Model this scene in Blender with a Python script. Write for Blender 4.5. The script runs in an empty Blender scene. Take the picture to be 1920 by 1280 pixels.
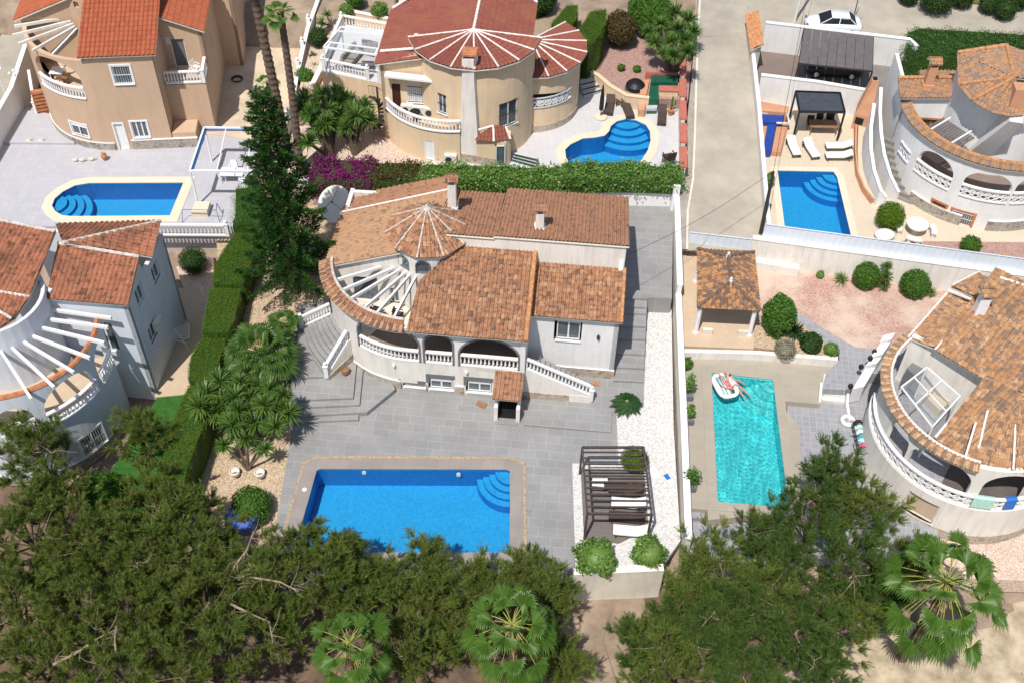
import bpy, bmesh, math, random
import numpy as np
from mathutils import Vector, Matrix
random.seed(7); RNG = np.random.default_rng(11)
S = bpy.context.scene
COL = S.collection
rad = math.radians
# ---------------------------------------------------------------- camera
FPX, PIT, ROL, CH = 2100.0, rad(47), rad(1.4), 51.4
Fv = np.array([0, math.cos(PIT), -math.sin(PIT)]); R0 = np.array([1., 0, 0]); U0 = np.array([0, math.sin(PIT), math.cos(PIT)])
Rv = math.cos(ROL)*R0 + math.sin(ROL)*U0; Uv = math.cos(ROL)*U0 - math.sin(ROL)*R0
CC = np.array([0, 0, CH])
cam = bpy.data.cameras.new('camera'); camo = bpy.data.objects.new('camera', cam); COL.objects.link(camo)
cam.sensor_width = 36; cam.lens = FPX/1920*36; cam.clip_end = 2000; cam.clip_start = 1
camo.matrix_world = Matrix(((Rv[0], Uv[0], -Fv[0], 0), (Rv[1], Uv[1], -Fv[1], 0), (Rv[2], Uv[2], -Fv[2], CH), (0, 0, 0, 1)))
S.camera = camo
# ---------------------------------------------------------------- light
SUNV = Vector((-0.22, -0.5, 1.0)).normalized()      # towards the sun
w = bpy.data.worlds.new('World'); S.world = w; w.use_nodes = True
nt = w.node_tree; bg = nt.nodes['Background']; sk = nt.nodes.new('ShaderNodeTexSky')
sk.sky_type = 'NISHITA'; sk.sun_disc = False; sk.sun_elevation = math.asin(SUNV.z); sk.sun_rotation = math.atan2(SUNV.x, SUNV.y)
sk.air_density = 1.0; sk.dust_density = 1.5; sk.altitude = 50
nt.links.new(sk.outputs[0], bg.inputs[0]); bg.inputs[1].default_value = 0.1
sl = bpy.data.lights.new('sun', 'SUN'); sl.energy = 4.2; sl.angle = rad(0.53); sl.color = (1.0, 0.955, 0.9)
so = bpy.data.objects.new('sun', sl); COL.objects.link(so); so.rotation_euler = SUNV.to_track_quat('Z', 'Y').to_euler(); so.location = (0, 0, 80)
S.view_settings.view_transform = 'Standard'; S.view_settings.look = 'None'; S.view_settings.exposure = 0.21; S.view_settings.gamma = 1
S.cycles.max_bounces = 6; S.cycles.transparent_max_bounces = 12; S.cycles.caustics_reflective = False; S.cycles.caustics_refractive = False
S.cycles.use_denoising = True

# ---------------------------------------------------------------- helpers
def P(u, v, z=0.0):
    """world point that stands at height z and shows at photograph pixel (u, v)"""
    d = Fv + Rv*(u-960)/FPX - Uv*(v-640)/FPX
    return Vector(CC + d*((z-CH)/d[2]))
def ray(u, v): return Fv + Rv*(u-960)/FPX - Uv*(v-640)/FPX
def vz(u, v, z, vt):
    """height reached by the vertical through P(u,v,z) at image row vt"""
    p = P(u, v, z); lo, hi = z, z+50
    for _ in range(40):
        m = (lo+hi)/2; q = np.array([p.x, p.y, m])-CC
        if 640-FPX*(q@Uv)/(q@Fv) > vt: lo = m
        else: hi = m
    return lo
class Fr:
    """local frame of a building: x along its front, y away from the camera"""
    def __init__(s, o, x):
        s.o = Vector((o[0], o[1])); e = Vector((x[0]-o[0], x[1]-o[1])).normalized(); s.e = e; s.n = Vector((-e.y, e.x)); s.a = math.atan2(e.y, e.x)
    def __call__(s, x, y, z=0.0):
        p = s.o + s.e*x + s.n*y; return Vector((p.x, p.y, z))
    def l(s, p):
        q = Vector((p[0], p[1]))-s.o; return q.dot(s.e), q.dot(s.n)
def V3(p): return Vector((p[0], p[1], p[2] if len(p) > 2 else 0))
ORG = {}
def org(o): return ORG.get(o.name, Vector((0, 0, 0)))
class MB:
    def __init__(s): s.v = []; s.f = []; s.m = []; s.uv = []
    def add(s, vs, fs, m=0, uv=None):
        b = len(s.v); s.v.extend([tuple(q) for q in vs])
        for i, f in enumerate(fs):
            s.f.append([b+k for k in f]); s.m.append(m)
            s.uv.append(uv[i] if uv else None)
        return s
    def quad(s, a, b, c, d, m=0): return s.add([a, b, c, d], [(0, 1, 2, 3)], m)
    def poly(s, pts, m=0): return s.add(pts, [tuple(range(len(pts)))], m)
    def prism(s, pts, z0, z1, m=0, mside=None):
        """pts: xy outline; z1 may be a list (top heights)"""
        n = len(pts); zt = z1 if isinstance(z1, (list, tuple)) else [z1]*n; zb = z0 if isinstance(z0, (list, tuple)) else [z0]*n
        ar = sum(pts[i][0]*pts[(i+1) % n][1]-pts[(i+1) % n][0]*pts[i][1] for i in range(n))
        if ar < 0: pts = pts[::-1]; zt = zt[::-1]; zb = zb[::-1]
        vs = [(p[0], p[1], zb[i]) for i, p in enumerate(pts)]+[(p[0], p[1], zt[i]) for i, p in enumerate(pts)]
        s.add(vs, [tuple(range(n, 2*n)), tuple(range(n-1, -1, -1))], m)
        s.add(vs, [(i, (i+1) % n, n+(i+1) % n, n+i) for i in range(n)], m if mside is None else mside)
        return s
    def box(s, c, d, rz=0, m=0, rx=0):
        hx, hy, hz = d[0]/2, d[1]/2, d[2]/2
        R = Matrix.Rotation(rz, 3, 'Z') @ Matrix.Rotation(rx, 3, 'X'); c = V3(c)
        vs = [c+R @ Vector((a*hx, b*hy, e*hz)) for e in (-1, 1) for b in (-1, 1) for a in (-1, 1)]
        return s.add(vs, [(0, 2, 3, 1), (4, 5, 7, 6), (0, 1, 5, 4), (2, 6, 7, 3), (0, 4, 6, 2), (1, 3, 7, 5)], m)
    def bar(s, a, b, w_, h_, m=0, up=(0, 0, 1)):
        a, b = V3(a), V3(b); d = (b-a); L = d.length
        if L < 1e-6: return s
        d = d/L; u = Vector(up); sd = d.cross(u)
        if sd.length < 1e-4: sd = d.cross(Vector((1, 0, 0)))
        sd.normalize(); u = sd.cross(d)
        vs = [p+sd*(x*w_/2)+u*(y*h_/2) for p in (a, b) for (x, y) in ((-1, -1), (1, -1), (1, 1), (-1, 1))]
        return s.add(vs, [(0, 1, 2, 3), (7, 6, 5, 4), (0, 4, 5, 1), (1, 5, 6, 2), (2, 6, 7, 3), (3, 7, 4, 0)], m)
    def tube(s, pts, r, n=6, m=0, caps=True):
        pts = [V3(p) for p in pts]; k = len(pts); rs = r if isinstance(r, (list, tuple)) else [r]*k
        vs = []; fs = []; pu = None
        for i, p in enumerate(pts):
            d = (pts[min(i+1, k-1)]-pts[max(i-1, 0)]).normalized()
            if pu is None:
                pu = d.cross(Vector((0, 0, 1)))
                if pu.length < 1e-3: pu = d.cross(Vector((1, 0, 0)))
            pu = (pu-d*pu.dot(d))
            if pu.length < 1e-5: pu = d.cross(Vector((1, 0, 0)))
            pu.normalize(); w2 = d.cross(pu)
            for j in range(n):
                a = 2*math.pi*j/n; vs.append(p+(pu*math.cos(a)+w2*math.sin(a))*rs[i])
        for i in range(k-1):
            for j in range(n):
                fs.append((i*n+j, i*n+(j+1) % n, (i+1)*n+(j+1) % n, (i+1)*n+j))
        if caps: fs.append(tuple(range(n-1, -1, -1))); fs.append(tuple((k-1)*n+j for j in range(n)))
        return s.add(vs, fs, m)
    def lathe(s, c, prof, n=12, m=0, a0=0):
        c = V3(c); vs = []; fs = []; k = len(prof)
        for (r, z) in prof:
            for j in range(n):
                a = a0+2*math.pi*j/n; vs.append(c+Vector((r*math.cos(a), r*math.sin(a), z)))
        for i in range(k-1):
            for j in range(n): fs.append((i*n+j, i*n+(j+1) % n, (i+1)*n+(j+1) % n, (i+1)*n+j))
        fs.append(tuple(range(n-1, -1, -1))); fs.append(tuple((k-1)*n+j for j in range(n)))
        return s.add(vs, fs, m)
    def build(s, name, mats, parent=None, smooth=False):
        if not s.v: return None
        o0 = org(parent) if parent else Vector((0, 0, 0))
        me = bpy.data.meshes.new(name); vs = np.array(s.v, dtype=float)-np.array(o0)
        me.from_pydata(vs.tolist(), [], s.f)
        mats = mats if isinstance(mats, (list, tuple)) else [mats]
        for q in mats: me.materials.append(q)
        if max(s.m) > 0: me.polygons.foreach_set('material_index', s.m)
        if any(q is not None for q in s.uv):
            ul = me.uv_layers.new(name='UVMap'); dat = []
            for f, q in zip(s.f, s.uv): dat.extend(q if q is not None else [(0, 0)]*len(f))
            ul.data.foreach_set('uv', np.array(dat, dtype=np.float32).ravel())
        if smooth: me.polygons.foreach_set('use_smooth', [True]*len(me.polygons))
        me.update()
        o = bpy.data.objects.new(name, me); COL.objects.link(o)
        if parent: o.parent = parent
        ORG[o.name] = o0.copy()
        return o
def empty(name, loc, label=None, cat=None, group=None):
    o = bpy.data.objects.new(name, None); COL.objects.link(o); o.location = V3(loc); ORG[o.name] = V3(loc)
    o.empty_display_size = .2
    if label: tag(o, label, cat, group)
    return o
def tag(o, label=None, cat=None, group=None, kind=None):
    if label: o['label'] = label
    if cat: o['category'] = cat
    if group: o['group'] = group
    if kind: o['kind'] = kind
    return o
def struct(name, mb, m, smooth=False): return tag(mb.build(name, m, None, smooth), kind='structure')
def copy_tree(o, parent=None):
    c = o.copy(); COL.objects.link(c); c.parent = parent
    for ch in list(o.children): copy_tree(ch, c)
    return c
def place(proto, used, loc, rz, label, group=None, scale=1):
    o = proto if not used.get(proto.name) else copy_tree(proto)
    used[proto.name] = True
    o.location = V3(loc); o.rotation_euler = (0, 0, rz); o['label'] = label
    if scale != 1: o.scale = (scale, scale, scale)
    if group: o['group'] = group
    return o
USED = {}
def npmesh(name, vs, fs, mats, parent=None, mi=None, smooth=False):
    """vs (n,3) array, fs (m,k) array of equal-size faces"""
    o0 = org(parent) if parent else Vector((0, 0, 0))
    me = bpy.data.meshes.new(name); vs = (np.asarray(vs)-np.array(o0)).astype(np.float32); fs = np.asarray(fs, dtype=np.int32); k = fs.shape[1]
    me.vertices.add(len(vs)); me.vertices.foreach_set('co', vs.ravel())
    me.loops.add(fs.size); me.loops.foreach_set('vertex_index', fs.ravel())
    me.polygons.add(len(fs)); me.polygons.foreach_set('loop_start', np.arange(0, fs.size, k, dtype=np.int32)); me.polygons.foreach_set('loop_total', np.full(len(fs), k, dtype=np.int32))
    for q in (mats if isinstance(mats, (list, tuple)) else [mats]): me.materials.append(q)
    if mi is not None: me.polygons.foreach_set('material_index', np.asarray(mi, dtype=np.int32))
    if smooth: me.polygons.foreach_set('use_smooth', np.ones(len(fs), dtype=bool))
    me.update(calc_edges=True); me.validate()
    o = bpy.data.objects.new(name, me); COL.objects.link(o)
    if parent: o.parent = parent
    ORG[o.name] = o0.copy()
    return o

# ---------------------------------------------------------------- materials
def newmat(name):
    m = bpy.data.materials.new(name); m.use_nodes = True; t = m.node_tree
    return m, t, t.nodes['Principled BSDF']
def N(t, k, **kw):
    n = t.nodes.new('ShaderNode'+k)
    for a, b in kw.items():
        if a.startswith('i_'):
            key = a[2:]; key = int(key) if key.isdigit() else key.replace('_', ' ')
            n.inputs[key].default_value = b
        else: setattr(n, a, b)
    return n
def L(t, a, b): t.links.new(a, b)
def c4(c): return (c[0], c[1], c[2], 1)
def mixc(t, fac, a, b, bt='MIX'):
    n = t.nodes.new('ShaderNodeMix'); n.data_type = 'RGBA'; n.blend_type = bt
    for s_, v_ in ((0, fac), (6, a), (7, b)):
        if isinstance(v_, bpy.types.NodeSocket): L(t, v_, n.inputs[s_])
        elif s_ == 0: n.inputs[0].default_value = v_
        else: n.inputs[s_].default_value = c4(v_)
    return n.outputs[2]
def coords(t, rot=0, loc=(0, 0, 0), kind='Object'):
    tc = N(t, 'TexCoord'); mp = N(t, 'Mapping'); mp.inputs['Rotation'].default_value = (0, 0, rot); mp.inputs['Location'].default_value = loc
    L(t, tc.outputs[kind], mp.inputs[0]); return mp.outputs[0]
def noise(t, co, sc, det=4, rough=.6):
    n = N(t, 'TexNoise'); n.inputs['Scale'].default_value = sc; n.inputs['Detail'].default_value = det; n.inputs['Roughness'].default_value = rough
    L(t, co, n.inputs['Vector']); return n.outputs[0]
def ramp(t, f, stops):
    r = N(t, 'ValToRGB'); el = r.color_ramp.elements
    while len(el) > len(stops): el.remove(el[-1])
    while len(el) < len(stops): el.new(0.5)
    for e, (p, c) in zip(el, stops): e.position = p; e.color = c4(c) if not isinstance(c, (int, float)) else (c, c, c, 1)
    L(t, f, r.inputs[0]); return r.outputs[0]
def bump(t, b, h, st=.3, dist=.02):
    n = N(t, 'Bump'); n.inputs['Strength'].default_value = st; n.inputs['Distance'].default_value = dist; L(t, h, n.inputs['Height']); L(t, n.outputs[0], b.inputs['Normal'])
def sc_(c, k): return tuple(min(1, x*k) for x in c)
def plain(name, col, var=.12, scale=1.2, rough=.8, bmp=0.0, bsc=25, col2=None, metal=0, spec=.4, stain=0):
    m, t, b = newmat(name); co = coords(t)
    n1 = noise(t, co, scale, 6, .65)
    c2 = col2 if col2 else sc_(col, 1-var*1.6)
    c = mixc(t, ramp(t, n1, [(.35, 0.), (.68, 1.)]), sc_(col, 1+var*.4), c2)
    if stain:                                   # rain streaks: noise stretched along z
        mp = N(t, 'Mapping'); mp.inputs['Scale'].default_value = (2.2, 2.2, .25); L(t, co, mp.inputs[0])
        n3 = noise(t, mp.outputs[0], 1.4, 5, .7)
        c = mixc(t, ramp(t, n3, [(.47, 0.), (.68, stain)]), c, sc_(col, .55))
    L(t, c, b.inputs['Base Color'])
    b.inputs['Roughness'].default_value = rough; b.inputs['Metallic'].default_value = metal; b.inputs['Specular IOR Level'].default_value = spec
    if bmp: bump(t, b, noise(t, co, bsc, 5, .7), bmp, .03)
    return m
def pavers(name, cols, mortar, bw, bh, rot=0, msize=.015, offset=.5, rough=.7, var=.5, squash=1, freq=2, dirt=.25):
    m, t, b = newmat(name); co = coords(t, rot)
    br = N(t, 'TexBrick', offset=offset, offset_frequency=freq, squash=squash); L(t, co, br.inputs['Vector'])
    br.inputs['Color1'].default_value = c4(cols[0]); br.inputs['Color2'].default_value = c4(cols[1]); br.inputs['Mortar'].default_value = c4(mortar)
    br.inputs['Scale'].default_value = 1; br.inputs['Mortar Size'].default_value = msize; br.inputs['Brick Width'].default_value = bw; br.inputs['Row Height'].default_value = bh
    br.inputs['Mortar Smooth'].default_value = .3
    n1 = noise(t, co, .45, 6, .6); n2 = noise(t, co, 9, 4, .7)
    c = mixc(t, ramp(t, n1, [(.38, 0.), (.66, dirt)]), br.outputs[0], sc_(cols[0], .62))
    c = mixc(t, ramp(t, n2, [(.3, 0.), (.8, var)]), c, sc_(cols[1], .8))
    L(t, c, b.inputs['Base Color']); b.inputs['Roughness'].default_value = rough; b.inputs['Specular IOR Level'].default_value = .3
    bump(t, b, br.outputs[1], -.35, .01)
    return m
def gravel(name, cols, size, rot=0, big=None, bigfac=.5):
    m, t, b = newmat(name); co = coords(t)
    vo = N(t, 'TexVoronoi'); vo.inputs['Scale'].default_value = 1/size; L(t, co, vo.inputs['Vector'])
    sp = N(t, 'SeparateColor'); L(t, vo.outputs['Color'], sp.inputs[0])
    k = len(cols); c = ramp(t, sp.outputs[0], [(i/(k-1), q) for i, q in enumerate(cols)])
    c = mixc(t, ramp(t, vo.outputs['Distance'], [(.45, 0.), (.85, .45)]), c, sc_(cols[0], .5))
    if big: c = mixc(t, ramp(t, noise(t, co, .35, 5), [(.42, 0.), (.62, bigfac)]), c, big)
    L(t, c, b.inputs['Base Color']); b.inputs['Roughness'].default_value = .9; b.inputs['Specular IOR Level'].default_value = .2
    bump(t, b, vo.outputs['Distance'], -.9, size*.6)
    return m
def rooftile(name, cols, dark, darkfac, moss=None, mossfac=0):
    """colour per tile from the tile grid kept in the UV map"""
    m, t, b = newmat(name); tc = N(t, 'TexCoord')
    fl = N(t, 'VectorMath', operation='FLOOR'); L(t, tc.outputs['UV'], fl.inputs[0])
    wn = N(t, 'TexWhiteNoise', noise_dimensions='2D'); L(t, fl.outputs[0], wn.inputs['Vector'])
    k = len(cols); c = ramp(t, wn.outputs[0], [(i/(k-1), q) for i, q in enumerate(cols)])
    ob = coords(t)
    off = N(t, 'VectorMath', operation='ADD'); off.inputs[1].default_value = (37, 11, 5); L(t, fl.outputs[0], off.inputs[0])
    wn2 = N(t, 'TexWhiteNoise', noise_dimensions='2D'); L(t, off.outputs[0], wn2.inputs['Vector'])
    n2 = noise(t, ob, .9, 4, .6)
    ad = N(t, 'Math', operation='MULTIPLY_ADD'); L(t, n2, ad.inputs[0]); ad.inputs[1].default_value = .9; L(t, wn2.outputs[0], ad.inputs[2])
    hf = N(t, 'Math', operation='MULTIPLY'); L(t, ad.outputs[0], hf.inputs[0]); hf.inputs[1].default_value = .5
    c = mixc(t, ramp(t, hf.outputs[0], [(.80-darkfac*.4, 0.), (.86-darkfac*.4, .75)]) , c, dark)
    n4 = noise(t, ob, 3.4, 5, .75)
    c = mixc(t, ramp(t, n4, [(.605-darkfac*.25, 0.), (.655-darkfac*.25, .85)]), c, sc_(dark, 1.2))
    if moss: c = mixc(t, ramp(t, noise(t, ob, .55, 5), [(.45, 0.), (.7, mossfac)]), c, moss)
    L(t, c, b.inputs['Base Color']); b.inputs['Roughness'].default_value = .85; b.inputs['Specular IOR Level'].default_value = .25
    return m
def leafmat(name, cols, trans=.35, rough=.55, patch=None, psc=.6, pfac=.6, spec=.35):
    m, t, b = newmat(name); g = N(t, 'NewGeometry'); k = len(cols)
    c = ramp(t, g.outputs['Random Per Island'], [(i/(k-1), q) for i, q in enumerate(cols)])
    if patch: c = mixc(t, ramp(t, noise(t, coords(t), psc, 3), [(.45, 0.), (.6, pfac)]), c, patch)
    L(t, c, b.inputs['Base Color']); b.inputs['Roughness'].default_value = rough; b.inputs['Specular IOR Level'].default_value = spec
    tr = N(t, 'BsdfTranslucent'); L(t, c, tr.inputs[0]); mx = N(t, 'MixShader'); mx.inputs[0].default_value = trans
    L(t, b.outputs[0], mx.inputs[1]); L(t, tr.outputs[0], mx.inputs[2]); L(t, mx.outputs[0], t.nodes['Material Output'].inputs[0])
    return m
def watermat(name, tint, wave=1.2, st=.15, caustic=0, csc=.9):
    m, t, b = newmat(name); t.nodes.remove(b); co = coords(t)
    tr = N(t, 'BsdfTransparent'); gl = N(t, 'BsdfGlossy'); gl.inputs['Roughness'].default_value = .04
    mx = N(t, 'MixShader'); fr = N(t, 'Fresnel'); fr.inputs[0].default_value = 1.33
    bp = N(t, 'Bump'); bp.inputs['Strength'].default_value = st; bp.inputs['Distance'].default_value = .08
    n1 = noise(t, co, wave*4, 3, .5); L(t, n1, bp.inputs['Height']); L(t, bp.outputs[0], fr.inputs['Normal']); L(t, bp.outputs[0], gl.inputs['Normal'])
    L(t, fr.outputs[0], mx.inputs[0]); L(t, tr.outputs[0], mx.inputs[1]); L(t, gl.outputs[0], mx.inputs[2])
    if caustic:                                 # sunlit caustic net put into the water's tint
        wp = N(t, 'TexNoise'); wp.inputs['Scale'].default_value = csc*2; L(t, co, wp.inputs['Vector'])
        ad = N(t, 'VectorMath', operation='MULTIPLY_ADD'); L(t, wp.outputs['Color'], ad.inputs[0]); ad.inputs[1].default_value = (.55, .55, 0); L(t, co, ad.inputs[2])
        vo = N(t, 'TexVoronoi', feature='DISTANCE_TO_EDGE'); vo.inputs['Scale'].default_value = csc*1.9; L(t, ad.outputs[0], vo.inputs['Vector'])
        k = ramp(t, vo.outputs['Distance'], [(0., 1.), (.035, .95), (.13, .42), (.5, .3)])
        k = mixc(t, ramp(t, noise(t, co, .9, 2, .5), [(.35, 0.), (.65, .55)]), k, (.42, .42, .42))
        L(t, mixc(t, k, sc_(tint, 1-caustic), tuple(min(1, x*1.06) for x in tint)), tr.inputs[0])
    else: tr.inputs[0].default_value = c4(tint)
    L(t, mx.outputs[0], t.nodes['Material Output'].inputs[0]); return m
def glassmat(name, tint, alpha):
    m, t, b = newmat(name); b.inputs['Base Color'].default_value = c4(tint); b.inputs['Roughness'].default_value = .05
    tr = N(t, 'BsdfTransparent'); mx = N(t, 'MixShader'); mx.inputs[0].default_value = alpha
    L(t, tr.outputs[0], mx.inputs[1]); L(t, b.outputs[0], mx.inputs[2]); L(t, mx.outputs[0], t.nodes['Material Output'].inputs[0]); return m
def mosaic(name, a, b_, sz=.05):
    m, t, b = newmat(name); co = coords(t)
    vm = N(t, 'VectorMath', operation='SCALE'); vm.inputs[3].default_value = 1/sz; L(t, co, vm.inputs[0])
    fl = N(t, 'VectorMath', operation='FLOOR'); L(t, vm.outputs[0], fl.inputs[0]); wn = N(t, 'TexWhiteNoise', noise_dimensions='3D'); L(t, fl.outputs[0], wn.inputs['Vector'])
    n2 = noise(t, co, 6, 3, .6)
    c = mixc(t, wn.outputs[0], a, b_); c = mixc(t, ramp(t, n2, [(.35, 0.), (.65, .4)]), c, sc_(b_, 1.25))
    L(t, c, b.inputs['Base Color']); b.inputs['Roughness'].default_value = .4; return m
def stonemat(name, cols, mortar, size=.35):
    m, t, b = newmat(name); co = coords(t)
    vo = N(t, 'TexVoronoi'); vo.inputs['Scale'].default_value = 1/size; L(t, co, vo.inputs['Vector'])
    ve = N(t, 'TexVoronoi', feature='DISTANCE_TO_EDGE'); ve.inputs['Scale'].default_value = 1/size; L(t, co, ve.inputs['Vector'])
    sp = N(t, 'SeparateColor'); L(t, vo.outputs['Color'], sp.inputs[0]); k = len(cols)
    c = ramp(t, sp.outputs[0], [(i/(k-1), q) for i, q in enumerate(cols)])
    c = mixc(t, ramp(t, noise(t, co, 7, 4), [(.35, 0.), (.7, .5)]), c, sc_(cols[0], .6))
    c = mixc(t, ramp(t, ve.outputs['Distance'], [(.03, 1.), (.08, 0.)]), c, mortar)
    L(t, c, b.inputs['Base Color']); b.inputs['Roughness'].default_value = .85; bump(t, b, ve.outputs['Distance'], .5, .03); return m
M = {}
WHT = (.80, .79, .77)
M['white'] = plain('white_paint', (.80, .79, .78), .04, .8, .7, .15, 30, stain=.12)
M['whitewall'] = plain('white_wall', (.76, .75, .73), .06, .7, .85, .25, 18, stain=.22)
M['creamwall'] = plain('cream_wall', (.77, .73, .665), .06, .6, .85, .25, 18, stain=.4)
M['creamdull'] = plain('cream_render', (.70, .65, .55), .1, .5, .9, .3, 14, stain=.35)
M['tan'] = plain('tan_render', (.57, .40, .27), .05, .5, .88, .2, 20, stain=.22)
M['yellow'] = plain('yellow_render', (.73, .56, .37), .06, .6, .88, .25, 16, stain=.3)
M['bluewall'] = plain('pale_blue_wall', (.66, .70, .75), .06, .7, .85, .35, 14, stain=.15)
M['terra'] = plain('terracotta', (.50, .20, .09), .25, 4, .8, .2, 30)
M['terrawall'] = plain('terracotta_render', (.56, .29, .17), .1, 1, .8, .15, 20)
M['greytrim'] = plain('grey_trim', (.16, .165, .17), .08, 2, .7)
M['dark'] = plain('dark_shaded_floor', (.12, .10, .09), .2, 1, .9)  # shade beneath roofs put into the floor colour
M['brownshade'] = plain('brown_shade_and_soffit', (.22, .17, .14), .1, 1, .85)  # indoor shade put into the brown; also the gazebo soffit
M['metaldark'] = plain('dark_metal', (.035, .03, .028), .2, 6, .45, spec=.5)
M['pergola'] = plain('weathered_dark_beam', (.085, .068, .058), .3, 5, .7)
M['metalwhite'] = plain('white_metal', (.78, .79, .80), .03, 3, .4)
M['metalblue'] = plain('blue_awning', (.02, .10, .28), .1, 3, .5)
M['sheet'] = plain('metal_sheet', (.66, .72, .79), .04, .6, .4)
M['glass'] = plain('window_glass', (.10, .13, .15), .3, 1.5, .08, spec=.8)
M['concrete'] = plain('road_concrete', (.42, .375, .30), .12, .35, .9, .3, 20, col2=(.31, .28, .23))
M['pavement'] = plain('pavement_dust', (.36, .32, .27), .18, .8, .9, .3, 20)
M['dirt'] = plain('dry_soil', (.33, .25, .18), .25, .6, .95, .9, 12, col2=(.19, .14, .10))
M['sandy'] = plain('sandy_soil', (.52, .43, .30), .2, .9, .95, 1.0, 7, col2=(.27, .21, .14))
M['lawn'] = plain('lawn', (.035, .13, .015), .3, 2, .9, .8, 60, col2=(.02, .085, .01))
M['grey_slab'] = pavers('grey_slabs', ((.262, .262, .257), (.305, .302, .296)), (.35, .345, .335), .78, .58, rad(4.5), .028, .37, var=.35, dirt=.4, squash=1.3, freq=3)
M['whitetile'] = pavers('white_tiles', ((.49, .48, .50), (.445, .44, .465)), (.40, .40, .42), .45, .45, rad(-3), .012, 0, .45, .25, dirt=.12)
M['whitetile2'] = pavers('white_tiles_yellow_plot', ((.58, .57, .57), (.54, .53, .54)), (.46, .45, .44), .5, .5, rad(-6), .012, 0, .45, .25, dirt=.12)
M['beigetile'] = pavers('beige_tiles', ((.62, .53, .40), (.59, .50, .38)), (.50, .42, .31), .35, .35, 0, .01, 0, .6, .2, dirt=.12)
M['beigedeck'] = pavers('beige_deck', ((.40, .355, .285), (.37, .33, .265)), (.36, .32, .26), 1.2, .25, rad(6), .008, .5, .8, .35, dirt=.3)
M['sandtile'] = pavers('sand_tiles', ((.58, .45, .31), (.54, .42, .30)), (.48, .38, .27), .4, .4, rad(-44), .01, 0, .8, .2)
M['patio'] = pavers('patterned_patio', ((.36, .36, .375), (.29, .29, .31)), (.45, .45, .455), .4, .4, rad(6), .02, 0, .7, .8, dirt=.15)
M['coping_beige'] = pavers('pool_coping', ((.72, .62, .47), (.69, .595, .455)), (.60, .51, .39), .5, .5, 0, .01, 0, .7, .15, dirt=.1)
M['coping_slate'] = pavers('slate_coping', ((.27, .245, .225), (.36, .315, .28)), (.22, .20, .18), .62, .7, rad(4.5), .008, 0, .7, .9, dirt=.5)
M['coping_edge'] = plain('gold_edge', (.44, .33, .22), .3, 7, .8)
M['deckboard'] = pavers('deck_boards', ((.20, .17, .155), (.17, .145, .135)), (.09, .08, .07), 2.4, .14, rad(6), .008, .4, .75, .3)
M['brownpave'] = pavers('brown_drive', ((.24, .185, .16), (.21, .165, .145)), (.17, .13, .12), .9, .2, rad(-7), .01, .5, .85, .5)
M['gravel_white'] = gravel('white_gravel', [(.50, .48, .46), (.64, .62, .60), (.70, .69, .67)], .08)
M['gravel_brown'] = gravel('brown_gravel', [(.30, .20, .12), (.50, .38, .25), (.62, .50, .36), (.42, .30, .19)], .06)
M['gravel_pink'] = gravel('pink_gravel', [(.46, .33, .25), (.60, .47, .38), (.70, .58, .48)], .07)
M['gravel_red'] = gravel('red_gravel', [(.36, .19, .15), (.48, .30, .24), (.56, .40, .32)], .07, big=(.62, .50, .40), bigfac=.75)
M['gravel_mauve'] = gravel('mauve_gravel', [(.30, .17, .14), (.40, .25, .21), (.46, .31, .26)], .07)
M['lightsoil'] = plain('pale_dirt_yard', (.62, .50, .36), .15, .6, .95, .5, 10)
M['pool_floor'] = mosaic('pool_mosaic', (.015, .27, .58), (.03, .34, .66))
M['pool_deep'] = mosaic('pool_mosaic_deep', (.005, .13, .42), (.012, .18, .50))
M['pool_turq'] = mosaic('pool_mosaic_turquoise', (.15, .72, .76), (.2, .78, .8))
M['turq_step'] = mosaic('pool_step_turquoise', (.24, .72, .72), (.32, .78, .76))
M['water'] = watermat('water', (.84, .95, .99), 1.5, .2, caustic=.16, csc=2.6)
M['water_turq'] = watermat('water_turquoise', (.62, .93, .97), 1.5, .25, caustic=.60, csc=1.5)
M['stone'] = stonemat('rubble_stone', [(.30, .23, .17), (.44, .34, .25), (.50, .42, .33), (.36, .30, .25)], (.46, .41, .34), .38)
M['stone_grey'] = stonemat('rubble_stone_grey', [(.22, .19, .16), (.34, .30, .25), (.40, .36, .31)], (.42, .38, .33), .38)
M['roof_main'] = rooftile('roof_tiles_weathered', [(.29, .14, .075), (.385, .20, .11), (.34, .165, .09), (.46, .27, .155)], (.10, .065, .05), .30)
M['roof_back'] = rooftile('roof_tiles_brown', [(.29, .15, .09), (.39, .205, .12), (.34, .175, .10)], (.10, .065, .05), .2)
M['roof_sand'] = rooftile('roof_tiles_sandy', [(.34, .195, .11), (.42, .26, .15), (.38, .225, .13)], (.15, .10, .075), .24)
M['roof_orange'] = rooftile('roof_tiles_orange', [(.31, .085, .042), (.38, .11, .052), (.345, .097, .047)], (.20, .06, .035), .08)
M['roof_red'] = rooftile('roof_tiles_red', [(.21, .066, .05), (.25, .08, .058), (.23, .072, .053)], (.13, .04, .03), .08, (.27, .115, .055), .5)
M['roof_blue'] = rooftile('roof_tiles_blue_house', [(.31, .125, .07), (.38, .155, .085), (.345, .14, .078)], (.08, .045, .03), .26, (.10, .05, .033), .75)
M['roof_tan2'] = rooftile('roof_tiles_mixed', [(.36, .19, .09), (.44, .24, .12), (.40, .215, .105)], (.17, .14, .125), .42)
M['roof_gaz'] = rooftile('roof_tiles_mottled', [(.38, .18, .08), (.46, .24, .10), (.42, .21, .09)], (.10, .075, .065), .5)
M['roof_right'] = rooftile('roof_tiles_right', [(.36, .19, .09), (.46, .26, .13), (.41, .22, .105), (.54, .34, .19)], (.17, .12, .09), .42)
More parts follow.
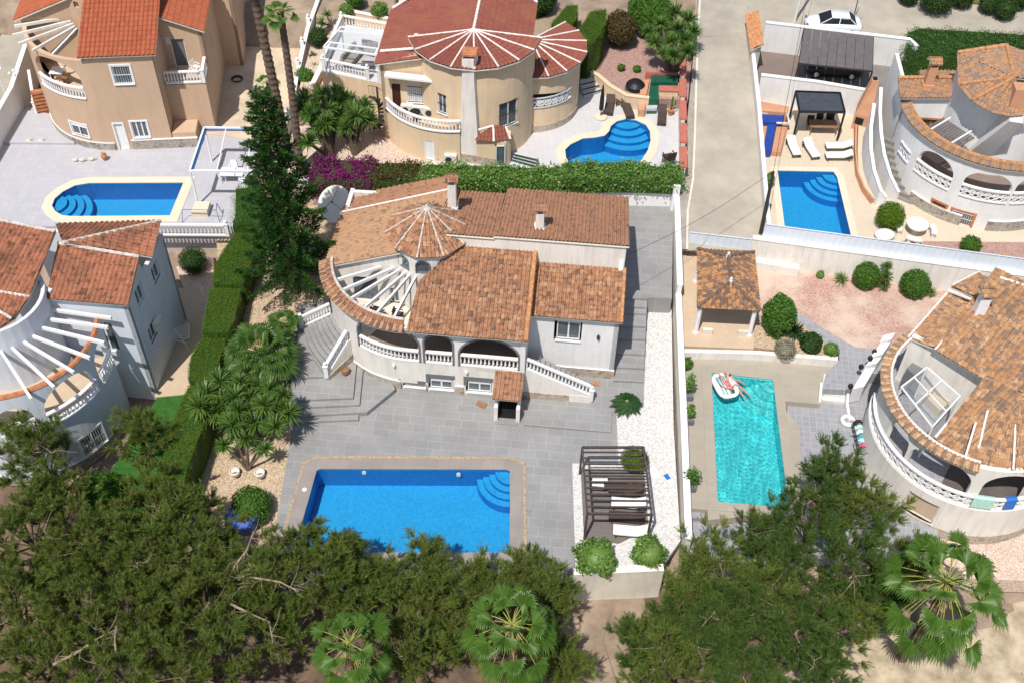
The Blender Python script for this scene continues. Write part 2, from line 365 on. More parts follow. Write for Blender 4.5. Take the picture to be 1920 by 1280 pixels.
M['mortar'] = plain('ridge_mortar', (.62, .56, .50), .3, 5, .9, .4, 30)
M['mortar_white'] = plain('ridge_mortar_white', (.80, .72, .66), .15, 5, .9, .3, 30)
M['ridge_or'] = plain('ridge_tile', (.56, .27, .12), .3, 5, .85, .3, 30)
M['pine'] = leafmat('pine_needles', [(.04, .09, .016), (.11, .185, .03), (.32, .40, .08), (.065, .12, .022), (.19, .21, .05)], .4, .6, (.23, .25, .065), .8, .6, spec=.15)
M['pine2'] = leafmat('pine_needles_dark', [(.03, .075, .018), (.06, .125, .026), (.17, .26, .055), (.04, .09, .02)], .4, .6, (.15, .21, .05), .8, .5, spec=.15)
M['dead'] = plain('dead_twigs', (.34, .26, .19), .3, 8, .9)
M['bark'] = plain('bark', (.14, .10, .07), .35, 9, .95, .7, 30)
M['palmbark'] = plain('palm_bark', (.16, .11, .08), .35, 7, .95, .9, 22)
M['palm'] = leafmat('fan_palm_leaf', [(.065, .15, .02), (.13, .24, .035), (.09, .19, .025)], .4, .45, spec=.5)
M['palm2'] = leafmat('fan_palm_leaf_dark', [(.06, .13, .02), (.10, .19, .035), (.08, .16, .025)], .4, .45, spec=.5)
M['stalk'] = plain('palm_stalk', (.34, .36, .08), .2, 5, .6)
M['straw'] = plain('dry_palm_skirt', (.40, .28, .14), .3, 6, .9)
M['yucca'] = leafmat('yucca_leaf', [(.04, .105, .016), (.085, .165, .026), (.14, .23, .04)], .25, .45, spec=.5)
M['arau'] = leafmat('norfolk_pine', [(.014, .055, .012), (.032, .095, .016), (.065, .15, .024)], .3, .6, spec=.2)
M['hedge'] = leafmat('hedge_leaf', [(.07, .15, .012), (.13, .23, .018), (.10, .19, .015)], .35, .6, (.17, .22, .025), .9, .5, spec=.2)
M['bush'] = leafmat('bush_leaf', [(.05, .13, .015), (.10, .22, .025), (.07, .17, .02)], .35, .5, spec=.35)
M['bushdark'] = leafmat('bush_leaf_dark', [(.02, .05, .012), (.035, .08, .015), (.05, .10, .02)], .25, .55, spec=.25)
M['vine'] = leafmat('vine_leaf', [(.09, .20, .025), (.15, .29, .045), (.23, .36, .09), (.11, .24, .03)], .4, .45, spec=.5)
M['boug'] = leafmat('bougainvillea', [(.20, .012, .13), (.30, .02, .19), (.12, .01, .07)], .35, .6, spec=.2)
M['cycas'] = leafmat('cycas_leaf', [(.02, .06, .012), (.035, .095, .018)], .2, .35, spec=.6)
M['flower'] = leafmat('pale_flowers', [(.16, .20, .06), (.45, .36, .33), (.10, .16, .04)], .3, .6)
M['redleaf'] = leafmat('red_leaf', [(.14, .05, .025), (.07, .09, .02), (.10, .04, .02), (.06, .11, .02)], .3, .5)
M['fabric_white'] = plain('white_cushion', (.78, .77, .74), .04, 4, .9)
M['wicker'] = plain('brown_wicker', (.075, .05, .04), .25, 18, .8, .4, 60)
M['fabric_grey'] = plain('grey_cushion', (.34, .31, .28), .08, 4, .95)
M['greentile'] = pavers('green_tiles', ((.01, .09, .05), (.015, .11, .06)), (.06, .10, .08), .3, .3, 0, .012, 0, .3, .2)
M['greensolid'] = plain('dark_green', (.008, .06, .035), .2, 4, .5)
M['bluetile'] = plain('blue_tiles', (.02, .06, .30), .1, 4, .4)
M['redcap'] = plain('red_wall_cap', (.48, .15, .11), .15, 3, .8)
M['wood'] = plain('wood', (.30, .16, .08), .25, 6, .7)
M['door_dark'] = plain('dark_door', (.055, .015, .012), .2, 5, .5)
M['bluepl'] = plain('blue_plastic', (.10, .16, .48), .15, 2, .4)
M['brightblue'] = plain('bright_blue', (.02, .16, .55), .1, 2, .5)
M['black'] = plain('black', (.012, .012, .014), .2, 4, .5)
M['carwhite'] = plain('car_paint', (.72, .76, .80), .02, 2, .25, spec=.7)
M['skin'] = plain('skin', (.55, .27, .18), .08, 6, .6)
M['hair'] = plain('hair', (.10, .05, .03), .2, 20, .7)
M['pink'] = plain('pink_cloth', (.62, .10, .20), .15, 8, .8)
M['ltblue'] = plain('float_blue', (.48, .72, .82), .08, 5, .4)
M['teal'] = plain('teal', (.08, .35, .40), .15, 5, .6)
M['mint'] = plain('mint_towel', (.45, .70, .58), .15, 9, .95)
M['pot'] = plain('clay_pot', (.48, .22, .11), .2, 6, .8)
M['asphalt'] = plain('asphalt', (.24, .225, .205), .15, .6, .9, .3, 30)
M['shade'] = plain('shade_cloth', (.13, .115, .115), .12, 2, .9)
M['littershade'] = plain('pine_litter_and_shade', (.17, .11, .07), .35, 1.2, .95, .8, 12, col2=(.08, .055, .04))  # needle litter, with the crowns' shade put into its colour
M['scrub'] = plain('dry_scrub', (.20, .16, .08), .4, 1.2, .95, .8, 9, col2=(.08, .09, .03))
M['ac'] = plain('air_conditioner', (.68, .66, .60), .05, 4, .5)
# ---------------------------------------------------------------- building tools
def roof_into(mb, pts, plane=None, tw=.23, th=.33, m=0, amp=.07, thick=.12, msoffit=1, up=None):
    """barrel-tiled convex roof panel: pts outline (xyz; the plane goes through the first three or `plane`)"""
    pl = [V3(p) for p in (plane or pts[:3])]; n = (pl[1]-pl[0]).cross(pl[2]-pl[0]).normalized()
    if n.z < 0: n = -n
    if n.z < .05: return
    q = []
    for p in pts:
        p = V3(p); z = pl[0].z-((p.x-pl[0].x)*n.x+(p.y-pl[0].y)*n.y)/n.z; q.append(Vector((p.x, p.y, z)))
    t = Vector((0, 0, 1))-n*n.z
    if t.length < 1e-3: t = Vector((0, 1, 0))-n*n.y
    t.normalize(); s = t.cross(n); O = q[0]
    sv = [(p-O).dot(s) for p in q]; tv = [(p-O).dot(t) for p in q]
    s0, s1, t0, t1 = min(sv)-.02, max(sv)+.02, min(tv)-.02, max(tv)+.02
    prof = [(0, 0), (.14, .55), (.3, 1), (.5, 1), (.66, .55), (.8, -.1)]
    ss = []; i0 = math.floor(s0/tw)
    for i in range(i0, math.ceil(s1/tw)+1):
        for (a, h) in prof: ss.append(((i+a)*tw, h*amp))
    bm = bmesh.new(); j0 = math.floor(t0/th); rows = []
    for j in range(j0, math.ceil(t1/th)+1):
        jit = random.uniform(-.004, .004)
        for (tt, dz) in ((j*th+.002, .035+jit), ((j+1)*th-.002, jit)):
            rows.append([bm.verts.new(O+s*a+t*tt+n*(h+dz)) for (a, h) in ss])
    for a, b in zip(rows[:-1], rows[1:]):
        for k in range(len(ss)-1): bm.faces.new((a[k], a[k+1], b[k+1], b[k]))
    k = len(q); cen = sum(q, Vector())/k
    for i in range(k):
        a, b = q[i], q[(i+1) % k]; pn = (b-a).cross(n)
        if pn.length < 1e-5: continue
        pn.normalize()
        if (cen-a).dot(pn) > 0: pn = -pn
        bmesh.ops.bisect_plane(bm, geom=bm.verts[:]+bm.edges[:]+bm.faces[:], plane_co=a, plane_no=pn, clear_outer=True, dist=1e-5)
    bm.verts.index_update(); vs = [v.co.copy() for v in bm.verts]; fs = [[v.index for v in f.verts] for f in bm.faces]
    uvs = []
    for f in fs:
        c = sum((vs[i] for i in f), Vector())/len(f); cs, ct = (c-O).dot(s)/tw, (c-O).dot(t)/th
        uvs.append([(math.floor(cs+.12)+.5, math.floor(ct)+.5)]*len(f))
    bm.free(); mb.add(vs, fs, m, uvs)
    lo = [p-n*.02 for p in q]; lb = [p-n*thick for p in q]
    mb.add(lb+lo, [tuple(range(k))]+[(i, (i+1) % k, k+(i+1) % k, k+i) for i in range(k)], msoffit)
def ridge(mb, a, b, r=.13, m=0, n=7):
    a, b = V3(a), V3(b); L_ = (b-a).length; k = max(2, int(L_/.4)); pts = []; rs = []
    for i in range(k):
        for (f, rr) in ((0.02, 1.12), (.98, .92)): pts.append(a+(b-a)*((i+f)/k)); rs.append(r*rr)
    mb.tube(pts, rs, n, m)
def arc(c, r, a0, a1, n):
    return [Vector((c[0]+r*math.cos(rad(a0+(a1-a0)*i/n)), c[1]+r*math.sin(rad(a0+(a1-a0)*i/n)))) for i in range(n+1)]
def ang(c, p): return math.degrees(math.atan2(p[1]-c[1], p[0]-c[0]))
class Wall:
    """wall standing on an xy path; openings = (s0, s1, z_bottom, z_top, arch_rise); thickness t to the left of the path (inside)"""
    def __init__(s, path, z0, z1, t=.25):
        s.p = [Vector((q[0], q[1])) for q in path]; s.z0 = z0; s.z1 = z1; s.t = t; s.op = []
        s.L = [0]
        for a, b in zip(s.p[:-1], s.p[1:]): s.L.append(s.L[-1]+(b-a).length)
    def at(s, d):
        d = max(0, min(s.L[-1], d))
        for i in range(len(s.p)-1):
            if d <= s.L[i+1]+1e-9: break
        a, b = s.p[i], s.p[i+1]; u = (b-a).normalized(); p = a+u*(d-s.L[i])
        k = i
        nrm = Vector((-u.y, u.x))
        if len(s.p) > 3:                       # smooth normals along arcs
            m_ = (s.L[i]+s.L[i+1])/2
            j = min(max(i+(1 if d > m_ else -1), 0), len(s.p)-2); u2 = (s.p[j+1]-s.p[j]).normalized(); w_ = abs(d-m_)/max(s.L[i+1]-s.L[i], 1e-6)
            if u.dot(u2) > .7: u3 = (u*(1-w_)+u2*w_).normalized(); nrm = Vector((-u3.y, u3.x))
        return p, nrm
    def top(s, d):
        if callable(s.z1): return s.z1(d)
        return s.z1
    def hit(s, u, v):
        """(s, z) where the ray through pixel meets the wall face"""
        d = ray(u, v); best = None
        for i in range(len(s.p)-1):
            a, b = s.p[i], s.p[i+1]; e = b-a; den = d[0]*e.y-d[1]*e.x
            if abs(den) < 1e-9: continue
            k = (a.x*e.y-a.y*e.x)/den; q = Vector((d[0]*k, d[1]*k)); f = (q-a).dot(e)/e.length_squared
            ff = f
            if (f < 0 and i > 0) or (f > 1 and i < len(s.p)-2): continue
            if f < -.6 or f > 1.6: continue
            z = CH+d[2]*k
            if best is None or k < best[0]: best = (k, s.L[i]+ff*e.length, z)
        return (best[1], best[2]) if best else (0, 0)
    def win(s, uv0, uv1, z=None):
        """rectangular opening from top-left and bottom-right pixels"""
        a, b = s.hit(*uv0), s.hit(*uv1); o = [min(a[0], b[0]), max(a[0], b[0]), min(a[1], b[1]), max(a[1], b[1]), 0]
        s.op.append(o); return o
    def arch(s, uL, uR, vtop, zb=None, rise=None, umid=None):
        """arched opening from its lower left / lower right pixels and the row of its crown"""
        a, b = s.hit(*uL), s.hit(*uR); um = umid or (uL[0]+uR[0])/2; zt = s.hit(um, vtop)[1]
        if not callable(s.z1): zt = min(zt, s.z1-.3)
        o = [min(a[0], b[0]), max(a[0], b[0]), zb if zb is not None else (a[1]+b[1])/2, zt, rise or min((abs(b[0]-a[0]))/2, (zt-(a[1]+b[1])/2)*.8)]
        s.op.append(o); return o
    def mesh(s, mb, m=0, mrev=None, step=.35):
        mrev = m if mrev is None else mrev; cuts = set([0, s.L[-1]]); 
        for l in s.L: cuts.add(l)
        n = max(1, int(s.L[-1]/step))
        if len(s.p) > 3 or callable(s.z1):
            for i in range(n+1): cuts.add(s.L[-1]*i/n)
        for o in s.op:
            k = 14 if o[4] else 1
            for i in range(k+1): cuts.add(o[0]+(o[1]-o[0])*(.5-.5*math.cos(math.pi*i/k)))
        cuts = sorted(c for c in cuts if -1e-6 <= c <= s.L[-1]+1e-6); c2 = []
        for c in cuts:
            if not c2 or c-c2[-1] > .004: c2.append(c)
        def hi(o, d):
            if not o[4]: return o[3]
            x = (d-(o[0]+o[1])/2)/((o[1]-o[0])/2); x = max(-1, min(1, x)); return o[3]-o[4]+o[4]*math.sqrt(max(0, 1-x*x))
        def pt(d, z, inn): p, nn = s.at(d); q = p+nn*(s.t if inn else 0); return (q.x, q.y, z)
        for a, b in zip(c2[:-1], c2[1:]):
            mid = (a+b)/2; ops = sorted([o for o in s.op if o[0]-.003 <= mid <= o[1]+.003], key=lambda o: o[2])
            lo = (s.z0, s.z0); seg = []
            for o in ops:
                if o[2] > lo[0]+.01: seg.append((lo, (o[2], o[2])))
                lo = (hi(o, a), hi(o, b))
                mb.quad(pt(a, lo[0], 0), pt(b, lo[1], 0), pt(b, lo[1], 1), pt(a, lo[0], 1), mrev)
                mb.quad(pt(a, o[2], 1), pt(b, o[2], 1), pt(b, o[2], 0), pt(a, o[2], 0), mrev)
            seg.append((lo, (s.top(a), s.top(b))))
            for (l, h) in seg:
                if h[0]-l[0] < .005 and h[1]-l[1] < .005: continue
                mb.quad(pt(a, l[0], 0), pt(b, l[1], 0), pt(b, h[1], 0), pt(a, h[0], 0), m)
                mb.quad(pt(b, l[1], 1), pt(a, l[0], 1), pt(a, h[0], 1), pt(b, h[1], 1), m)
            ta, tb = s.top(a), s.top(b)
            mb.quad(pt(a, ta, 0), pt(b, tb, 0), pt(b, tb, 1), pt(a, ta, 1), m)
        for o in s.op:
            for d in (o[0], o[1]):
                mb.quad(pt(d, o[2], 0), pt(d, hi(o, d), 0), pt(d, hi(o, d), 1), pt(d, o[2], 1), mrev)
        for d in (0, s.L[-1]): mb.quad(pt(d, s.z0, 0), pt(d, s.top(d), 0), pt(d, s.top(d), 1), pt(d, s.z0, 1), m)
        return mb
    def trim(s, mb, o, w_=.14, m=0, out=.03):
        """raised surround following an arch"""
        k = 14; pts = [(o[0], o[2])]
        for i in range(k+1):
            x = -math.cos(math.pi*i/k); pts.append(((o[0]+o[1])/2+x*(o[1]-o[0])/2, o[3]-o[4]+o[4]*math.sqrt(max(0, 1-x*x))))
        pts.append((o[1], o[2])); cx = (o[0]+o[1])/2; cz = o[3]-o[4]
        def pt(d, z, k_): p, nn = s.at(d); q = p-nn*k_; return (q.x, q.y, z)
        outp = []
        for (d, z) in pts:
            dx, dz = (d-cx), max(0, z-cz); l = math.hypot(dx/((o[1]-o[0])/2), 0) or 1
            v = Vector((dx, dz*((o[1]-o[0])/2/max(o[4], .01)))) if dz > 0.01 else Vector((1 if dx > 0 else -1, 0)); v.normalize(); outp.append((d+v.x*w_, z+v.y*w_))
        for i in range(len(pts)-1):
            a, b, c, d = pts[i], pts[i+1], outp[i+1], outp[i]
            mb.quad(pt(*a, out), pt(*b, out), pt(*c, out), pt(*d, out), m)
            mb.quad(pt(*d, out), pt(*c, out), pt(*c, 0), pt(*d, 0), m); mb.quad(pt(*b, out), pt(*a, out), pt(*a, -.01), pt(*b, -.01), m)
def window_in(wall, o, parent, frame='white', glass='glass', bars=False, sill=True, door=False, mull=1, shutter=0, trimw=0, inset=.12, blind=None):
    """window part (frame) with its pane (and grille) standing in an opening of the wall"""
    s0, s1, z0, z1, _ = o
    def pt(d, z, dep): p, nn = wall.at(d); q = p+nn*dep; return Vector((q.x, q.y, z))
    f = MB(); fw = .06
    for (a, b) in (((s0+fw/2, z0), (s0+fw/2, z1)), ((s1-fw/2, z0), (s1-fw/2, z1)), ((s0, z0+fw/2), (s1, z0+fw/2)), ((s0, z1-fw/2), (s1, z1-fw/2))):
        f.bar(pt(*a, inset), pt(*b, inset), fw, .06, 0, up=(wall.at(s0)[1].x, wall.at(s0)[1].y, 0))
    for i in range(1, mull+1):
        d = s0+(s1-s0)*i/(mull+1); f.bar(pt(d, z0, inset), pt(d, z1, inset), .09, .05, 0, up=(wall.at(s0)[1].x, wall.at(s0)[1].y, 0))
    if shutter:
        a, b = pt(s0+fw, z1-fw, inset-.03), pt(s1-fw, z1-fw, inset-.03); h = (z1-z0)*shutter
        f.bar(a-Vector((0, 0, h/2)), b-Vector((0, 0, h/2)), .05, h, 0)
    if sill and not door:
        f.bar(pt(s0-.08, z0-.03, -.02), pt(s1+.08, z0-.03, -.02), .16, .06, 0)
    if trimw:
        for (a, b) in (((s0-trimw/2, z0), (s0-trimw/2, z1+trimw)), ((s1+trimw/2, z0), (s1+trimw/2, z1+trimw)), ((s0, z1+trimw/2), (s1, z1+trimw/2))):
            f.bar(pt(*a, -.02), pt(*b, -.02), trimw, .05, 0, up=(wall.at(s0)[1].x, wall.at(s0)[1].y, 0))
    part = f.build('door' if door else 'window', M[frame], parent)
    g = MB(); g.quad(pt(s0, z0, inset+.02), pt(s1, z0, inset+.02), pt(s1, z1, inset+.02), pt(s0, z1, inset+.02)); g.quad(pt(s0, z0, inset+.05), pt(s1, z0, inset+.05), pt(s1, z1, inset+.05), pt(s0, z1, inset+.05))
    g.build('panel' if door and glass != 'glass' else 'pane', M[glass], part)
    if bars:
        g = MB(); n = max(3, int((s1-s0)/.14))
        for i in range(1, n): d = s0+(s1-s0)*i/n; g.tube([pt(d, z0, -.02), pt(d, z1, -.02)], .011, 4)
        for z in (z0+.05, (z0+z1)/2, z1-.05): g.bar(pt(s0, z, -.02), pt(s1, z, -.02), .03, .03)
        g.build('grille', M[bars if isinstance(bars, str) else 'metalwhite'], part)
    return part
def resample(pts, step):
    pts = [V3(p) for p in pts]; out = [pts[0]]; acc = 0
    Ls = [0]
    for a, b in zip(pts[:-1], pts[1:]): Ls.append(Ls[-1]+(b-a).length)
    n = max(1, round(Ls[-1]/step))
    for i in range(1, n+1):
        d = Ls[-1]*i/n
        for k in range(len(pts)-1):
            if d <= Ls[k+1]+1e-9: break
        f = (d-Ls[k])/max(Ls[k+1]-Ls[k], 1e-9); out.append(pts[k].lerp(pts[k+1], min(1, f)))
    return out
def balustrade(path, h, parent=None, m='white', name='balustrade', sp=.2, posts=(), lattice=False, post_h=.22, step_base=False):
    """railing on a path of xyz base points; balusters turned, rail and base bars, posts with ball finials"""
    mb = MB(); base = resample(path, .5) if len(path) > 2 else [V3(p) for p in path]; up = Vector((0, 0, 1))
    for a, b in zip(base[:-1], base[1:]):
        mb.bar(a+up*.05, b+up*.05, .18, .1); mb.bar(a+up*(h-.05), b+up*(h-.05), .2, .1)
    if lattice:
        for a, b in zip(base[:-1], base[1:]):
            k = max(1, int((b-a).length/.26))
            for i in range(k):
                p, q = a.lerp(b, i/k), a.lerp(b, (i+1)/k)
                for z0 in (.1, .1+(h-.2)/2):
                    hh = (h-.2)/2; c = p.lerp(q, .5)+up*(z0+hh/2)
                    for e in (p+up*z0, q+up*z0, p+up*(z0+hh), q+up*(z0+hh)): mb.bar(c, e, .055, .055)
            mb.bar(a+up*(h/2), b+up*(h/2), .05, .05)
    else:
        for p in resample(path, sp)[0:]:
            H_ = h-.2; r = .062
            mb.lathe(p+up*.1, [(r*.95, 0), (r*.6, H_*.1), (r*1.1, H_*.3), (r*.75, H_*.55), (r*.42, H_*.75), (r*.8, H_*.95), (r*.8, H_)], 6)
    for p in posts:
        p = V3(p); mb.box(p+up*(h+.05)/2, (.24, .24, h+.05)); mb.box(p+up*(h+.07), (.3, .3, .06))
        if post_h: mb.lathe(p+up*(h+.1), [(.05, 0), (.05, .04), (.10, .1), (.115, .16), (.09, .22), (.03, .26)], 8)
    return mb.build(name, M[m], parent)
def arc3(c, r, a0, a1, n, z): return [Vector((p.x, p.y, z)) for p in arc(c, r, a0, a1, n)]
def circ3(a, b, c):
    a, b, c = [np.array([q[0], q[1]], float) for q in (a, b, c)]; A = 2*np.array([b-a, c-a]); B = np.array([b@b-a@a, c@c-a@a]); o = np.linalg.solve(A, B)
    return Vector((o[0], o[1])), float(np.linalg.norm(a-o))
def PX(pts, z): return [P(u, v, z) for (u, v) in pts]
def sheet(name, px, z, m, depth=None, holes=None, xy=None):
    """level slab with its outline given by photograph pixels at height z"""
    pts = xy if xy is not None else PX(px, z); mb = MB()
    mb.prism([(p[0], p[1]) for p in pts], (z-depth) if depth else z-.25, z); return struct(name, mb, M[m])
# ---------------------------------------------------------------- plants
def rot_frames(d):
    """(n,3) unit directions -> two perpendicular unit vectors"""
    a = np.where(np.abs(d[:, 2:3]) > .9, np.array([[1., 0, 0]]), np.array([[0, 0, 1.]])); u = np.cross(d, a); u /= np.linalg.norm(u, axis=1, keepdims=True); return u, np.cross(d, u)
def unit(v): return v/np.maximum(np.linalg.norm(v, axis=1, keepdims=True), 1e-9)
def blades(org_, d, L_, W_, tip=.15, curve=0.0):
    """tapered 4-corner blades: quads starting at org_ along d"""
    n = len(org_); u, w_ = rot_frames(d); a = RNG.uniform(0, 2*np.pi, (n, 1)); sd = u*np.cos(a)+w_*np.sin(a)
    L_ = np.broadcast_to(L_, (n,)).reshape(-1, 1); W_ = np.broadcast_to(W_, (n,)).reshape(-1, 1)
    e = org_+d*L_; e[:, 2] -= curve*L_[:, 0]
    vs = np.stack([org_-sd*W_*.5, org_+sd*W_*.5, e+sd*W_*tip, e-sd*W_*tip], 1).reshape(-1, 3)
    return vs, np.arange(n*4).reshape(-1, 4)
def leaves(pts, nrm, size, tilt=.8, jit=.5, aspect=.55):
    """oval-ish leaf quads (diamonds) around points facing roughly nrm"""
    n = len(pts); d = unit(nrm+RNG.normal(0, tilt, (n, 3))); u, w_ = rot_frames(d); a = RNG.uniform(0, 2*np.pi, (n, 1)); x = u*np.cos(a)+w_*np.sin(a); y = np.cross(d, x)
    sz = size*RNG.uniform(1-jit, 1+jit, (n, 1))
    vs = np.stack([pts-x*sz*.5, pts-y*sz*aspect*.5, pts+x*sz*.5, pts+y*sz*aspect*.5], 1).reshape(-1, 3)
    return vs, np.arange(n*4).reshape(-1, 4)
def cat(parts):
    vs = []; fs = []; b = 0
    for v, f in parts: vs.append(v); fs.append(f+b); b += len(v)
    return np.concatenate(vs), np.concatenate(fs)
def sph(n): return unit(RNG.normal(0, 1, (n, 3)))
def lump(dirs, amp=.18, k=9, sharp=6):
    """random lobes: radius factor for directions"""
    c = sph(k); h = RNG.uniform(.4, 1, k); f = np.zeros(len(dirs))
    for ci, hi in zip(c, h): f = np.maximum(f, hi*np.exp(sharp*(dirs@ci-1)))
    return 1-amp+2*amp*f
def core_ellipsoid(c, r, n=14):
    vs = []; fs = []
    for i in range(n+1):
        for j in range(2*n):
            t_, p_ = math.pi*i/n, math.pi*j/n; vs.append((c[0]+r[0]*math.sin(t_)*math.cos(p_), c[1]+r[1]*math.sin(t_)*math.sin(p_), c[2]+r[2]*math.cos(t_)))
    for i in range(n):
        for j in range(2*n): fs.append((i*2*n+j, (i+1)*2*n+j, (i+1)*2*n+(j+1) % (2*n), i*2*n+(j+1) % (2*n)))
    return np.array(vs), np.array(fs)
def trunk(mb, base, top, r0, r1, bend=.15, n=6):
    base, top = V3(base), V3(top); pts = []; k = 6; off = Vector((random.uniform(-1, 1), random.uniform(-1, 1), 0))*bend
    for i in range(k+1):
        f = i/k; pts.append(base.lerp(top, f)+off*math.sin(f*math.pi))
    mb.tube(pts, [r0+(r1-r0)*i/k for i in range(k+1)], n); return pts
def bush(loc, r, label, cat_='bush', m='bush', leaf=.11, dens=1.0, name='round_bush', group=None, flat=.9, h=None, lob=.14, stem=True, petals=None):
    """leafy shrub: loc = base, r = radius"""
    loc = V3(loc); rz = (h/2) if h else r*flat; c = loc+Vector((0, 0, rz*.98)); t = empty(name, loc, label, cat_, group)
    n = int(520*dens*(r*r*4+r*rz*4)); d = sph(n); f = lump(d, lob, 12, 9); sh = RNG.uniform(.66, 1.07, n)**.6*f*(1+.05*np.sin(d[:, 0]*9+d[:, 2]*7)*np.cos(d[:, 1]*8))
    pts = np.array(c)+d*np.array([r, r, rz])*sh[:, None]
    k = pts[:, 2] > loc.z+.03; pts, d = pts[k], d[k]
    v1 = leaves(pts, d, leaf, .7)
    cv = core_ellipsoid(c, (r*.74, r*.74, rz*.74), 9); cv[0][:, 2] = np.maximum(cv[0][:, 2], loc.z+.02)
    vs, fs = cat([v1, cv]); mi = None; mats = [M[m]]
    if petals: mats.append(M[petals]); mi = np.zeros(len(fs)); mi[:len(v1[1])] = RNG.random(len(v1[1])) < .35
    npmesh('foliage', vs, fs, mats, t, mi)
    if stem:
        mb = MB(); trunk(mb, loc-Vector((0, 0, .05)), loc+Vector((0, 0, rz)), .06, .04, .05); mb.build('stem', M['bark'], t)
    return t
def spiky(loc, heads, label, cat_, name, m='yucca', trunk_r=.09, blade=(.62, .055), nb=80, base=None, group=None, droop=.15):
    """yucca / dracaena: sword-leaf rosettes (heads = [(xyz, radius)]) on branching stems"""
    loc = V3(loc); t = empty(name, loc, label, cat_, group); parts = []; mb = MB()
    for (hp, r) in heads:
        hp = V3(hp); n = int(nb*(1 if r > .4 else .7)); d = sph(n*2); d = d[d[:, 2] > -.35][:n]; n = len(d); d[:, 2] = d[:, 2]*.8+.12; d = unit(d)
        L_ = r*RNG.uniform(.75, 1.1, n); w_ = r*blade[1]/blade[0]
        o = np.tile(np.array(hp), (n, 1)); u, ww = rot_frames(d)
        mid = o+d*(L_*.6)[:, None]; tip = o+d*L_[:, None]; tip[:, 2] -= droop*L_*(1-d[:, 2])
        sd = np.cross(d, np.array([0, 0, 1.])); sd = unit(sd+1e-6)
        v = np.stack([o-sd*w_*.35, o+sd*w_*.35, mid+sd*w_*.5, mid-sd*w_*.5, tip+sd*w_*.06, tip-sd*w_*.06], 1).reshape(-1, 3)
        b = np.arange(n)*6; f = np.concatenate([np.stack([b, b+1, b+2, b+3], 1), np.stack([b+3, b+2, b+4, b+5], 1)]); parts.append((v, f))
        st = loc+(hp-loc)*Vector((.25, .25, 0)).length if False else loc.copy()
        j = loc.lerp(Vector((hp.x, hp.y, loc.z)), .25); j.z = loc.z+(hp.z-loc.z)*.3
        mb.tube([loc, j, hp], [trunk_r*1.3, trunk_r, trunk_r*.55], 6)
    vs, fs = cat(parts); npmesh('foliage', vs, fs, M[m], t); mb.build('trunk', M['bark'], t); return t
def fanleaf(base, d, plen, r, parts, stalks, droop=.25, seg=26, cup=.25, roll=0.0):
    """palmate leaf: stalk from base along d, then a pleated fan of radius r"""
    d = d/np.linalg.norm(d); hub = base+d*plen; hub = hub+np.array([0, 0, -droop*plen*.25])
    stalks.append((base, (base+hub)/2+np.array([0, 0, .08*plen]), hub))
    up = np.array([0, 0, 1.]); side = np.cross(d, up); side = side/(np.linalg.norm(side)+1e-6); nrm = np.cross(side, d)
    side = side*math.cos(roll)+nrm*math.sin(roll); nrm = np.cross(side, d)
    a = np.linspace(-1.75, 1.75, seg+1); vs = []; fs = []
    dd = d*.92-up*droop*.5; dd = dd/np.linalg.norm(dd)
    def dirv(x, k): return dd*math.cos(x)+side*math.sin(x)+nrm*(cup*(1-math.cos(x*.7))*k)
    for i in range(seg):
        a0, a1 = a[i], a[i+1]; am = (a0+a1)/2; rr = r*(1-.16*abs(am)/2)*RNG.uniform(.86, 1.08); z = .024*r
        p0 = hub; b = len(vs)
        i1 = hub+dirv(a0, .5)*rr*.6-nrm*z; i2 = hub+dirv(am, .5)*rr*.62+nrm*z*1.5; i3 = hub+dirv(a1, .5)*rr*.6-nrm*z
        tp = hub+dirv(am, 1)*rr-up*(droop*rr*.35+RNG.uniform(0, .22)*rr)
        m1 = hub+dirv(a0*.7+am*.3, .8)*rr*.8-up*droop*rr*.08; m3 = hub+dirv(a1*.7+am*.3, .8)*rr*.8-up*droop*rr*.08
        vs += [p0, i1, i2, i3, m1, m3, tp]; fs += [(b, b+1, b+2, b+2), (b, b+2, b+3, b+3), (b+1, b+4, b+2, b+2), (b+3, b+2, b+5, b+5), (b+4, b+6, b+5, b+2)]
    parts.append((np.array(vs), fs))
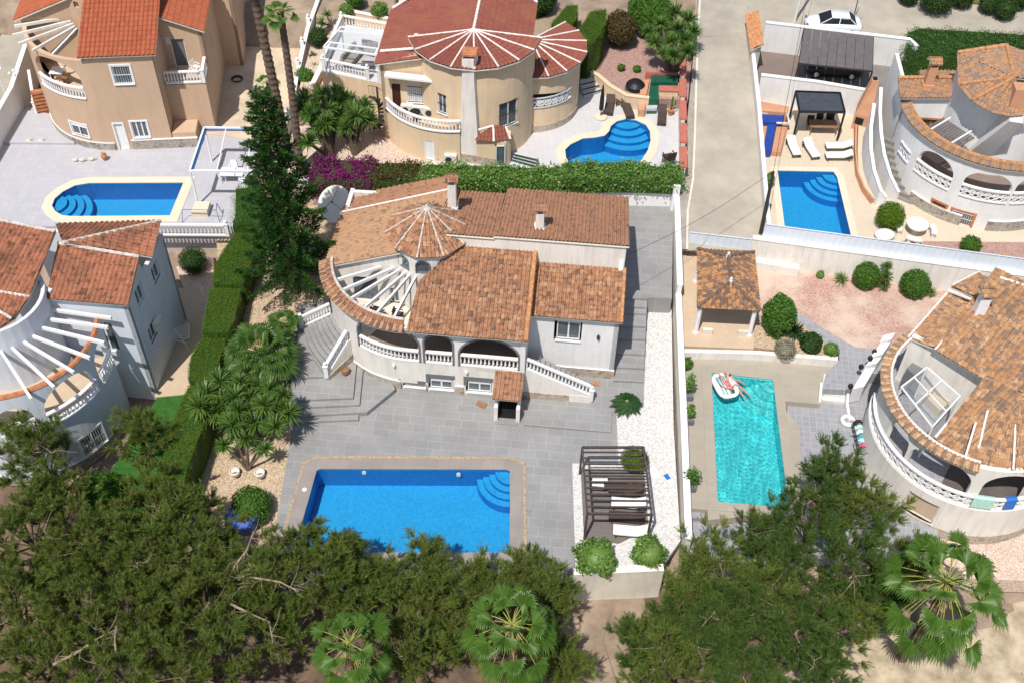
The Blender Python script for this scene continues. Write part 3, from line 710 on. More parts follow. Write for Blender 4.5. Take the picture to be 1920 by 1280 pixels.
def fanpalm(base, top, label, n=26, r=.85, plen=1.1, m='palm', skirt=True, tr=.2, name='fan_palm', group=None, seed=0, lo=-.5, hi=1.1, droop=.3, trunk_m='palmbark', cup=.25):
    rng = np.random.default_rng(seed); base, top = V3(base), V3(top); t = empty(name, base, label, 'palm tree', group); parts = []; st = []
    for i in range(n):
        az = i*2.39996+rng.uniform(-.25, .25); el = hi-(hi-lo)*((i+.5)/n)**.8; d = np.array([math.cos(az)*math.cos(el), math.sin(az)*math.cos(el), math.sin(el)])
        fanleaf(np.array(top), d, plen*rng.uniform(.8, 1.15)*(.5+.6*(i/n)), r*rng.uniform(.8, 1.12)*(.8+.2*i/n), parts, st, droop*rng.uniform(.7, 1.5)*(1.3-el*.5), cup=cup, roll=rng.uniform(-.5, .5))
    for (v, f), (a, b, c) in zip(parts, st):
        mb = MB(); mb.v.extend([tuple(q) for q in v])
        for q in f: mb.f.append(list(dict.fromkeys(q))); mb.m.append(0); mb.uv.append(None)
        mb.tube([a, b, c], [.035, .022, .014], 4, 1); mb.build('frond', [M[m], M['stalk']], t)
    k = MB(); pts = []; rs = []; H_ = (top-base).length; nn = max(4, int(H_/.22))
    for i in range(nn+1):
        f = i/nn; pts.append(base.lerp(top, f)+Vector((math.sin(f*2.5)*.12, math.cos(f*3)*.05-.05, 0))*min(1, H_/6)); rs.append(tr*(1.15-.3*f)*(1.12 if i % 2 else .94))
    k.tube(pts, rs, 10); k.build('trunk', M[trunk_m], t)
    if skirt:
        q = 160; az = rng.uniform(0, 6.28, q); d = np.stack([np.cos(az)*.55, np.sin(az)*.55, -np.ones(q)*.8], 1); d = unit(d)
        o = np.array(top)-np.array([0, 0, .2])+rng.normal(0, .08, (q, 3)); v, f = blades(o, d, rng.uniform(.5, 1.3, q), .05, .3); npmesh('dry_skirt', v, f, M['straw'], t)
    return t
# ================================================================ ground and plots
def zs(y): return 1.75+max(0, (y-53))*(4.11-1.75)/(P(1350, 68, 4.12).y-53)          # the lane climbs away from the camera
def Pf(u, v, zf):
    z = 2.0
    for _ in range(12): z = zf(P(u, v, z).y)
    return P(u, v, z)
def terrain():
    xs = list(np.arange(-60, 61, 2.5)); ys = [-30, 0, 15]+list(np.arange(18, 34, 1.0))+list(np.arange(34, 100, 3.0))+[110, 140, 200]
    xs = [-400, -150]+xs+[150, 400]; ys = ys+[500]
    def h(x, y):
        if y < 26: z = -2.3
        elif y < 32.5: z = -2.3+(y-26)/6.5*.3
        elif y < 34: z = -2.0+(y-32.5)/1.5*1.1
        elif y < 54: z = -.9
        elif y < 57: z = -.9+(y-54)/3*1.8
        elif y < 76: z = .9
        elif y < 79: z = .9+(y-76)*1.0
        else: z = 3.9+(y-79)*.03
        return z+.12*math.sin(x*.7+y*.3)*math.cos(y*.55-x*.2)
    vs = [(x, y, h(x, y)) for y in ys for x in xs]; n = len(xs)
    fs = [(j*n+i, j*n+i+1, (j+1)*n+i+1, (j+1)*n+i) for j in range(len(ys)-1) for i in range(n-1)]
    mb = MB(); mb.add(vs, fs); 
    for i, f in enumerate(mb.f):
        c = sum(mb.v[k][1] for k in f)/4; cx_ = sum(mb.v[k][0] for k in f)/4; mb.m[i] = 1 if c < (38 if cx_ < -9 else 32.5) and not (3.2 < cx_ < 7 and c > 22) and cx_ < 17 else 0  # ground below the pines gets the shade-darkened slot
    struct('ground', mb, [M['dirt'], M['littershade']], True)
terrain()
# --- main plot (level 0)
sheet('garden_gravel', [(440, 560), (640, 560), (640, 900), (560, 1060), (330, 1060), (300, 900)], 0.0, 'gravel_brown', 2)
sheet('upper_garden_gravel', [(400, 375), (668, 372), (720, 480), (620, 600), (540, 612), (420, 640)], .95, 'gravel_brown', 1.5)
sheet('paved_deck', [(551, 700), (549, 800), (527, 925), (505, 1075), (1078, 1075), (1074, 868), (1160, 868), (1156, 779), (1207, 760), (1213, 560), (1000, 560), (700, 560)], .012, 'grey_slab', 2.5)
H = Fr(P(765, 622, 5.2), P(985, 640, 5.2))        # frame of the main house
def prs(name, px, z, m, d=.4): return sheet(name, px, z, m, d)
prs('paved_step', [(547, 791), (672, 786), (672, 700), (547, 690)], .17, 'grey_slab')
prs('paved_step', [(545, 780), (688, 772), (741, 729), (700, 640), (545, 640)], .34, 'grey_slab')
prs('paved_step', [(547, 764), (674, 758), (680, 697), (690, 640), (545, 640)], .51, 'grey_slab')
prs('paved_step', [(547, 750), (662, 745), (668, 684), (660, 610), (545, 600)], .68, 'grey_slab')
prs('paved_step', [(552, 708), (612, 705), (655, 640), (620, 560), (552, 590)], .85, 'grey_slab')
prs('paved_step', [(555, 676), (588, 672), (609, 702), (640, 650), (630, 560), (560, 570)], 1.02, 'grey_slab')
# drive with steps on the right of the house
stepz = [(715, .17), (690, .34), (664, .5), (636, .67), (612, .84), (588, 1.0), (576, 1.17), (560, 1.34)]
for i, (v, z) in enumerate(stepz):
    mb = MB(); y0 = H.l(P(1180, v, z))[1]; q = [H(12.0, y0), H(13.85, y0+.1), H(13.85, 8.3), H(12.0, 8.3)]; mb.prism([(p.x, p.y) for p in q], z-.6, z); struct('drive_step', mb, M['grey_slab'])
mb = MB(); q = [H(11.9, 8.1), H(15.4, 8.3), H(15.5, 17.4), H(11.9, 17.2)]; mb.prism([(p.x, p.y) for p in q], 0, 1.37); struct('driveway', mb, M['grey_slab'])
mb = MB(); q = [H(12.0, -1.9), H(12.0, -.25), H(6.9, -.25), H(6.9, -1.9)]; mb.prism([(p.x, p.y) for p in q], -.2, .13); struct('paved_step', mb, M['grey_slab'])
sheet('white_gravel_bed', [(1212, 572), (1259, 572), (1263, 800), (1276, 1012), (1240, 1064), (1079, 1070), (1073, 868), (1160, 868), (1156, 779), (1207, 760)], .05, 'gravel_white', .4)
sheet('pergola_deck', [(1089, 882), (1208, 882), (1216, 990), (1160, 1018), (1095, 1010)], .09, 'deckboard', .2)

def pool(name, px, z, depth, cop, copm, label, water='water', floor='pool_floor', deep='pool_deep', edge=None, wl=.14, steps=None, stepm='pool_floor'):
    """sunken basin with walls, floor, water sheet and coping ring"""
    pts = [P(u, v, z) for (u, v) in px]; n = len(pts); t = empty(name, sum(pts, Vector())/n, label, 'swimming pool')
    ar = sum(pts[i].x*pts[(i+1) % n].y-pts[(i+1) % n].x*pts[i].y for i in range(n))
    if ar < 0: pts = pts[::-1]
    def off(d):
        out = []
        for i in range(n):
            a, b, c = pts[i-1], pts[i], pts[(i+1) % n]; e1 = (b-a).normalized(); e2 = (c-b).normalized(); n1 = Vector((e1.y, -e1.x, 0)); n2 = Vector((e2.y, -e2.x, 0))
            k = n1+n2; k = k/max(k.length_squared/2, .5)*1.0; out.append(b+k*d)
        return out
    mb = MB()
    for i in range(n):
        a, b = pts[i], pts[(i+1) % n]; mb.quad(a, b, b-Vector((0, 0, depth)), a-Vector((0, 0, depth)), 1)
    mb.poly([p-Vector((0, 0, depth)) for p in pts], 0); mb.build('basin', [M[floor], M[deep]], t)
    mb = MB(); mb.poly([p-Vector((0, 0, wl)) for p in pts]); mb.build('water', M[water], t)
    o = off(cop); o2 = off(-.03); mb = MB()
    for i in range(n):
        j = (i+1) % n; up = Vector((0, 0, .02))
        mb.quad(o2[i]+up, o[i]+up, o[j]+up, o2[j]+up); mb.quad(o2[j]+up, pts[j]-Vector((0, 0, .07)), pts[i]-Vector((0, 0, .07)), o2[i]+up); mb.quad(o[i]+up, o[i]-up*3, o[j]-up*3, o[j]+up)
    if edge:
        e = off(cop+edge[1])
        for i in range(n): j = (i+1) % n; up = Vector((0, 0, .026)); mb.quad(o[i]+up, e[i]+up, e[j]+up, o[j]+up, 1)
    mb.build('coping', [M[copm], M[edge[0] if edge else copm]], t)
    if steps:
        c, a0, a1, radii = steps; c = P(c[0], c[1], z)
        for k, r in enumerate(radii):
            zz = z-wl-.12-.24*k; mb = MB(); ps = [c]+[Vector((c.x+r*math.cos(rad(a0+(a1-a0)*i/14)), c.y+r*math.sin(rad(a0+(a1-a0)*i/14)), 0)) for i in range(15)]
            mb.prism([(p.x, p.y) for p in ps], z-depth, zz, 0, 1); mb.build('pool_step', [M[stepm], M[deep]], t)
    return t, pts
def cut_hole(slab_names, pts, z):
    """open the slabs where a basin sinks through them (boolean-free: rebuild as ring is done by the outline)"""
    for o in list(bpy.data.objects):
        if o.get('kind') == 'structure' and any(o.name.startswith(s) for s in slab_names):
            bm = bmesh.new(); bm.from_mesh(o.data); n = len(pts)
            for i in range(n):
                a, b = pts[i], pts[(i+1) % n]; e = (b-a)
                if e.length < .02: continue
                no = Vector((e.y, -e.x, 0)).normalized()
                bmesh.ops.bisect_plane(bm, geom=bm.verts[:]+bm.edges[:]+bm.faces[:], plane_co=a, plane_no=no, dist=1e-4)
            import mathutils.geometry as mg
            kill = []
            for f in bm.faces:
                c = f.calc_center_median(); ins = False; j = n-1
                for i in range(n):
                    if ((pts[i].y > c.y) != (pts[j].y > c.y)) and (c.x < (pts[j].x-pts[i].x)*(c.y-pts[i].y)/(pts[j].y-pts[i].y)+pts[i].x): ins = not ins
                    j = i
                if ins: kill.append(f)
            bmesh.ops.delete(bm, geom=kill, context='FACES'); bm.to_mesh(o.data); bm.free()
def rounded(px, k, r):
    return px
_, pp = pool('swimming_pool', [(593, 881), (600, 878), (950, 879), (957, 882), (957, 1036), (549, 1036)], .02, 1.6, .72, 'coping_slate',
    'large rectangular bright blue swimming pool with slate coping before the central villa', edge=('coping_edge', .16), steps=((957, 879), 180, 270, [.85, 1.2, 1.55, 1.9]))
cut_hole(['paved_deck', 'garden_gravel', 'ground'], pp, .02)
for (u, v) in ((683, 884), (860, 888)):
    mb = MB(); p = P(u, v, -.3); p.y -= .1; mb.tube([p+Vector((0, .12, 0)), p], [.13, .13], 12); tag(mb.build('pool_light', M['white']), 'round white underwater lamp in the far wall of the large pool, %s' % ('nearer the left corner' if u < 700 else 'nearer the corner steps'), 'pool lamp', 'underwater lamps of the large pool')
mb = MB(); mb.lathe(P(571, 917, .04), [(.13, 0), (.13, .02), (.03, .03)], 12); tag(mb.build('skimmer_lid', M['white']), 'small round white skimmer lid in the slate coping left of the large pool', 'pool lid')

# ================================================================ main house
hb = H(3, 5, 0); MH = empty('villa', hb, 'white central villa with weathered terracotta tile roofs, round tower and curved pergola terrace', 'house')
AC = (H(-.2, 5.75).x, H(-.2, 5.75).y); AR = 5.58; ha = math.degrees(H.a)
def hang(a): return a+ha
arcp = arc(AC, AR, hang(189), hang(270), 20); fp = arcp+[Vector((H(6.7, .17).x, H(6.7, .17).y))]
fp[-1] = Vector(H(6.7, (H.l(arcp[-1])[1])).xy)
W1 = Wall(fp, 2.46, lambda d: 5.28, .28)
a1 = W1.arch((676, 656), (787, 684), 612, 2.5, 1.35, 728); a2 = W1.arch((798, 686), (849, 690), 630, 2.5, .62); a3 = W1.arch((863, 692), (971, 701), 638, 2.5, 1.35)
mb = MB(); W1.mesh(mb, 0, 1)
for a in (a1, a2, a3): W1.trim(mb, a, .12, 1)
mb.build('upper_wall', [M['creamwall'], M['greytrim']], MH)
W0 = Wall(fp, .62, 2.46, .3); Wst = Wall(fp, -.05, .62, .36)
ws = [W0.win((755, 712), (797, 727)), W0.win((802, 702), (850, 741)), W0.win((873, 706), (922, 747))]
for o in ws: o[2] = max(o[2], .25); o[3] = max(o[3]-.18, o[2]+.3)
W0.z0 = .62
def split(W, z0, z1):
    r = []
    for o in W.op: r.append(o)
    return r
Wf = Wall(fp, -.05, 2.46, .32); Wf.op = ws
mb = MB(); Wf.mesh(mb, 0, 1); mb.build('lower_wall', [M['creamwall'], M['greytrim']], MH)
# stone base band, proud of the wall, broken at the windows
sb = sorted(ws, key=lambda o: o[0]); cuts = [0]+[c for o in sb for c in (o[0]-.12, o[1]+.12)]+[Wf.L[-1]]
for i in range(0, len(cuts), 2):
    a, b = cuts[i], cuts[i+1]; n = max(1, int((b-a)/.4)); pth = [Wf.at(a+(b-a)*k/n)[0]-Wf.at(a+(b-a)*k/n)[1]*.07 for k in range(n+1)]
    mb = MB(); Wall(pth, -.03, .66, .065).mesh(mb, 0)
    Wall([p-Wf.at(a)[1]*.0 for p in pth], .66, .72, .065).mesh(mb, 1); mb.build('stone_base', [M['stone'], M['white']], MH)
for i, o in enumerate(ws):
    part = None; z0, z1 = o[2], o[3]; o2 = [o[0]+.12, o[1]-.04, z0+.02, z1-(.05 if i else .03), 0]
    window_in(Wf, o2, MH, 'white', 'glass', shutter=.3 if i else 0, inset=.14, mull=1 if i else 0)
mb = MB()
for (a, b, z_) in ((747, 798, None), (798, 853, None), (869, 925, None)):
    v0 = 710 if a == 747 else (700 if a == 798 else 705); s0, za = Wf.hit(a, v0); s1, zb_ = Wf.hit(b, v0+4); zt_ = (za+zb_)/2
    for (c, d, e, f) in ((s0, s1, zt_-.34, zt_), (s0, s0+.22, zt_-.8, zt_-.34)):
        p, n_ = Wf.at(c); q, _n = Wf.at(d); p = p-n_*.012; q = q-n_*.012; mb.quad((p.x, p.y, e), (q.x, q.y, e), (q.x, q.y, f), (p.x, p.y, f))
mb.build('grey_band', M['greytrim'], MH)  # flat grey panels above and left of the basement windows
# terrace floor and inner walls
mb = MB(); fl = [(p.x, p.y) for p in arc(AC, AR-.1, hang(186), hang(270), 16)]+[(H(6.6, .1).x, H(6.6, .1).y), (H(6.6, 5.4).x, H(6.6, 5.4).y), (H(-5.4, 5.4).x, H(-5.4, 5.4).y)]
mb.prism(fl, 2.2, 2.5, 0); mb.prism([H(-.2, .3).xy, H(6.6, .3).xy, H(6.6, 5.3).xy, H(-.2, 5.3).xy], 2.4, 2.51, 1); mb.prism([H(-2.9, 1.6).xy, H(-.2, .45).xy, H(-.2, 2.2).xy, H(-2.2, 3.0).xy], 2.4, 2.51, 1); mb.build('terrace_floor', [M['creamdull'], M['brownshade']], MH)  # roofed stretch of floor coloured brown to stand for shade
mb = MB(); W = Wall([H(.3, 2.7).xy, H(6.6, 2.7).xy], 2.5, 5.4, .2); W.op = [[1.0, 2.0, 2.5, 4.6, 0], [3.2, 5.2, 2.5, 4.6, 0]]; W.mesh(mb); mb.build('terrace_wall', M['brownshade'], MH)  # cream wall coloured brown for the shade it stands in
for o in W.op: window_in(W, o, MH, 'white', 'glass', door=True)
# left room: walls under the rake
Wl = Wall([H(-5.62, 12.0).xy, H(-5.62, 4.85).xy], .5, 5.35, .25); mb = MB(); Wl.mesh(mb)
Wg = Wall([H(-5.62, 4.85).xy, H(.2, 4.85).xy], 2.4, lambda d: 5.3+d*.36, .25); og = Wg.win((661, 518), (711, 562)); og[2] = 2.55; og2 = Wg.win((729, 540), (752, 598)); og2[2] = 2.5; og2[1] = min(og2[1], 5.6); Wg.mesh(mb)
Wb = Wall([H(12.0, 12.2).xy, H(-5.6, 11.8).xy], .5, 5.4, .25); Wb.mesh(mb); mb.build('rear_wall', M['creamwall'], MH)
window_in(Wg, og, MH, 'greytrim', 'glass', door=True); 
if og2[1]-og2[0] > .3: window_in(Wg, og2, MH, 'white', 'glass', door=True)
# right wing
Wr = Wall([H(6.7, 2.4).xy, H(11.95, 2.4).xy], -.05, 5.15, .28); ow = Wr.win((1040, 601), (1089, 641)); mb = MB(); Wr.mesh(mb, 0, 1)
Wrs = Wall([H(11.95, 2.4).xy, H(11.95, 12.2).xy], -.05, lambda d: min(5.15+.33*d, 6.15) if d < 3.1 else 7.75-.315*(d-3.1), .28); Wrs.mesh(mb)
Ws2 = Wall([H(6.7, .1).xy, H(6.7, 5.4).xy], -.05, lambda d: 5.3+.26*d, .28); Ws2.mesh(mb)
mb.build('wing_wall', [M['whitewall'], M['greytrim']], MH)
window_in(Wr, [ow[0]+.16, ow[1]-.1, ow[2]+.05, ow[3]-.12, 0], MH, 'white', 'glass', inset=.16)
mb = MB(); Wall([H(6.72, 2.34).xy, H(11.99, 2.34).xy], -.03, .7, .055).mesh(mb, 0); Wall([H(6.6, 2.32).xy, H(11.99, 2.32).xy], .7, .76, .07).mesh(mb, 1); Wall([H(12.01, 2.32).xy, H(12.01, 6).xy], -.03, .7, .055).mesh(mb, 0); mb.build('stone_base', [M['stone'], M['white']], MH)
# parapet wall between the roofs
mb = MB(); q = [H(4.35, 5.5), H(12.0, 5.5), H(12.0, 5.72), H(4.35, 5.72)]; mb.prism([(p.x, p.y) for p in q], 5.0, 7.9); q = [H(1.6, 5.5), H(4.35, 5.5), H(4.35, 5.72), H(1.6, 5.72)]; mb.prism([(p.x, p.y) for p in q], 5.0, 7.72); mb.build('parapet_wall', M['creamwall'], MH)
# roofs
def roofobj(name, panels, mats, parent, ridges=(), rm='mortar', rr=.1, **kw):
    mb = MB()
    for p in panels:
        pts, pl = p if isinstance(p, tuple) else (p, None); roof_into(mb, pts, pl, **kw)
    for r_ in ridges: ridge(mb, r_[0], r_[1], r_[2] if len(r_) > 2 else rr, 2)
    return mb.build(name, [M[mats], M['creamdull'], M[rm]], parent)
zr1 = lambda y: 5.48+(y+.3)*.262
roofobj('front_roof', [[H(-.05, -.3, zr1(-.3)), H(6.78, -.3, zr1(-.3)), H(6.78, 5.5, zr1(5.5)), H(2.25, 5.5, zr1(5.5)), H(.2, 2.95, zr1(2.95))]], 'roof_main', MH, [(H(6.74, -.3, 5.56), H(6.74, 5.5, 7.08), .13)], 'ridge_or')
zr2 = lambda y: 5.18+(y-2.05)*.3
roofobj('wing_roof', [[H(6.74, 2.05, zr2(2.05)), H(12.12, 2.05, zr2(2.05)), H(12.12, 5.5, zr2(5.5)), H(6.74, 5.5, zr2(5.5))]], 'roof_main', MH, [(H(12.05, 2.05, 5.24), H(12.05, 5.5, 6.28), .1)], 'ridge_or')
zr3 = lambda y: 8.05-(y-5.5)*.325
roofobj('rear_roof', [[H(4.3, 5.42, zr3(5.42)), H(12.15, 5.42, zr3(5.42)), H(12.15, 12.7, zr3(12.7)), H(4.45, 12.7, zr3(12.7))], [H(1.2, 5.42, zr3(5.5)-.1), H(4.33, 5.42, zr3(5.5)-.1), H(4.33, 11.9, zr3(11.9)-.1), H(1.2, 11.9, zr3(11.9)-.1)]], 'roof_back', MH, [], 'ridge_or')
ap = P(838, 368, 7.5); hp = H(-5.7, 9.5, 5.25)
l1 = H(-5.8, 4.62, 5.25); l2 = H(-5.8, 11.9, 5.2)
pl4 = [H(-5.8, 4.62, 5.28), H(-5.8, 9.5, 5.28), H(.9, 9.5, 7.65)]
roofobj('left_roof', [([H(-5.8, 4.62), H(-1.2, 4.62), H(.3, 4.62), H(1.3, 9.6), H(-5.8, 9.6)], pl4)], 'roof_sand', MH, [(H(-5.7, 9.55, 5.42), H(1.1, 9.6, 7.85), .06)], 'mortar_white')
roofobj('rear_left_roof', [([H(-5.8, 9.6), H(1.3, 9.6), H(1.3, 12.1), H(-5.8, 12.1)], [H(-5.8, 9.6, 5.28), H(1.3, 9.6, 7.7), H(-5.8, 12.1, 4.6)])], 'roof_back', MH, [(H(-4.9, 11.9, 5.0), H(-3.6, 11.2, 5.5), .05)], 'mortar_white')
# tower
TC = H(.27, 6.4); TR = 2.2
tw_ = Wall([Vector(p) for p in arc(TC, TR, ha+160, ha+395, 40)], 2.6, 7.35, .22)
angs = [(739, 487), (756, 505), (795, 504), (834, 497)]
for (u, v) in ((741, 492), (756, 500), (793, 503), (833, 498)):
    s_, z_ = tw_.hit(u, v); tw_.op.append([s_-.4, s_+.4, 5.75, 6.75, .4])
mb = MB(); tw_.mesh(mb, 0, 1)
for o in tw_.op: tw_.trim(mb, o, .07, 1, .03)
mb.build('tower_wall', [M['creamwall'], M['greytrim']], MH)
for o in tw_.op: window_in(tw_, [o[0], o[1], o[2], o[3], 0], MH, 'greytrim', 'glass', sill=False, inset=.1, mull=0)
def cone(c, r, z0, z1, n, a_off, tiles, parent, name='tower_roof', rm='mortar', skip=(), rr=.09, a0=None, a1=None, ridge_skip=()):
    mb = MB(); ap_ = Vector((c[0], c[1], z1)); cr = []
    rng_ = range(n) if a0 is None else range(n)
    step = 360/n if a0 is None else (a1-a0)/n
    st = a_off if a0 is None else a0
    for i in rng_:
        if i in skip: continue
        a, b = rad(st+i*step), rad(st+(i+1)*step)
        pa = Vector((c[0]+r*math.cos(a), c[1]+r*math.sin(a), z0)); pb = Vector((c[0]+r*math.cos(b), c[1]+r*math.sin(b), z0))
        roof_into(mb, [pa, pb, ap_]); 
        if i not in ridge_skip: cr.append((pa+Vector((0, 0, .07)), ap_+Vector((0, 0, .05))))
    for (p, q) in cr: ridge(mb, p, q, rr, 2)
    mb.lathe(ap_-Vector((0, 0, .15)), [(.3, 0), (.26, .12), (.12, .26), (.05, .38), (.02, .4)], 10, 2)
    return mb.build(name, [M[tiles], M['creamdull'], M[rm]], parent)
cone((TC.x, TC.y), 2.52, 7.25, 9.0, 10, ha+12, 'roof_main', MH, ridge_skip=(), rr=.055)
# tile coping on the curved wall and the radial beams
def ring(mb, c, r0, r1, z0, z1, a0, a1, n, m=0, **kw):
    for i in range(n):
        a, b = rad(a0+(a1-a0)*i/n), rad(a0+(a1-a0)*(i+1)/n); f = lambda r, t_, z: Vector((c[0]+r*math.cos(t_), c[1]+r*math.sin(t_), z))
        roof_into(mb, [f(r1, a, z1), f(r1, b, z1), f(r0, b, z0), f(r0, a, z0)], m=m, **kw)
mb = MB(); ring(mb, AC, 5.2, 6.0, 5.62, 5.34, ha+187, ha+269, 22, tw=.24, th=.45); mb.tube(arc3(AC, 5.22, ha+187, ha+269, 30, 5.66), .09, 6, 2); mb.build('tile_coping', [M['roof_main'], M['creamdull'], M['mortar']], MH)
for (u, v) in ((633, 526), (641, 546), (657, 562), (680, 581), (705, 590), (738, 597)):
    p = P(u, v, 5.35); d = (TC.xy-p.xy).normalized(); a_ = ang(AC, p); e = Vector((AC[0]+5.3*math.cos(rad(a_)), AC[1]+5.3*math.sin(rad(a_)), 5.38)); q = TC.xy-d*2.15
    mb = MB(); mb.bar(e, (q.x, q.y, 5.42), .12, .2); mb.build('pergola_beam', M['white'], MH)
# balustrades between the arches
for o in (a1, a2, a3):
    n = max(2, int((o[1]-o[0])/.45)); pth = [Vector((*(W1.at(o[0]+.03+(o[1]-o[0]-.06)*k/n)[0]+W1.at(o[0]+.03+(o[1]-o[0]-.06)*k/n)[1]*.06), 2.5)) for k in range(n+1)]
    balustrade(pth, .95, MH, sp=.23)
def onarc(r, a, z): return Vector((AC[0]+r*math.cos(rad(ha+a)), AC[1]+r*math.sin(rad(ha+a)), z))
for k in range(7):
    r = 7.45-.27*k; mb = MB(); q = [onarc(5.5, 199+30*i/8, 0) for i in range(9)]+[onarc(r, 229-30*i/8, 0) for i in range(9)]; mb.prism([(p.x, p.y) for p in q], .3, 1.05+.2*(k+1)); mb.build('curved_step', M['grey_slab'], MH)
balustrade([onarc(7.45, 197.5, 1.15), onarc(5.75, 203, 2.45)], .92, MH, sp=.22, posts=[onarc(7.55, 197.2, 1.0)], name='stair_balustrade')
balustrade([onarc(7.55, 230, 1.0), onarc(5.75, 228.5, 2.45)], .92, MH, sp=.22, posts=[onarc(7.65, 230.2, .85)], name='stair_balustrade')
mb = MB(); q = [onarc(7.5, 229.3, 0), onarc(7.5, 230.6, 0), onarc(5.6, 229.4, 0), onarc(5.6, 228, 0)]; mb.prism([(p.x, p.y) for p in q], 0, [1.05, 1.05, 2.5, 2.5]); mb.build('stair_wall', M['creamwall'], MH)
mb = MB(); q = [onarc(7.6, 230.8, 0), onarc(7.6, 231.5, 0), onarc(5.65, 230.2, 0), onarc(5.65, 229.6, 0)]; mb.prism([(p.x, p.y) for p in q], .3, [1.0, 1.0, 1.3, 1.3]); mb.build('stone_base', M['stone'], MH)
# right staircase: from the terrace down to the right
n = 12
for k in range(n):
    x0 = 6.9+3.7*k/n; z = 2.4-2.3*k/n; mb = MB(); q = [H(x0, .5), H(x0+3.7/n, .5), H(x0+3.7/n, 1.75), H(x0, 1.75)]; mb.prism([(p.x, p.y) for p in q], -.1, z); mb.build('stair_tread', M['creamdull'] if 0 else M['grey_slab'], MH)
mb = MB(); q = [H(6.72, .28), H(10.7, .28), H(10.7, .46), H(6.72, .46)]; mb.prism([(p.x, p.y) for p in q], .55, [2.5, .62, .62, 2.5]); mb.build('stair_wall', M['creamwall'], MH)
mb = MB(); q = [H(6.72, .24), H(9.4, .24), H(9.4, .46), H(6.72, .46)]; mb.prism([(p.x, p.y) for p in q], -.05, .56); q = [H(9.4, .26), H(10.75, .26), H(10.75, .46), H(9.4, .46)]; mb.prism([(p.x, p.y) for p in q], -.05, .62, 1); mb.build('stone_base', [M['stone'], M['creamwall']], MH)
balustrade([H(6.8, .37, 2.5), H(10.6, .37, .62)], .88, MH, sp=.23, posts=[H(10.7, .37, .2)], name='stair_balustrade')
# covered basement entrance
mb = MB()
for x in (5.12, 6.42):
    q = [H(x, -1.5), H(x+.16, -1.5), H(x+.16, .1), H(x, .1)]; mb.prism([(p.x, p.y) for p in q], -.05, [1.05, 1.05, 2.15, 2.15])
    q = [H(x-.02, -1.72), H(x+.2, -1.72), H(x+.2, -1.48), H(x-.02, -1.48)]; mb.prism([(p.x, p.y) for p in q], -.05, 1.25)
mb.build('porch_wall', M['creamwall'], MH)
mb = MB(); q = [H(5.28, -1.5), H(6.42, -1.5), H(6.42, 0), H(5.28, 0)]; mb.prism([(p.x, p.y) for p in q], 0, .04); mb.build('porch_floor', M['black'], MH)
roofobj('porch_roof', [[H(5.0, -1.72, 1.98), H(6.68, -1.72, 1.98), H(6.68, -.02, 2.56), H(5.0, -.02, 2.56)]], 'roof_back', MH)
mb = MB(); q = [H(5.2, -1.95), H(6.5, -1.95), H(6.5, -1.5), H(5.2, -1.5)]; mb.prism([(p.x, p.y) for p in q], .0, .1); mb.build('door_step', M['grey_slab'], MH)
# chimneys
def chimney(c, w_, z0, z1, parent, tiles='roof_main', wall='creamwall', slope=0, name='chimney'):
    mb = MB(); c = V3(c)
    mb.box((c.x, c.y, (z0+z1-.55)/2), (w_, w_, z1-.55-z0), H.a); mb.box((c.x, c.y, z0+.3), (w_*1.35, w_*1.35, .3), H.a)
    for a in (-1, 1):
        for b in (-1, 1): mb.box((c.x+a*w_*.4, c.y+b*w_*.4, z1-.42), (.09, .09, .3), H.a)
    mb.box((c.x, c.y, z1-.42), (w_*.7, w_*.7, .26), H.a, 1)
    o = mb.build(name, [M[wall], M['black']], parent)
    m2 = MB(); h = w_*.78
    f = lambda x, y, z: Vector((c.x+x, c.y+y, z))
    roof_into(m2, [f(-h, -h, z1-.26), f(h, -h, z1-.26), f(h, .0, z1), f(-h, .0, z1)], tw=.18, th=.25); roof_into(m2, [f(-h, h, z1-.26), f(h, h, z1-.26), f(h, .0, z1), f(-h, .0, z1)], tw=.18, th=.25)
    m2.build('chimney_cap', [M[tiles], M['creamdull']], o)
c = H(1.45, 8.6); chimney(c, .5, 7.0, 9.75, MH)
c = H(6.85, 7.1); chimney(c, .48, 7.2, 9.3, MH, 'roof_back')
mb = MB()
for (u, v) in ((740, 690), (875, 706)):
    s_, z_ = Wf.hit(u, v); p, nn = Wf.at(s_); q = p-nn*.1; mb.lathe((q.x, q.y, 1.95), [(.05, 0), (.1, .06), (.1, .2), (.04, .26)], 8)
mb.build('wall_lamp', M['white'], MH)
s_, z_ = Wr.hit(1122, 630); p, nn = Wr.at(s_); mb = MB(); mb.lathe((p.x-nn.x*.12, p.y-nn.y*.12, z_-.2), [(.04, 0), (.1, .1), (.1, .3), (.03, .42)], 6); mb.bar((p.x, p.y, z_+.1), (p.x-nn.x*.12, p.y-nn.y*.12, z_+.2), .03, .03); mb.build('wall_lantern', M['metaldark'], MH)
# gutters / white band at the roof's right end
# ================================================================ neighbouring villas
def fra(p, deg): return Fr(p, (p[0]+math.cos(rad(deg)), p[1]+math.sin(rad(deg))))
def rp(panels_xyz): return [V3(p) for p in panels_xyz]
def xy(p): return Vector((p[0], p[1]))
def solid(F, pts, z0, z1, m, parent, name, mats=None):
    mb = MB(); mb.prism([F(x, y).xy for x, y in pts], z0, z1); return mb.build(name, M[m], parent)
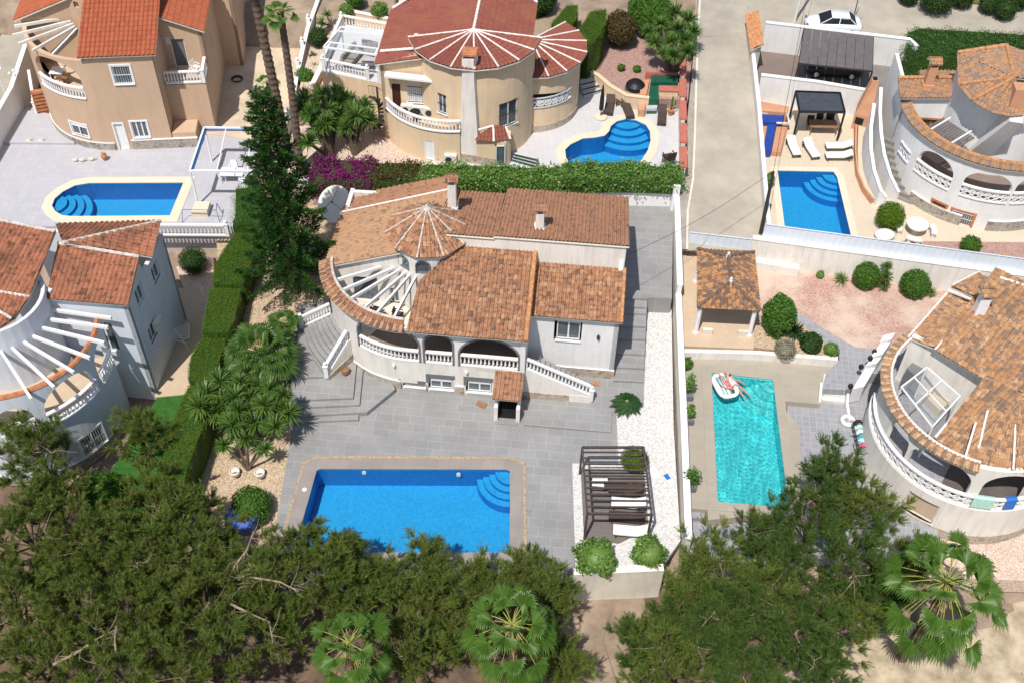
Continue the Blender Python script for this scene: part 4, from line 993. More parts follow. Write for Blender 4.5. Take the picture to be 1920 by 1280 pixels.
# ---------------- tan villa, top left
T = fra(P(252, 280, 2), 6.3); TV = empty('villa', T(0, 5, 2), 'tall tan rendered villa with bright orange tile roof, beside the pool with the rounded end', 'house')
tc = T(-1.2, 5.4).xy; ta = 6.3
tp = [Vector(p) for p in arc(tc, 5.38, ta+172, ta+270, 22)]+[T(2.8, .02).xy]
Wt = Wall(tp, 2, lambda d: 9.3 if d < 8.9 else 9.62, .28)
w1 = Wt.win((131, 228), (168, 258)); w2 = Wt.win((212, 233), (243, 281)); w2[2] = 2.02; w3 = Wt.win((244, 229), (281, 257)); w4 = Wt.win((207, 124), (251, 157))
oa = Wt.arch((84, 166), (160, 178), 117, 6.25, 1.2, 118)
mb = MB(); Wt.mesh(mb, 0, 0); mb.build('wall', M['tan'], TV)
for o, kw in ((w1, dict(shutter=.2)), (w3, dict(mull=2)), (w4, dict(bars=True, mull=0))): window_in(Wt, o, TV, 'white', 'glass', trimw=.12, inset=.05, **kw)
window_in(Wt, w2, TV, 'white', 'white', door=True, trimw=.1, inset=.06, mull=0)
n = 9; pth = [Vector((*(Wt.at(oa[0]+(oa[1]-oa[0])*k/n)[0]), 6.25)) for k in range(n+1)]; balustrade(pth, .95, TV, sp=.22)
Wx = Wall([T(2.8, .0).xy, T(2.8, 6).xy], 2, lambda d: 9.5+.3*d, .25); mb = MB(); Wx.mesh(mb)
Wu = Wall([T(2.8, 3.6).xy, T(5.6, 3.6).xy], 6.2, lambda d: 10.3-.42*d, .25); od = [.55, 1.5, 6.22, 8.5, 0]; Wu.op = [od]; Wu.mesh(mb)
Wy = Wall([T(5.6, 3.6).xy, T(5.6, 10).xy], 2, 9.1, .25); o5 = Wy.win((394, 60), (400, 86)); Wy.mesh(mb)
Wz = Wall([T(5.6, 10).xy, T(7.0, 10).xy], 2, 9.6, .25); Wz.mesh(mb); Wall([T(7.0, 10).xy, T(7.0, 16).xy], 2, 9.6, .25).mesh(mb)
Wall([T(2.8, 1.6).xy, T(5.6, 1.6).xy, T(5.6, 3.6).xy], 2, 6.2, .25).mesh(mb)
Wall([T(-6.6, 12).xy, T(-6.6, 4.9).xy, T(-1.0, 4.9).xy], 2, lambda d: 9.7 if d < 7.1 else 9.7+(d-7.1)*.42, .25).mesh(mb)
mb.build('wing_wall', M['tan'], TV); window_in(Wu, od, TV, 'white', 'greytrim', door=True, mull=0)
mb = MB(); mb.prism([T(2.8, 1.6).xy, T(5.6, 1.6).xy, T(5.6, 3.7).xy, T(2.8, 3.7).xy], 6.1, 6.24); mb.prism([T(-6.4, 4.9).xy]+[T(*T.l(p)).xy for p in arc(tc, 5.2, ta+178, ta+270, 12)]+[T(2.6, .2).xy, T(2.6, 4.9).xy], 6.0, 6.22); mb.build('balcony_floor', M['sandtile'], TV)
balustrade([T(2.9, 1.68, 6.22), T(5.5, 1.68, 6.22), T(5.5, 3.4, 6.22)], .95, TV, sp=.22, posts=[T(5.5, 1.68, 6.22)], post_h=0)
# stone base, stair box and bench
mb = MB(); st = [p+(Vector(tc)-p).normalized()*-.05 for p in tp[2:-1]]; s2 = T(-.9, -.05).xy
Wall(st+[T(-1.28, -.05).xy], 1.98, 2.55, .05).mesh(mb, 0); Wall(st+[T(-1.28, -.06).xy], 2.55, 2.62, .06).mesh(mb, 1)
mb.prism([T(-.02, -.05).xy, T(4.5, -.05).xy, T(4.5, 1.6).xy, T(-.02, .0).xy], 1.9, 2.75); mb.prism([T(-.04, -.08).xy, T(4.55, -.08).xy, T(4.55, .06).xy, T(-.04, .06).xy], 2.75, 2.82, 1)
mb.build('stone_base', [M['stone_grey'], M['white']], TV); solid(T, [(2.85, .05), (4.5, .05), (4.5, 1.58), (2.85, 1.58)], 2.7, 3.2, 'tan', TV, 'planter_wall')
zt = lambda y: 9.73+(y+.25)*.3
roofobj('front_roof', [[T(-1.95, -.25, zt(-.25)), T(3.15, -.25, zt(-.25)), T(3.15, 9, zt(9)), T(-1.95, 9, zt(9))]], 'roof_orange', TV, [], 'mortar', tw=.3, th=.42)
roofobj('wing_roof', [([T(2.75, 3.3), T(5.9, 3.3), T(5.9, 13), T(2.75, 13)], [T(2.75, 3.3, 10.55), T(5.9, 3.3, 9.2), T(2.75, 13, 10.55)])], 'roof_orange', TV, [], tw=.3, th=.42)
roofobj('left_roof', [([T(-7.0, 4.6), T(-1.5, 4.6), T(-1.5, 12), T(-7.0, 12)], [T(-7.0, 4.6, 9.75), T(-1.5, 4.6, 11.9), T(-7.0, 12, 9.75)])], 'roof_orange', TV, [], tw=.3, th=.42)
mb = MB(); wc = T(-1.9, 6.9).xy; Wc = Wall([Vector(p) for p in arc(wc, 2.35, 150, 400, 30)], 6.2, 13.4, .2); ow = Wc.win((136, 3), (149, 16)); Wc.mesh(mb); mb.build('tower_wall', M['tan'], TV)
cone(wc, 2.75, 13.3, 15.2, 10, 0, 'roof_orange', TV)
for (a, b) in (((27, 50), (129, 33)), ((24, 67), (133, 41)), ((35, 83), (138, 46)), ((61, 96), (141, 51)), ((99, 103), (145, 55))):
    p, q = P(a[0], a[1], 9.35), P(b[0], b[1], 9.6); mb = MB(); mb.bar(p, q, .13, .2); mb.build('pergola_beam', M['creamwall'], TV)
mb = MB(); pq = P(315, 66, 8.6); mb.box((pq.x, pq.y, 8.4), (.3, .85, .6), T.a); tag(mb.build('air_conditioner', M['ac'], TV))
# ---------------- pale blue villa, lower left
B = fra(P(293, 737, 0), -4.5); ba = -4.5; BV = empty('villa', B(-3, 2, 0), 'pale blue villa with orange tile roofs and white radial beams at the left edge', 'house')
bc, br = circ3(P(20, 745, 6.7), P(120, 700, 6.7), P(186, 592, 6.7)); bl = B.l(bc)
bpth = [Vector(p) for p in arc(bc, br, ba+215, ba+378, 34)]
Wb1 = Wall(bpth, -.6, 6.6, .28)
o1 = Wb1.arch((88, 787), (184, 733), 690, None, 1.3, 140); o2 = Wb1.arch((184, 715), (221, 655), 618, None, 1.3, 198); o3 = Wb1.arch((5, 814), (72, 797), 762, None, 1.0, 42); BZ = o1[2]-.1; o2[:] = [11.7, 13.4, BZ, 6.15, .85]; o1[2] = o3[2] = BZ; o1[0] += .1; o1[3] = 6.25; o4 = Wb1.win((150, 815), (200, 838)); sm = (o4[0]+o4[1])/2; o4[0] = sm-.75; o4[1] = sm+.75; zc = Wb1.hit(175, 826)[1]; o4[2] = zc-.75; o4[3] = zc+.75
mb = MB(); Wb1.mesh(mb); mb.build('curved_wall', M['bluewall'], BV)
window_in(Wb1, o4, BV, 'white', 'glass', bars=True, trimw=.1, inset=.04)
for o in (o1, o2, o3):
    n = 8; pth = [Vector((*(Wb1.at(o[0]+(o[1]-o[0])*k/n)[0]-Wb1.at(o[0]+(o[1]-o[0])*k/n)[1]*.12), BZ)) for k in range(n+1)]; balustrade(pth, .95, BV, sp=.24)
mb = MB(); mb.prism([p for p in arc(bc, br-.15, ba+215, ba+378, 24)], BZ-.3, BZ-.02); mb.build('balcony_floor', M['sandtile'], BV)
mb = MB(); pts3 = arc3(bc, br-.14, ba+215, ba+378, 40, 6.68); mb.tube(pts3, .16, 6); mb.build('tile_coping', M['terra'], BV)
Wb2 = Wall([B(-4.4, 0).xy, B(0, 0).xy], -.6, 7.5, .25); Wb3 = Wall([B(0, 0).xy, B(0, 6.2).xy], -.6, lambda d: min(7.5+.33*d, 8.2) if d < 2.6 else 7.2, .25)
wA = Wb3.win((275, 540), (290, 640)); m_ = (wA[0]+wA[1])/2; Wb3.op = []
for (u, v) in ((262, 552), (286, 622), (292, 510)):
    s_, z_ = Wb3.hit(u, v); Wb3.op.append([s_-.5, s_+.5, z_-.6, z_+.6, 0])
Wb4 = Wall([B(0, 6.2).xy, B(-8, 6.2).xy], -.6, 6.9, .25); ob = Wb2.win((150, 585), (178, 612)); Wb2.op = [[2.0, 3.1, 3.5, 5.9, 0]]
mb = MB(); Wb2.mesh(mb); Wb3.mesh(mb); Wb4.mesh(mb); Wall([B(-7.8, 1.2).xy, B(-4.2, 0).xy], 3, 8, .25).mesh(mb); mb.build('wall', M['bluewall'], BV)
for o in Wb3.op: window_in(Wb3, o, BV, 'white', 'glass')
window_in(Wb2, Wb2.op[0], BV, 'white', 'glass', door=True)
s_, z_ = Wb3.hit(290, 605); p, nn = Wb3.at(s_); mb = MB(); mb.box((p.x-nn.x*.2, p.y-nn.y*.2, z_), (.32, .85, .6), B.a); mb.build('air_conditioner', M['ac'], BV)
zb = lambda y: 7.72+(y+.3)*.33
roofobj('front_roof', [[B(-4.4, -.3, zb(-.3)), B(.25, -.3, zb(-.3)), B(.12, 2.5, zb(2.5)), B(-4.6, 2.9, zb(2.9))]], 'roof_blue', BV, [(B(-4.6, 2.95, 8.9), B(.15, 2.55, 8.75), .1)], 'mortar', tw=.28, th=.4)
ap = P(118, 455, 9.3); c1 = P(286, 482, 7.75); c2 = P(302, 414, 7.75); c3 = P(104, 420, 8.3)
roofobj('right_roof', [[xy3 for xy3 in (c1, c2, ap)]], 'roof_blue', BV, [(ap, c2, .1)], 'mortar', tw=.28, th=.4)
roofobj('rear_roof', [[c2, ap, c3]], 'roof_blue', BV, [], 'mortar', tw=.28, th=.4)
a_, b_, c_, d_ = P(-50, 402, 9.9), P(104, 434, 9.6), P(56, 556, 8.7), P(-50, 538, 8.7)
roofobj('left_roof', [([a_, b_, c_, d_], [b_, c_, d_]), ([d_, c_, P(28, 596, 8.3), P(-8, 612, 8.3), P(-60, 600, 8.3)], [d_, c_, P(20, 600, 8.25)])], 'roof_blue', BV, [(a_, b_, .1), (d_, c_, .09), (P(-20, 572, 8.75), P(22, 597, 8.45), .09)], 'mortar', tw=.28, th=.4)
tb_ = B.l(P(30, 650, 6.9)); mb = MB(); tcb = P(-20, 560, 8.2).xy; Wall([Vector(p) for p in arc(tcb, 2.9, 200, 420, 22)], 3, 8.3, .2).mesh(mb); mb.build('tower_wall', M['bluewall'], BV)
for (a, b) in (((97, 581), (209, 597)), ((86, 598), (203, 614)), ((72, 613), (196, 643)), ((55, 628), (169, 671)), ((36, 636), (139, 698)), ((17, 647), (102, 726)), ((0, 656), (59, 748))):
    mb = MB(); mb.bar(P(a[0], a[1], 6.9), P(b[0], b[1], 6.9), .14, .2); mb.build('pergola_beam', M['white'], BV)
mb = MB(); bs = [p+(p-bc).normalized()*.06 for p in bpth[8:30]]; Wall(bs, -.6, .1, .06).mesh(mb, 0); Wall(bs, .1, .17, .08).mesh(mb, 1); mb.build('stone_base', [M['stone_grey'], M['white']], BV)
# ---------------- yellow villa, top centre
Yf = fra(P(800, 295, 2.7), -4); YV = empty('villa', Yf(3, 4, 2.7), 'pale yellow villa with dark red tile roofs and white ridge lines', 'house')
tb, tr = circ3(P(812, 115, 10.3), P(905, 130, 10.3), P(1000, 95, 10.3)); 
twr = tr-.35; Wy1 = Wall([Vector(p) for p in arc(tb, twr, 184, 356, 40)], 2.6, 10.25, .28)
y1 = Wy1.win((938, 196), (967, 230)); y1 = [y1[0]-.1, y1[1]+.1, y1[2], y1[3], 0]; Wy1.op[-1] = y1
y3 = Wy1.win((823, 175), (835, 215)); m_ = (y3[0]+y3[1])/2; y3[0] = m_-.35; y3[1] = m_+.35
mb = MB(); Wy1.mesh(mb); mb.build('tower_wall', M['yellow'], YV)
for o in (y1, y3): window_in(Wy1, o, YV, 'white', 'glass', bars='metaldark', inset=.08)
za = vz(900, 312, 2.7, 55)
def secnpanel(c, r, z0, z1, a0, a1, n, apx, tiles, parent, name, rm, rr=.06, **kw):
    mb = MB(); cr = []
    for i in range(n):
        a, b = rad(a0+(a1-a0)*i/n), rad(a0+(a1-a0)*(i+1)/n)
        pa = Vector((c[0]+r*math.cos(a), c[1]+r*math.sin(a), z0)); pb = Vector((c[0]+r*math.cos(b), c[1]+r*math.sin(b), z0))
        roof_into(mb, [pa, pb, V3(apx)], **kw); cr.append(pa)
        if i == n-1: cr.append(pb)
    for p in cr: ridge(mb, p+Vector((0, 0, .08)), V3(apx)+Vector((0, 0, .06)), rr, 2)
    mb.lathe(V3(apx)-Vector((0, 0, .1)), [(.32, 0), (.26, .12), (.1, .24), (.03, .34)], 10, 2)
    return mb.build(name, [M[tiles], M['creamwall'], M[rm]], parent)
apy = Vector((tb.x-.1, tb.y, 11.9))
for _ in range(30):
    q = np.array(apy)-CC; v_ = 640-FPX*(q@Uv)/(q@Fv)
    apy.z += (v_-57)*.02
secnpanel(tb, tr+.1, 10.3, apy.z, 192, 352, 8, apy, 'roof_red', YV, 'tower_roof', 'mortar_white', tw=.3, th=.42)
yz = lambda x: 8.95+(x+3.5)*.285
rx = Yf.l(apy)[0]; ry = Yf.l(apy)[1]
roofobj('left_roof', [([Yf(-3.5, 1.5), Yf(.1, 1.5), Yf(rx, ry), Yf(rx, 12), Yf(.2, 12), Yf(-3.5, 8.4)], [Yf(-3.5, 1.5, 9.0), Yf(-3.5, 8, 9.0), Yf(rx, ry, apy.z)])], 'roof_red', YV, [(Yf(-3.3, 2.9, 9.15), Yf(.3, 2.2, 10.15), .1), (Yf(rx, ry, apy.z+.05), Yf(rx, 12, apy.z+.05), .1), (Yf(-3.4, 8.4, 9.15), Yf(.2, 12, 10.15), .1)], 'mortar_white', tw=.3, th=.42)
rr_ = P(1033, 18, 9.3); rr2 = P(1003, 97, 9.6); l_ = Yf.l(rr_); l2_ = Yf.l(rr2)
roofobj('right_roof', [([Yf(rx, ry), Yf(rx+3.9, ry-.6), Yf(rx+3.9, 10.6), Yf(rx, 13)], [Yf(rx, ry, apy.z), Yf(rx, 13, apy.z), Yf(rx+3.9, ry, apy.z-1.55)])], 'roof_red', YV, [(Yf(rx+.3, 12.9, apy.z), Yf(rx+3.9, 10.7, apy.z-1.45), .1)], 'mortar_white', tw=.3, th=.42)
# block walls
mb = MB(); Wq = Wall([Yf(-3.2, 12).xy, Yf(-3.2, 1.85).xy], 2.6, 8.8, .25); Wq.mesh(mb)
Wf2 = Wall([Yf(-3.2, 1.85).xy, Yf(1.2, 1.85).xy], 2.6, lambda d: 9.0+d*.28, .25); d1 = Wf2.win((734, 157), (753, 204)); d1[2] = 5.22; d2 = Wf2.win((763, 161), (795, 193)); Wf2.mesh(mb)
Wall([Yf(rx+3.3, ry-2).xy, Yf(rx+3.3, 10).xy], 2.6, apy.z-1.6, .25).mesh(mb); mb.build('wall', M['yellow'], YV)
window_in(Wf2, d1, YV, 'door_dark', 'door_dark', door=True, mull=0, inset=.05); window_in(Wf2, d2, YV, 'white', 'white', bars='metaldark', inset=.06)
cb, cbr = circ3(P(728, 205, 5.3), P(785, 238, 5.3), P(862, 246, 5.3)); a0_, a1_ = ang(cb, P(728, 205, 5.3)) % 360, ang(cb, P(862, 246, 5.3)) % 360
bp = [Vector(p) for p in arc(cb, cbr, a0_-4, a1_, 22)]; Wbal = Wall(bp, 2.6, 5.2, .3); db = Wbal.win((795, 262), (815, 294)); db[2] = 2.72; mb = MB(); Wbal.mesh(mb); mb.prism([p for p in bp]+[Yf(1.5, 1.9).xy, Yf(-3.2, 1.9).xy], 5.1, 5.22, 0); mb.build('balcony_wall', M['yellow'], YV)
window_in(Wbal, db, YV, 'white', 'white', door=True, mull=0, inset=.03)
balustrade([Vector((p.x, p.y, 5.22)) for p in bp], .95, YV, sp=.24, posts=[Vector((bp[0].x, bp[0].y, 5.22))])
# chimney breast
mb = MB(); pa, pb = P(868, 300, 2.7), P(893, 305, 2.7); e = (pb-pa).normalized(); nrm = Vector((-e.y, e.x, 0)); za2 = 11.0
for z0, z1, h0, h1 in ((2.7, 5.2, .75, .62), (5.2, 9.4, .62, .42), (9.4, 11.0, .42, .40)):
    cen = (pa+pb)/2+nrm*.35; vs = []
    for z, h in ((z0, h0), (z1, h1)):
        for (x, y) in ((-1, -1), (1, -1), (1, 1), (-1, 1)): q = cen+e*x*h+nrm*y*.45; vs.append((q.x, q.y, z))
    mb.add(vs, [(0, 1, 5, 4), (1, 2, 6, 5), (2, 3, 7, 6), (3, 0, 4, 7), (4, 5, 6, 7)])
cen = (pa+pb)/2+nrm*.35; mb.box((cen.x, cen.y, 11.1), (.62, .75, .2), Yf.a, 1); mb.box((cen.x, cen.y, 11.25), (.95, 1.0, .14), Yf.a, 2); mb.build('chimney', [M['creamwall'], M['black'], M['terra']], YV)
# small red porch roof, door, stone base
pz = 5.3; q1, q2, q3 = P(889, 262, 5.0), P(955, 265, 5.0), P(930, 234, 5.6)
mb = MB(); top = P(925, 236, 5.7); roof_into(mb, [P(890, 263, 4.9), P(926, 266, 4.9), top, P(897, 244, 5.6)], tw=.24, th=.3); roof_into(mb, [P(926, 266, 4.9), P(957, 261, 4.9), P(947, 237, 5.6), top], tw=.24, th=.3)
for a, b in ((P(926, 266, 5.0), top), (P(957, 261, 5.0), P(948, 237, 5.7)), (P(897, 244, 5.7), top)): ridge(mb, a, b, .08, 2)
mb.build('porch_roof', [M['roof_red'], M['creamwall'], M['mortar_white']], YV)
g = [P(893, 307, 2.7), P(928, 312, 2.7), P(948, 311, 2.7), P(957, 305, 2.7), P(957, 290, 2.7), P(893, 290, 2.7)]; mb = MB(); mb.prism([p.xy for p in g], 2.7, 4.75); mb.build('porch_wall', M['yellow'], YV)
Wd = Wall([P(929, 312.5, 2.7).xy, P(947, 311.5, 2.7).xy], 2.72, 4.6, .05); window_in(Wd, [0, Wd.L[-1], 2.74, 4.5, 0], YV, 'white', 'glass', bars=True, door=True, inset=-.06, mull=0)
mb = MB(); g = [P(865, 303, 2.7), P(895, 307.5, 2.7), P(928, 313, 2.7), P(928, 308, 2.7), P(865, 298, 2.7)]; mb.prism([p.xy for p in g], 2.6, 3.35); mb.build('stone_base', M['stone'], YV)
# veranda with its own cone roof
vc, vr = circ3(P(985, 147, 7.5), P(1060, 137, 7.5), P(1101, 100, 7.5)); vwr = vr-.45
va = lambda u, v, z: ang(vc, P(u, v, z)) % 360
Wv_ = Wall([Vector(p) for p in arc(vc, vwr, 225, 385, 30)], 2.6, 7.45, .25); ov = Wv_.arch((988, 208), (1063, 200), 158, 4.75, 1.1, 1030); ov2 = Wv_.arch((1068, 196), (1086, 176), 150, 4.75, 1.0, 1078)
mb = MB(); Wv_.mesh(mb); mb.prism([p for p in arc(vc, vwr-.1, 0, 350, 24)], 4.5, 4.72, 1); mb.build('veranda_wall', [M['yellow'], M['dark']], YV)  # veranda floor coloured dark to read as shade behind the arches
for o in (ov, ov2):
    n = 7; pth = [Vector((*(Wv_.at(o[0]+(o[1]-o[0])*k/n)[0]), 4.75)) for k in range(n+1)]; balustrade(pth, .9, YV, sp=.26, lattice=True)
apv = Vector((vc.x, vc.y, 8.8)); 
for _ in range(30): q = np.array(apv)-CC; apv.z += ((640-FPX*(q@Uv)/(q@Fv))-76)*.02
secnpanel(vc, vr, 7.5, apv.z, 205, 412, 10, apv, 'roof_red', YV, 'veranda_roof', 'mortar_white', tw=.3, th=.42)
mb = MB(); Wall([Vector(p) for p in arc(vc, vwr+.06, 235, 380, 24)], 2.6, 3.2, .06).mesh(mb, 0); mb.build('stone_base', M['stone'], YV)
mb = MB(); mb.bar(P(722, 140, 8.3), P(812, 150, 8.3), .55, .16); mb.build('awning_case', M['white'], YV)
# ---------------- white villa, top right
X = fra(P(1790, 430, 1.6), -4); xa = -4; XV = empty('villa', X(2.5, 6, 1.6), 'white round villa with mottled brown roofs and terracotta window frames, top right', 'house')
xc = X(2.4, 6.3).xy; xr = 6.15
Wx1 = Wall([Vector(p) for p in arc(xc, xr, xa+150, xa+318, 40)], 1.5, 6.85, .3)
def archm(W, ul, ur, crown, zb, rise): return W.arch(ul, ur, crown, zb, rise)
q1 = Wx1.arch((1713, 320), (1780, 350), 283, 3.95, 1.1, 1748); q2 = Wx1.arch((1797, 365), (1887, 378), 322, 3.95, 1.1, 1843); q3 = Wx1.arch((1893, 380), (1960, 380), 330, 3.95, 1.1, 1925); q0 = Wx1.arch((1683, 290), (1700, 312), 268, 3.95, .8, 1690)
q4 = Wx1.win((1750, 376), (1772, 391)); q5 = Wx1.win((1787, 393), (1818, 425)); q5[2] = 1.65
mb = MB(); Wx1.mesh(mb); mb.prism([p for p in arc(xc, xr-.15, 0, 350, 30)], 3.7, 3.92, 1); mb.build('curved_wall', [M['whitewall'], M['brownshade']], XV)  # balcony floor browned to stand for the shade inside
for o in (q1, q2, q3, q0):
    n = 8; pth = [Vector((*(Wx1.at(o[0]+(o[1]-o[0])*k/n)[0]), 3.95)) for k in range(n+1)]; balustrade(pth, .95, XV, lattice=True)
window_in(Wx1, q4, XV, 'terra', 'glass', trimw=.16, bars='metaldark', inset=.04); window_in(Wx1, q5, XV, 'terra', 'glass', bars=True, trimw=.16, door=True, inset=.04)
mb = MB(); ring(mb, xc, xr-.35, xr+.3, 7.05, 6.85, xa+165, xa+318, 26, tw=.24, th=.45); mb.tube(arc3(xc, xr-.33, xa+165, xa+318, 30, 7.08), .1, 6, 2); mb.build('tile_coping', [M['roof_tan2'], M['creamdull'], M['ridge_or']], XV)
xt = X(2.5, 6.6).xy; xtr = 3.45
Wx2 = Wall([Vector(p) for p in arc(xt, xtr, xa+140, xa+330, 30)], 3.9, 9.7, .25); mb = MB(); Wx2.mesh(mb)
Wx3 = Wall([X(-3.8, 6.6).xy, X(.2, 6.6).xy], 3.9, lambda d: 7.4+.12*d, .25); x1 = Wx3.win((1725, 223), (1765, 245)); Wx3.mesh(mb); Wall([X(-3.8, 12).xy, X(-3.8, 6.6).xy], 1.5, 7.4, .25).mesh(mb)
mb.build('tower_wall', M['whitewall'], XV); window_in(Wx3, x1, XV, 'terra', 'glass', trimw=.14)
roofobj('left_roof', [([X(-4.3, 6.3), X(.1, 6.3), X(.1, 8.0), X(-4.3, 8.0)], [X(-4.3, 6.3, 7.45), X(.1, 6.3, 7.8), X(-4.3, 9.6, 8.3)])], 'roof_tan2', XV, [(X(-4.3, 8, 8.0), X(.1, 8, 8.35), .12)], 'ridge_or', tw=.26, th=.36)
roofobj('rear_roof', [([X(-2.4, 8.3), X(.5, 8.3), X(.5, 10.2), X(-2.4, 10.2)], [X(-4.0, 8.3, 7.6), X(.5, 8.3, 7.9), X(-4.0, 13, 6.4)])], 'roof_tan2', XV, [], 'ridge_or', tw=.26, th=.36)
apx = P(1901, 146, 11.6); zz = 9.75
cvs = [P(1797, 160, zz), P(1822, 190, zz), P(1858, 211, zz), P(1895, 219, zz), P(1940, 214, zz)]
mb = MB(); A1, A2 = P(1795, 101, zz+.35), P(1887, 87, 11.2)
roof_into(mb, [apx, cvs[0], A1], tw=.26, th=.36); roof_into(mb, [apx, A1, A2], tw=.26, th=.36)
for a, b in zip(cvs[:-1], cvs[1:]): roof_into(mb, [apx, a, b], tw=.26, th=.36)
roof_into(mb, [apx, A2, P(1960, 100, 10.3), P(1960, 160, 10.2)], [apx, A2, P(1960, 130, 10.3)], tw=.26, th=.36)
for b in (cvs[0], cvs[1], A2): ridge(mb, apx, V3(b)+Vector((0, 0, .1)), .13, 2)
ridge(mb, A1+Vector((0, 0, .1)), A2+Vector((0, 0, .1)), .13, 2); mb.build('tower_roof', [M['roof_tan2'], M['creamdull'], M['ridge_or']], XV)
chimney(P(1742, 150, 8.3), .55, 7.6, 10.0, XV, 'roof_tan2', 'terrawall')
# battered chimney rib on the tower and slatted canopy
mb = MB(); a, b, c, d = P(1802, 298, 4.6), P(1848, 305, 4.6), P(1918, 232, 9.6), P(1893, 228, 9.6); back = Vector((.5, 1.6, 0))
vs = [a, b, c, d, a+back, b+back, c+back, d+back]; mb.add(vs, [(0, 1, 2, 3), (0, 3, 7, 4), (1, 5, 6, 2), (3, 2, 6, 7)]); mb.build('chimney_rib', M['whitewall'], XV)
mb = MB(); c = P(1905, 190, 10.4); mb.box((c.x, c.y, c.z+.2), (.9, .9, 1.8), X.a); mb.build('chimney', M['terrawall'], XV)
mb = MB(); a, b, c, d = P(1726, 248, 6.4), P(1785, 283, 6.4), P(1826, 258, 7.0), P(1770, 222, 7.0)
for i in range(13):
    f = i/12; mb.bar(V3(a).lerp(b, f), V3(d).lerp(c, f), .16, .04)
for f in (.12, .82): p = V3(a).lerp(b, f); q = V3(d).lerp(c, f); k = (q-p)*.12; mb.bar(p-k+Vector((0, 0, .1)), q+k+Vector((0, 0, .1)), .09, .09, 1)
mb.build('slatted_canopy', [M['shade'], M['white']], XV)
mb = MB(); sbp = [p+(p-xc).normalized()*.1 for p in [Vector(p) for p in arc(xc, xr, xa+215, xa+318, 26)]]
Wall(sbp[:10], 1.5, 2.4, .1).mesh(mb, 0); Wall(sbp[:10], 2.4, 2.47, .12).mesh(mb, 1); Wall(sbp[13:], 1.5, 2.4, .1).mesh(mb, 0); Wall(sbp[13:], 2.4, 2.47, .12).mesh(mb, 1); mb.build('stone_base', [M['stone_grey'], M['white']], XV)
# ---------------- right villa with glazed terrace
Rf = fra(P(1640, 780, 0), -29); RV = empty('villa', Rf(4, 2, 0), 'cream villa with broad speckled brown roof and curved lattice balcony, right of the turquoise pool', 'house')
rc, rr0 = circ3(P(1660, 690, 5.7), P(1672, 750, 5.7), P(1748, 822, 5.7)); r2, rr1 = circ3(P(1632, 765, 2.9), P(1690, 878, 2.9), P(1860, 950, 2.9))
cW = Rf(4.85, -.75).xy
Wr1 = Wall([Vector(p) for p in arc(cW, 5.15, 150, 330, 40)], 2.4, 5.65, .28)
z1 = Wr1.arch((1665, 805), (1700, 845), 720, 2.55, 1.1, 1685); z2 = Wr1.arch((1705, 850), (1822, 905), 835, 2.55, 1.2, 1760); z3 = Wr1.arch((1842, 912), (1930, 912), 868, 2.55, 1.1, 1890)
mb = MB(); Wr1.mesh(mb); mb.build('curved_wall', M['creamwall'], RV)
mb = MB(); mb.prism([p for p in arc(r2, rr1-.1, 0, 350, 40)], 2.3, 2.5); mb.prism([p for p in arc(cW, 5.0, 238, 330, 20)]+[cW], 2.4, 2.52, 1); mb.build('balcony_floor', [M['patio'], M['dark']], RV)  # sector under the terrace roof painted dark in place of shade
Wr2 = Wall([Vector(p) for p in arc(r2, rr1, 150, 330, 40)], -.6, 2.5, .3); z4 = Wr2.win((1700, 905), (1765, 960)); z4 = [z4[0]+.3, z4[1]-.2, .3, 1.9, 0]; Wr2.op = [z4]; mb = MB(); Wr2.mesh(mb); mb.build('balcony_wall', M['creamwall'], RV)
window_in(Wr2, z4, RV, 'creamdull', 'sandtile', mull=0)
pth = [Vector((p.x, p.y, 2.5)) for p in arc(r2, rr1-.12, 160, 325, 34)]; balustrade(pth, .95, RV, lattice=True)
mb = MB(); ring(mb, cW, 4.95, 5.5, 5.85, 5.65, 118, 252, 26, tw=.24, th=.45); mb.tube(arc3(cW, 4.96, 118, 252, 30, 5.88), .08, 6, 2); mb.build('tile_coping', [M['roof_right'], M['creamdull'], M['mortar_white']], RV)
za_ = 5.6
ra, rb_, rc_, rd = P(1700, 635, 5.7), P(1792, 507, 6.6), P(1862, 512, 7.8), P(1752, 607, 6.6)
roofobj('side_roof', [([P(1701, 633, 5.8), P(1751, 657, 6.2), P(1846, 548, 6.9), P(1775, 549, 5.9)], [P(1701, 633, 5.8), P(1775, 549, 5.8), P(1751, 657, 6.4)]), ([P(1783, 538, 5.9), P(1837, 507, 6.2), P(1862, 520, 6.7), P(1832, 563, 6.6)], [P(1783, 538, 5.9), P(1837, 507, 5.9), P(1832, 563, 6.8)])], 'roof_right', RV, [(P(1703, 632, 5.95), P(1776, 549, 5.95), .07), (P(1753, 655, 6.5), P(1846, 548, 7.3), .06), (P(1778, 545, 6.0), P(1832, 566, 6.9), .1), (P(1785, 535, 6.0), P(1838, 508, 6.0), .06)], 'mortar_white')
big = [P(1749, 657, 6.3), P(1858, 722, 6.3), P(1875, 728, 6.3), P(2010, 790, 6.3), P(2010, 560, 8.9), P(1862, 512, 8.0)]
roofobj('main_roof', [(big, [P(1749, 657, 6.35), P(1862, 727, 6.35), P(1864, 514, 8.3)])], 'roof_right', RV, [(P(1875, 520, 8.35), P(1935, 540, 8.4), .07)], 'mortar_white', tw=.28, th=.4)
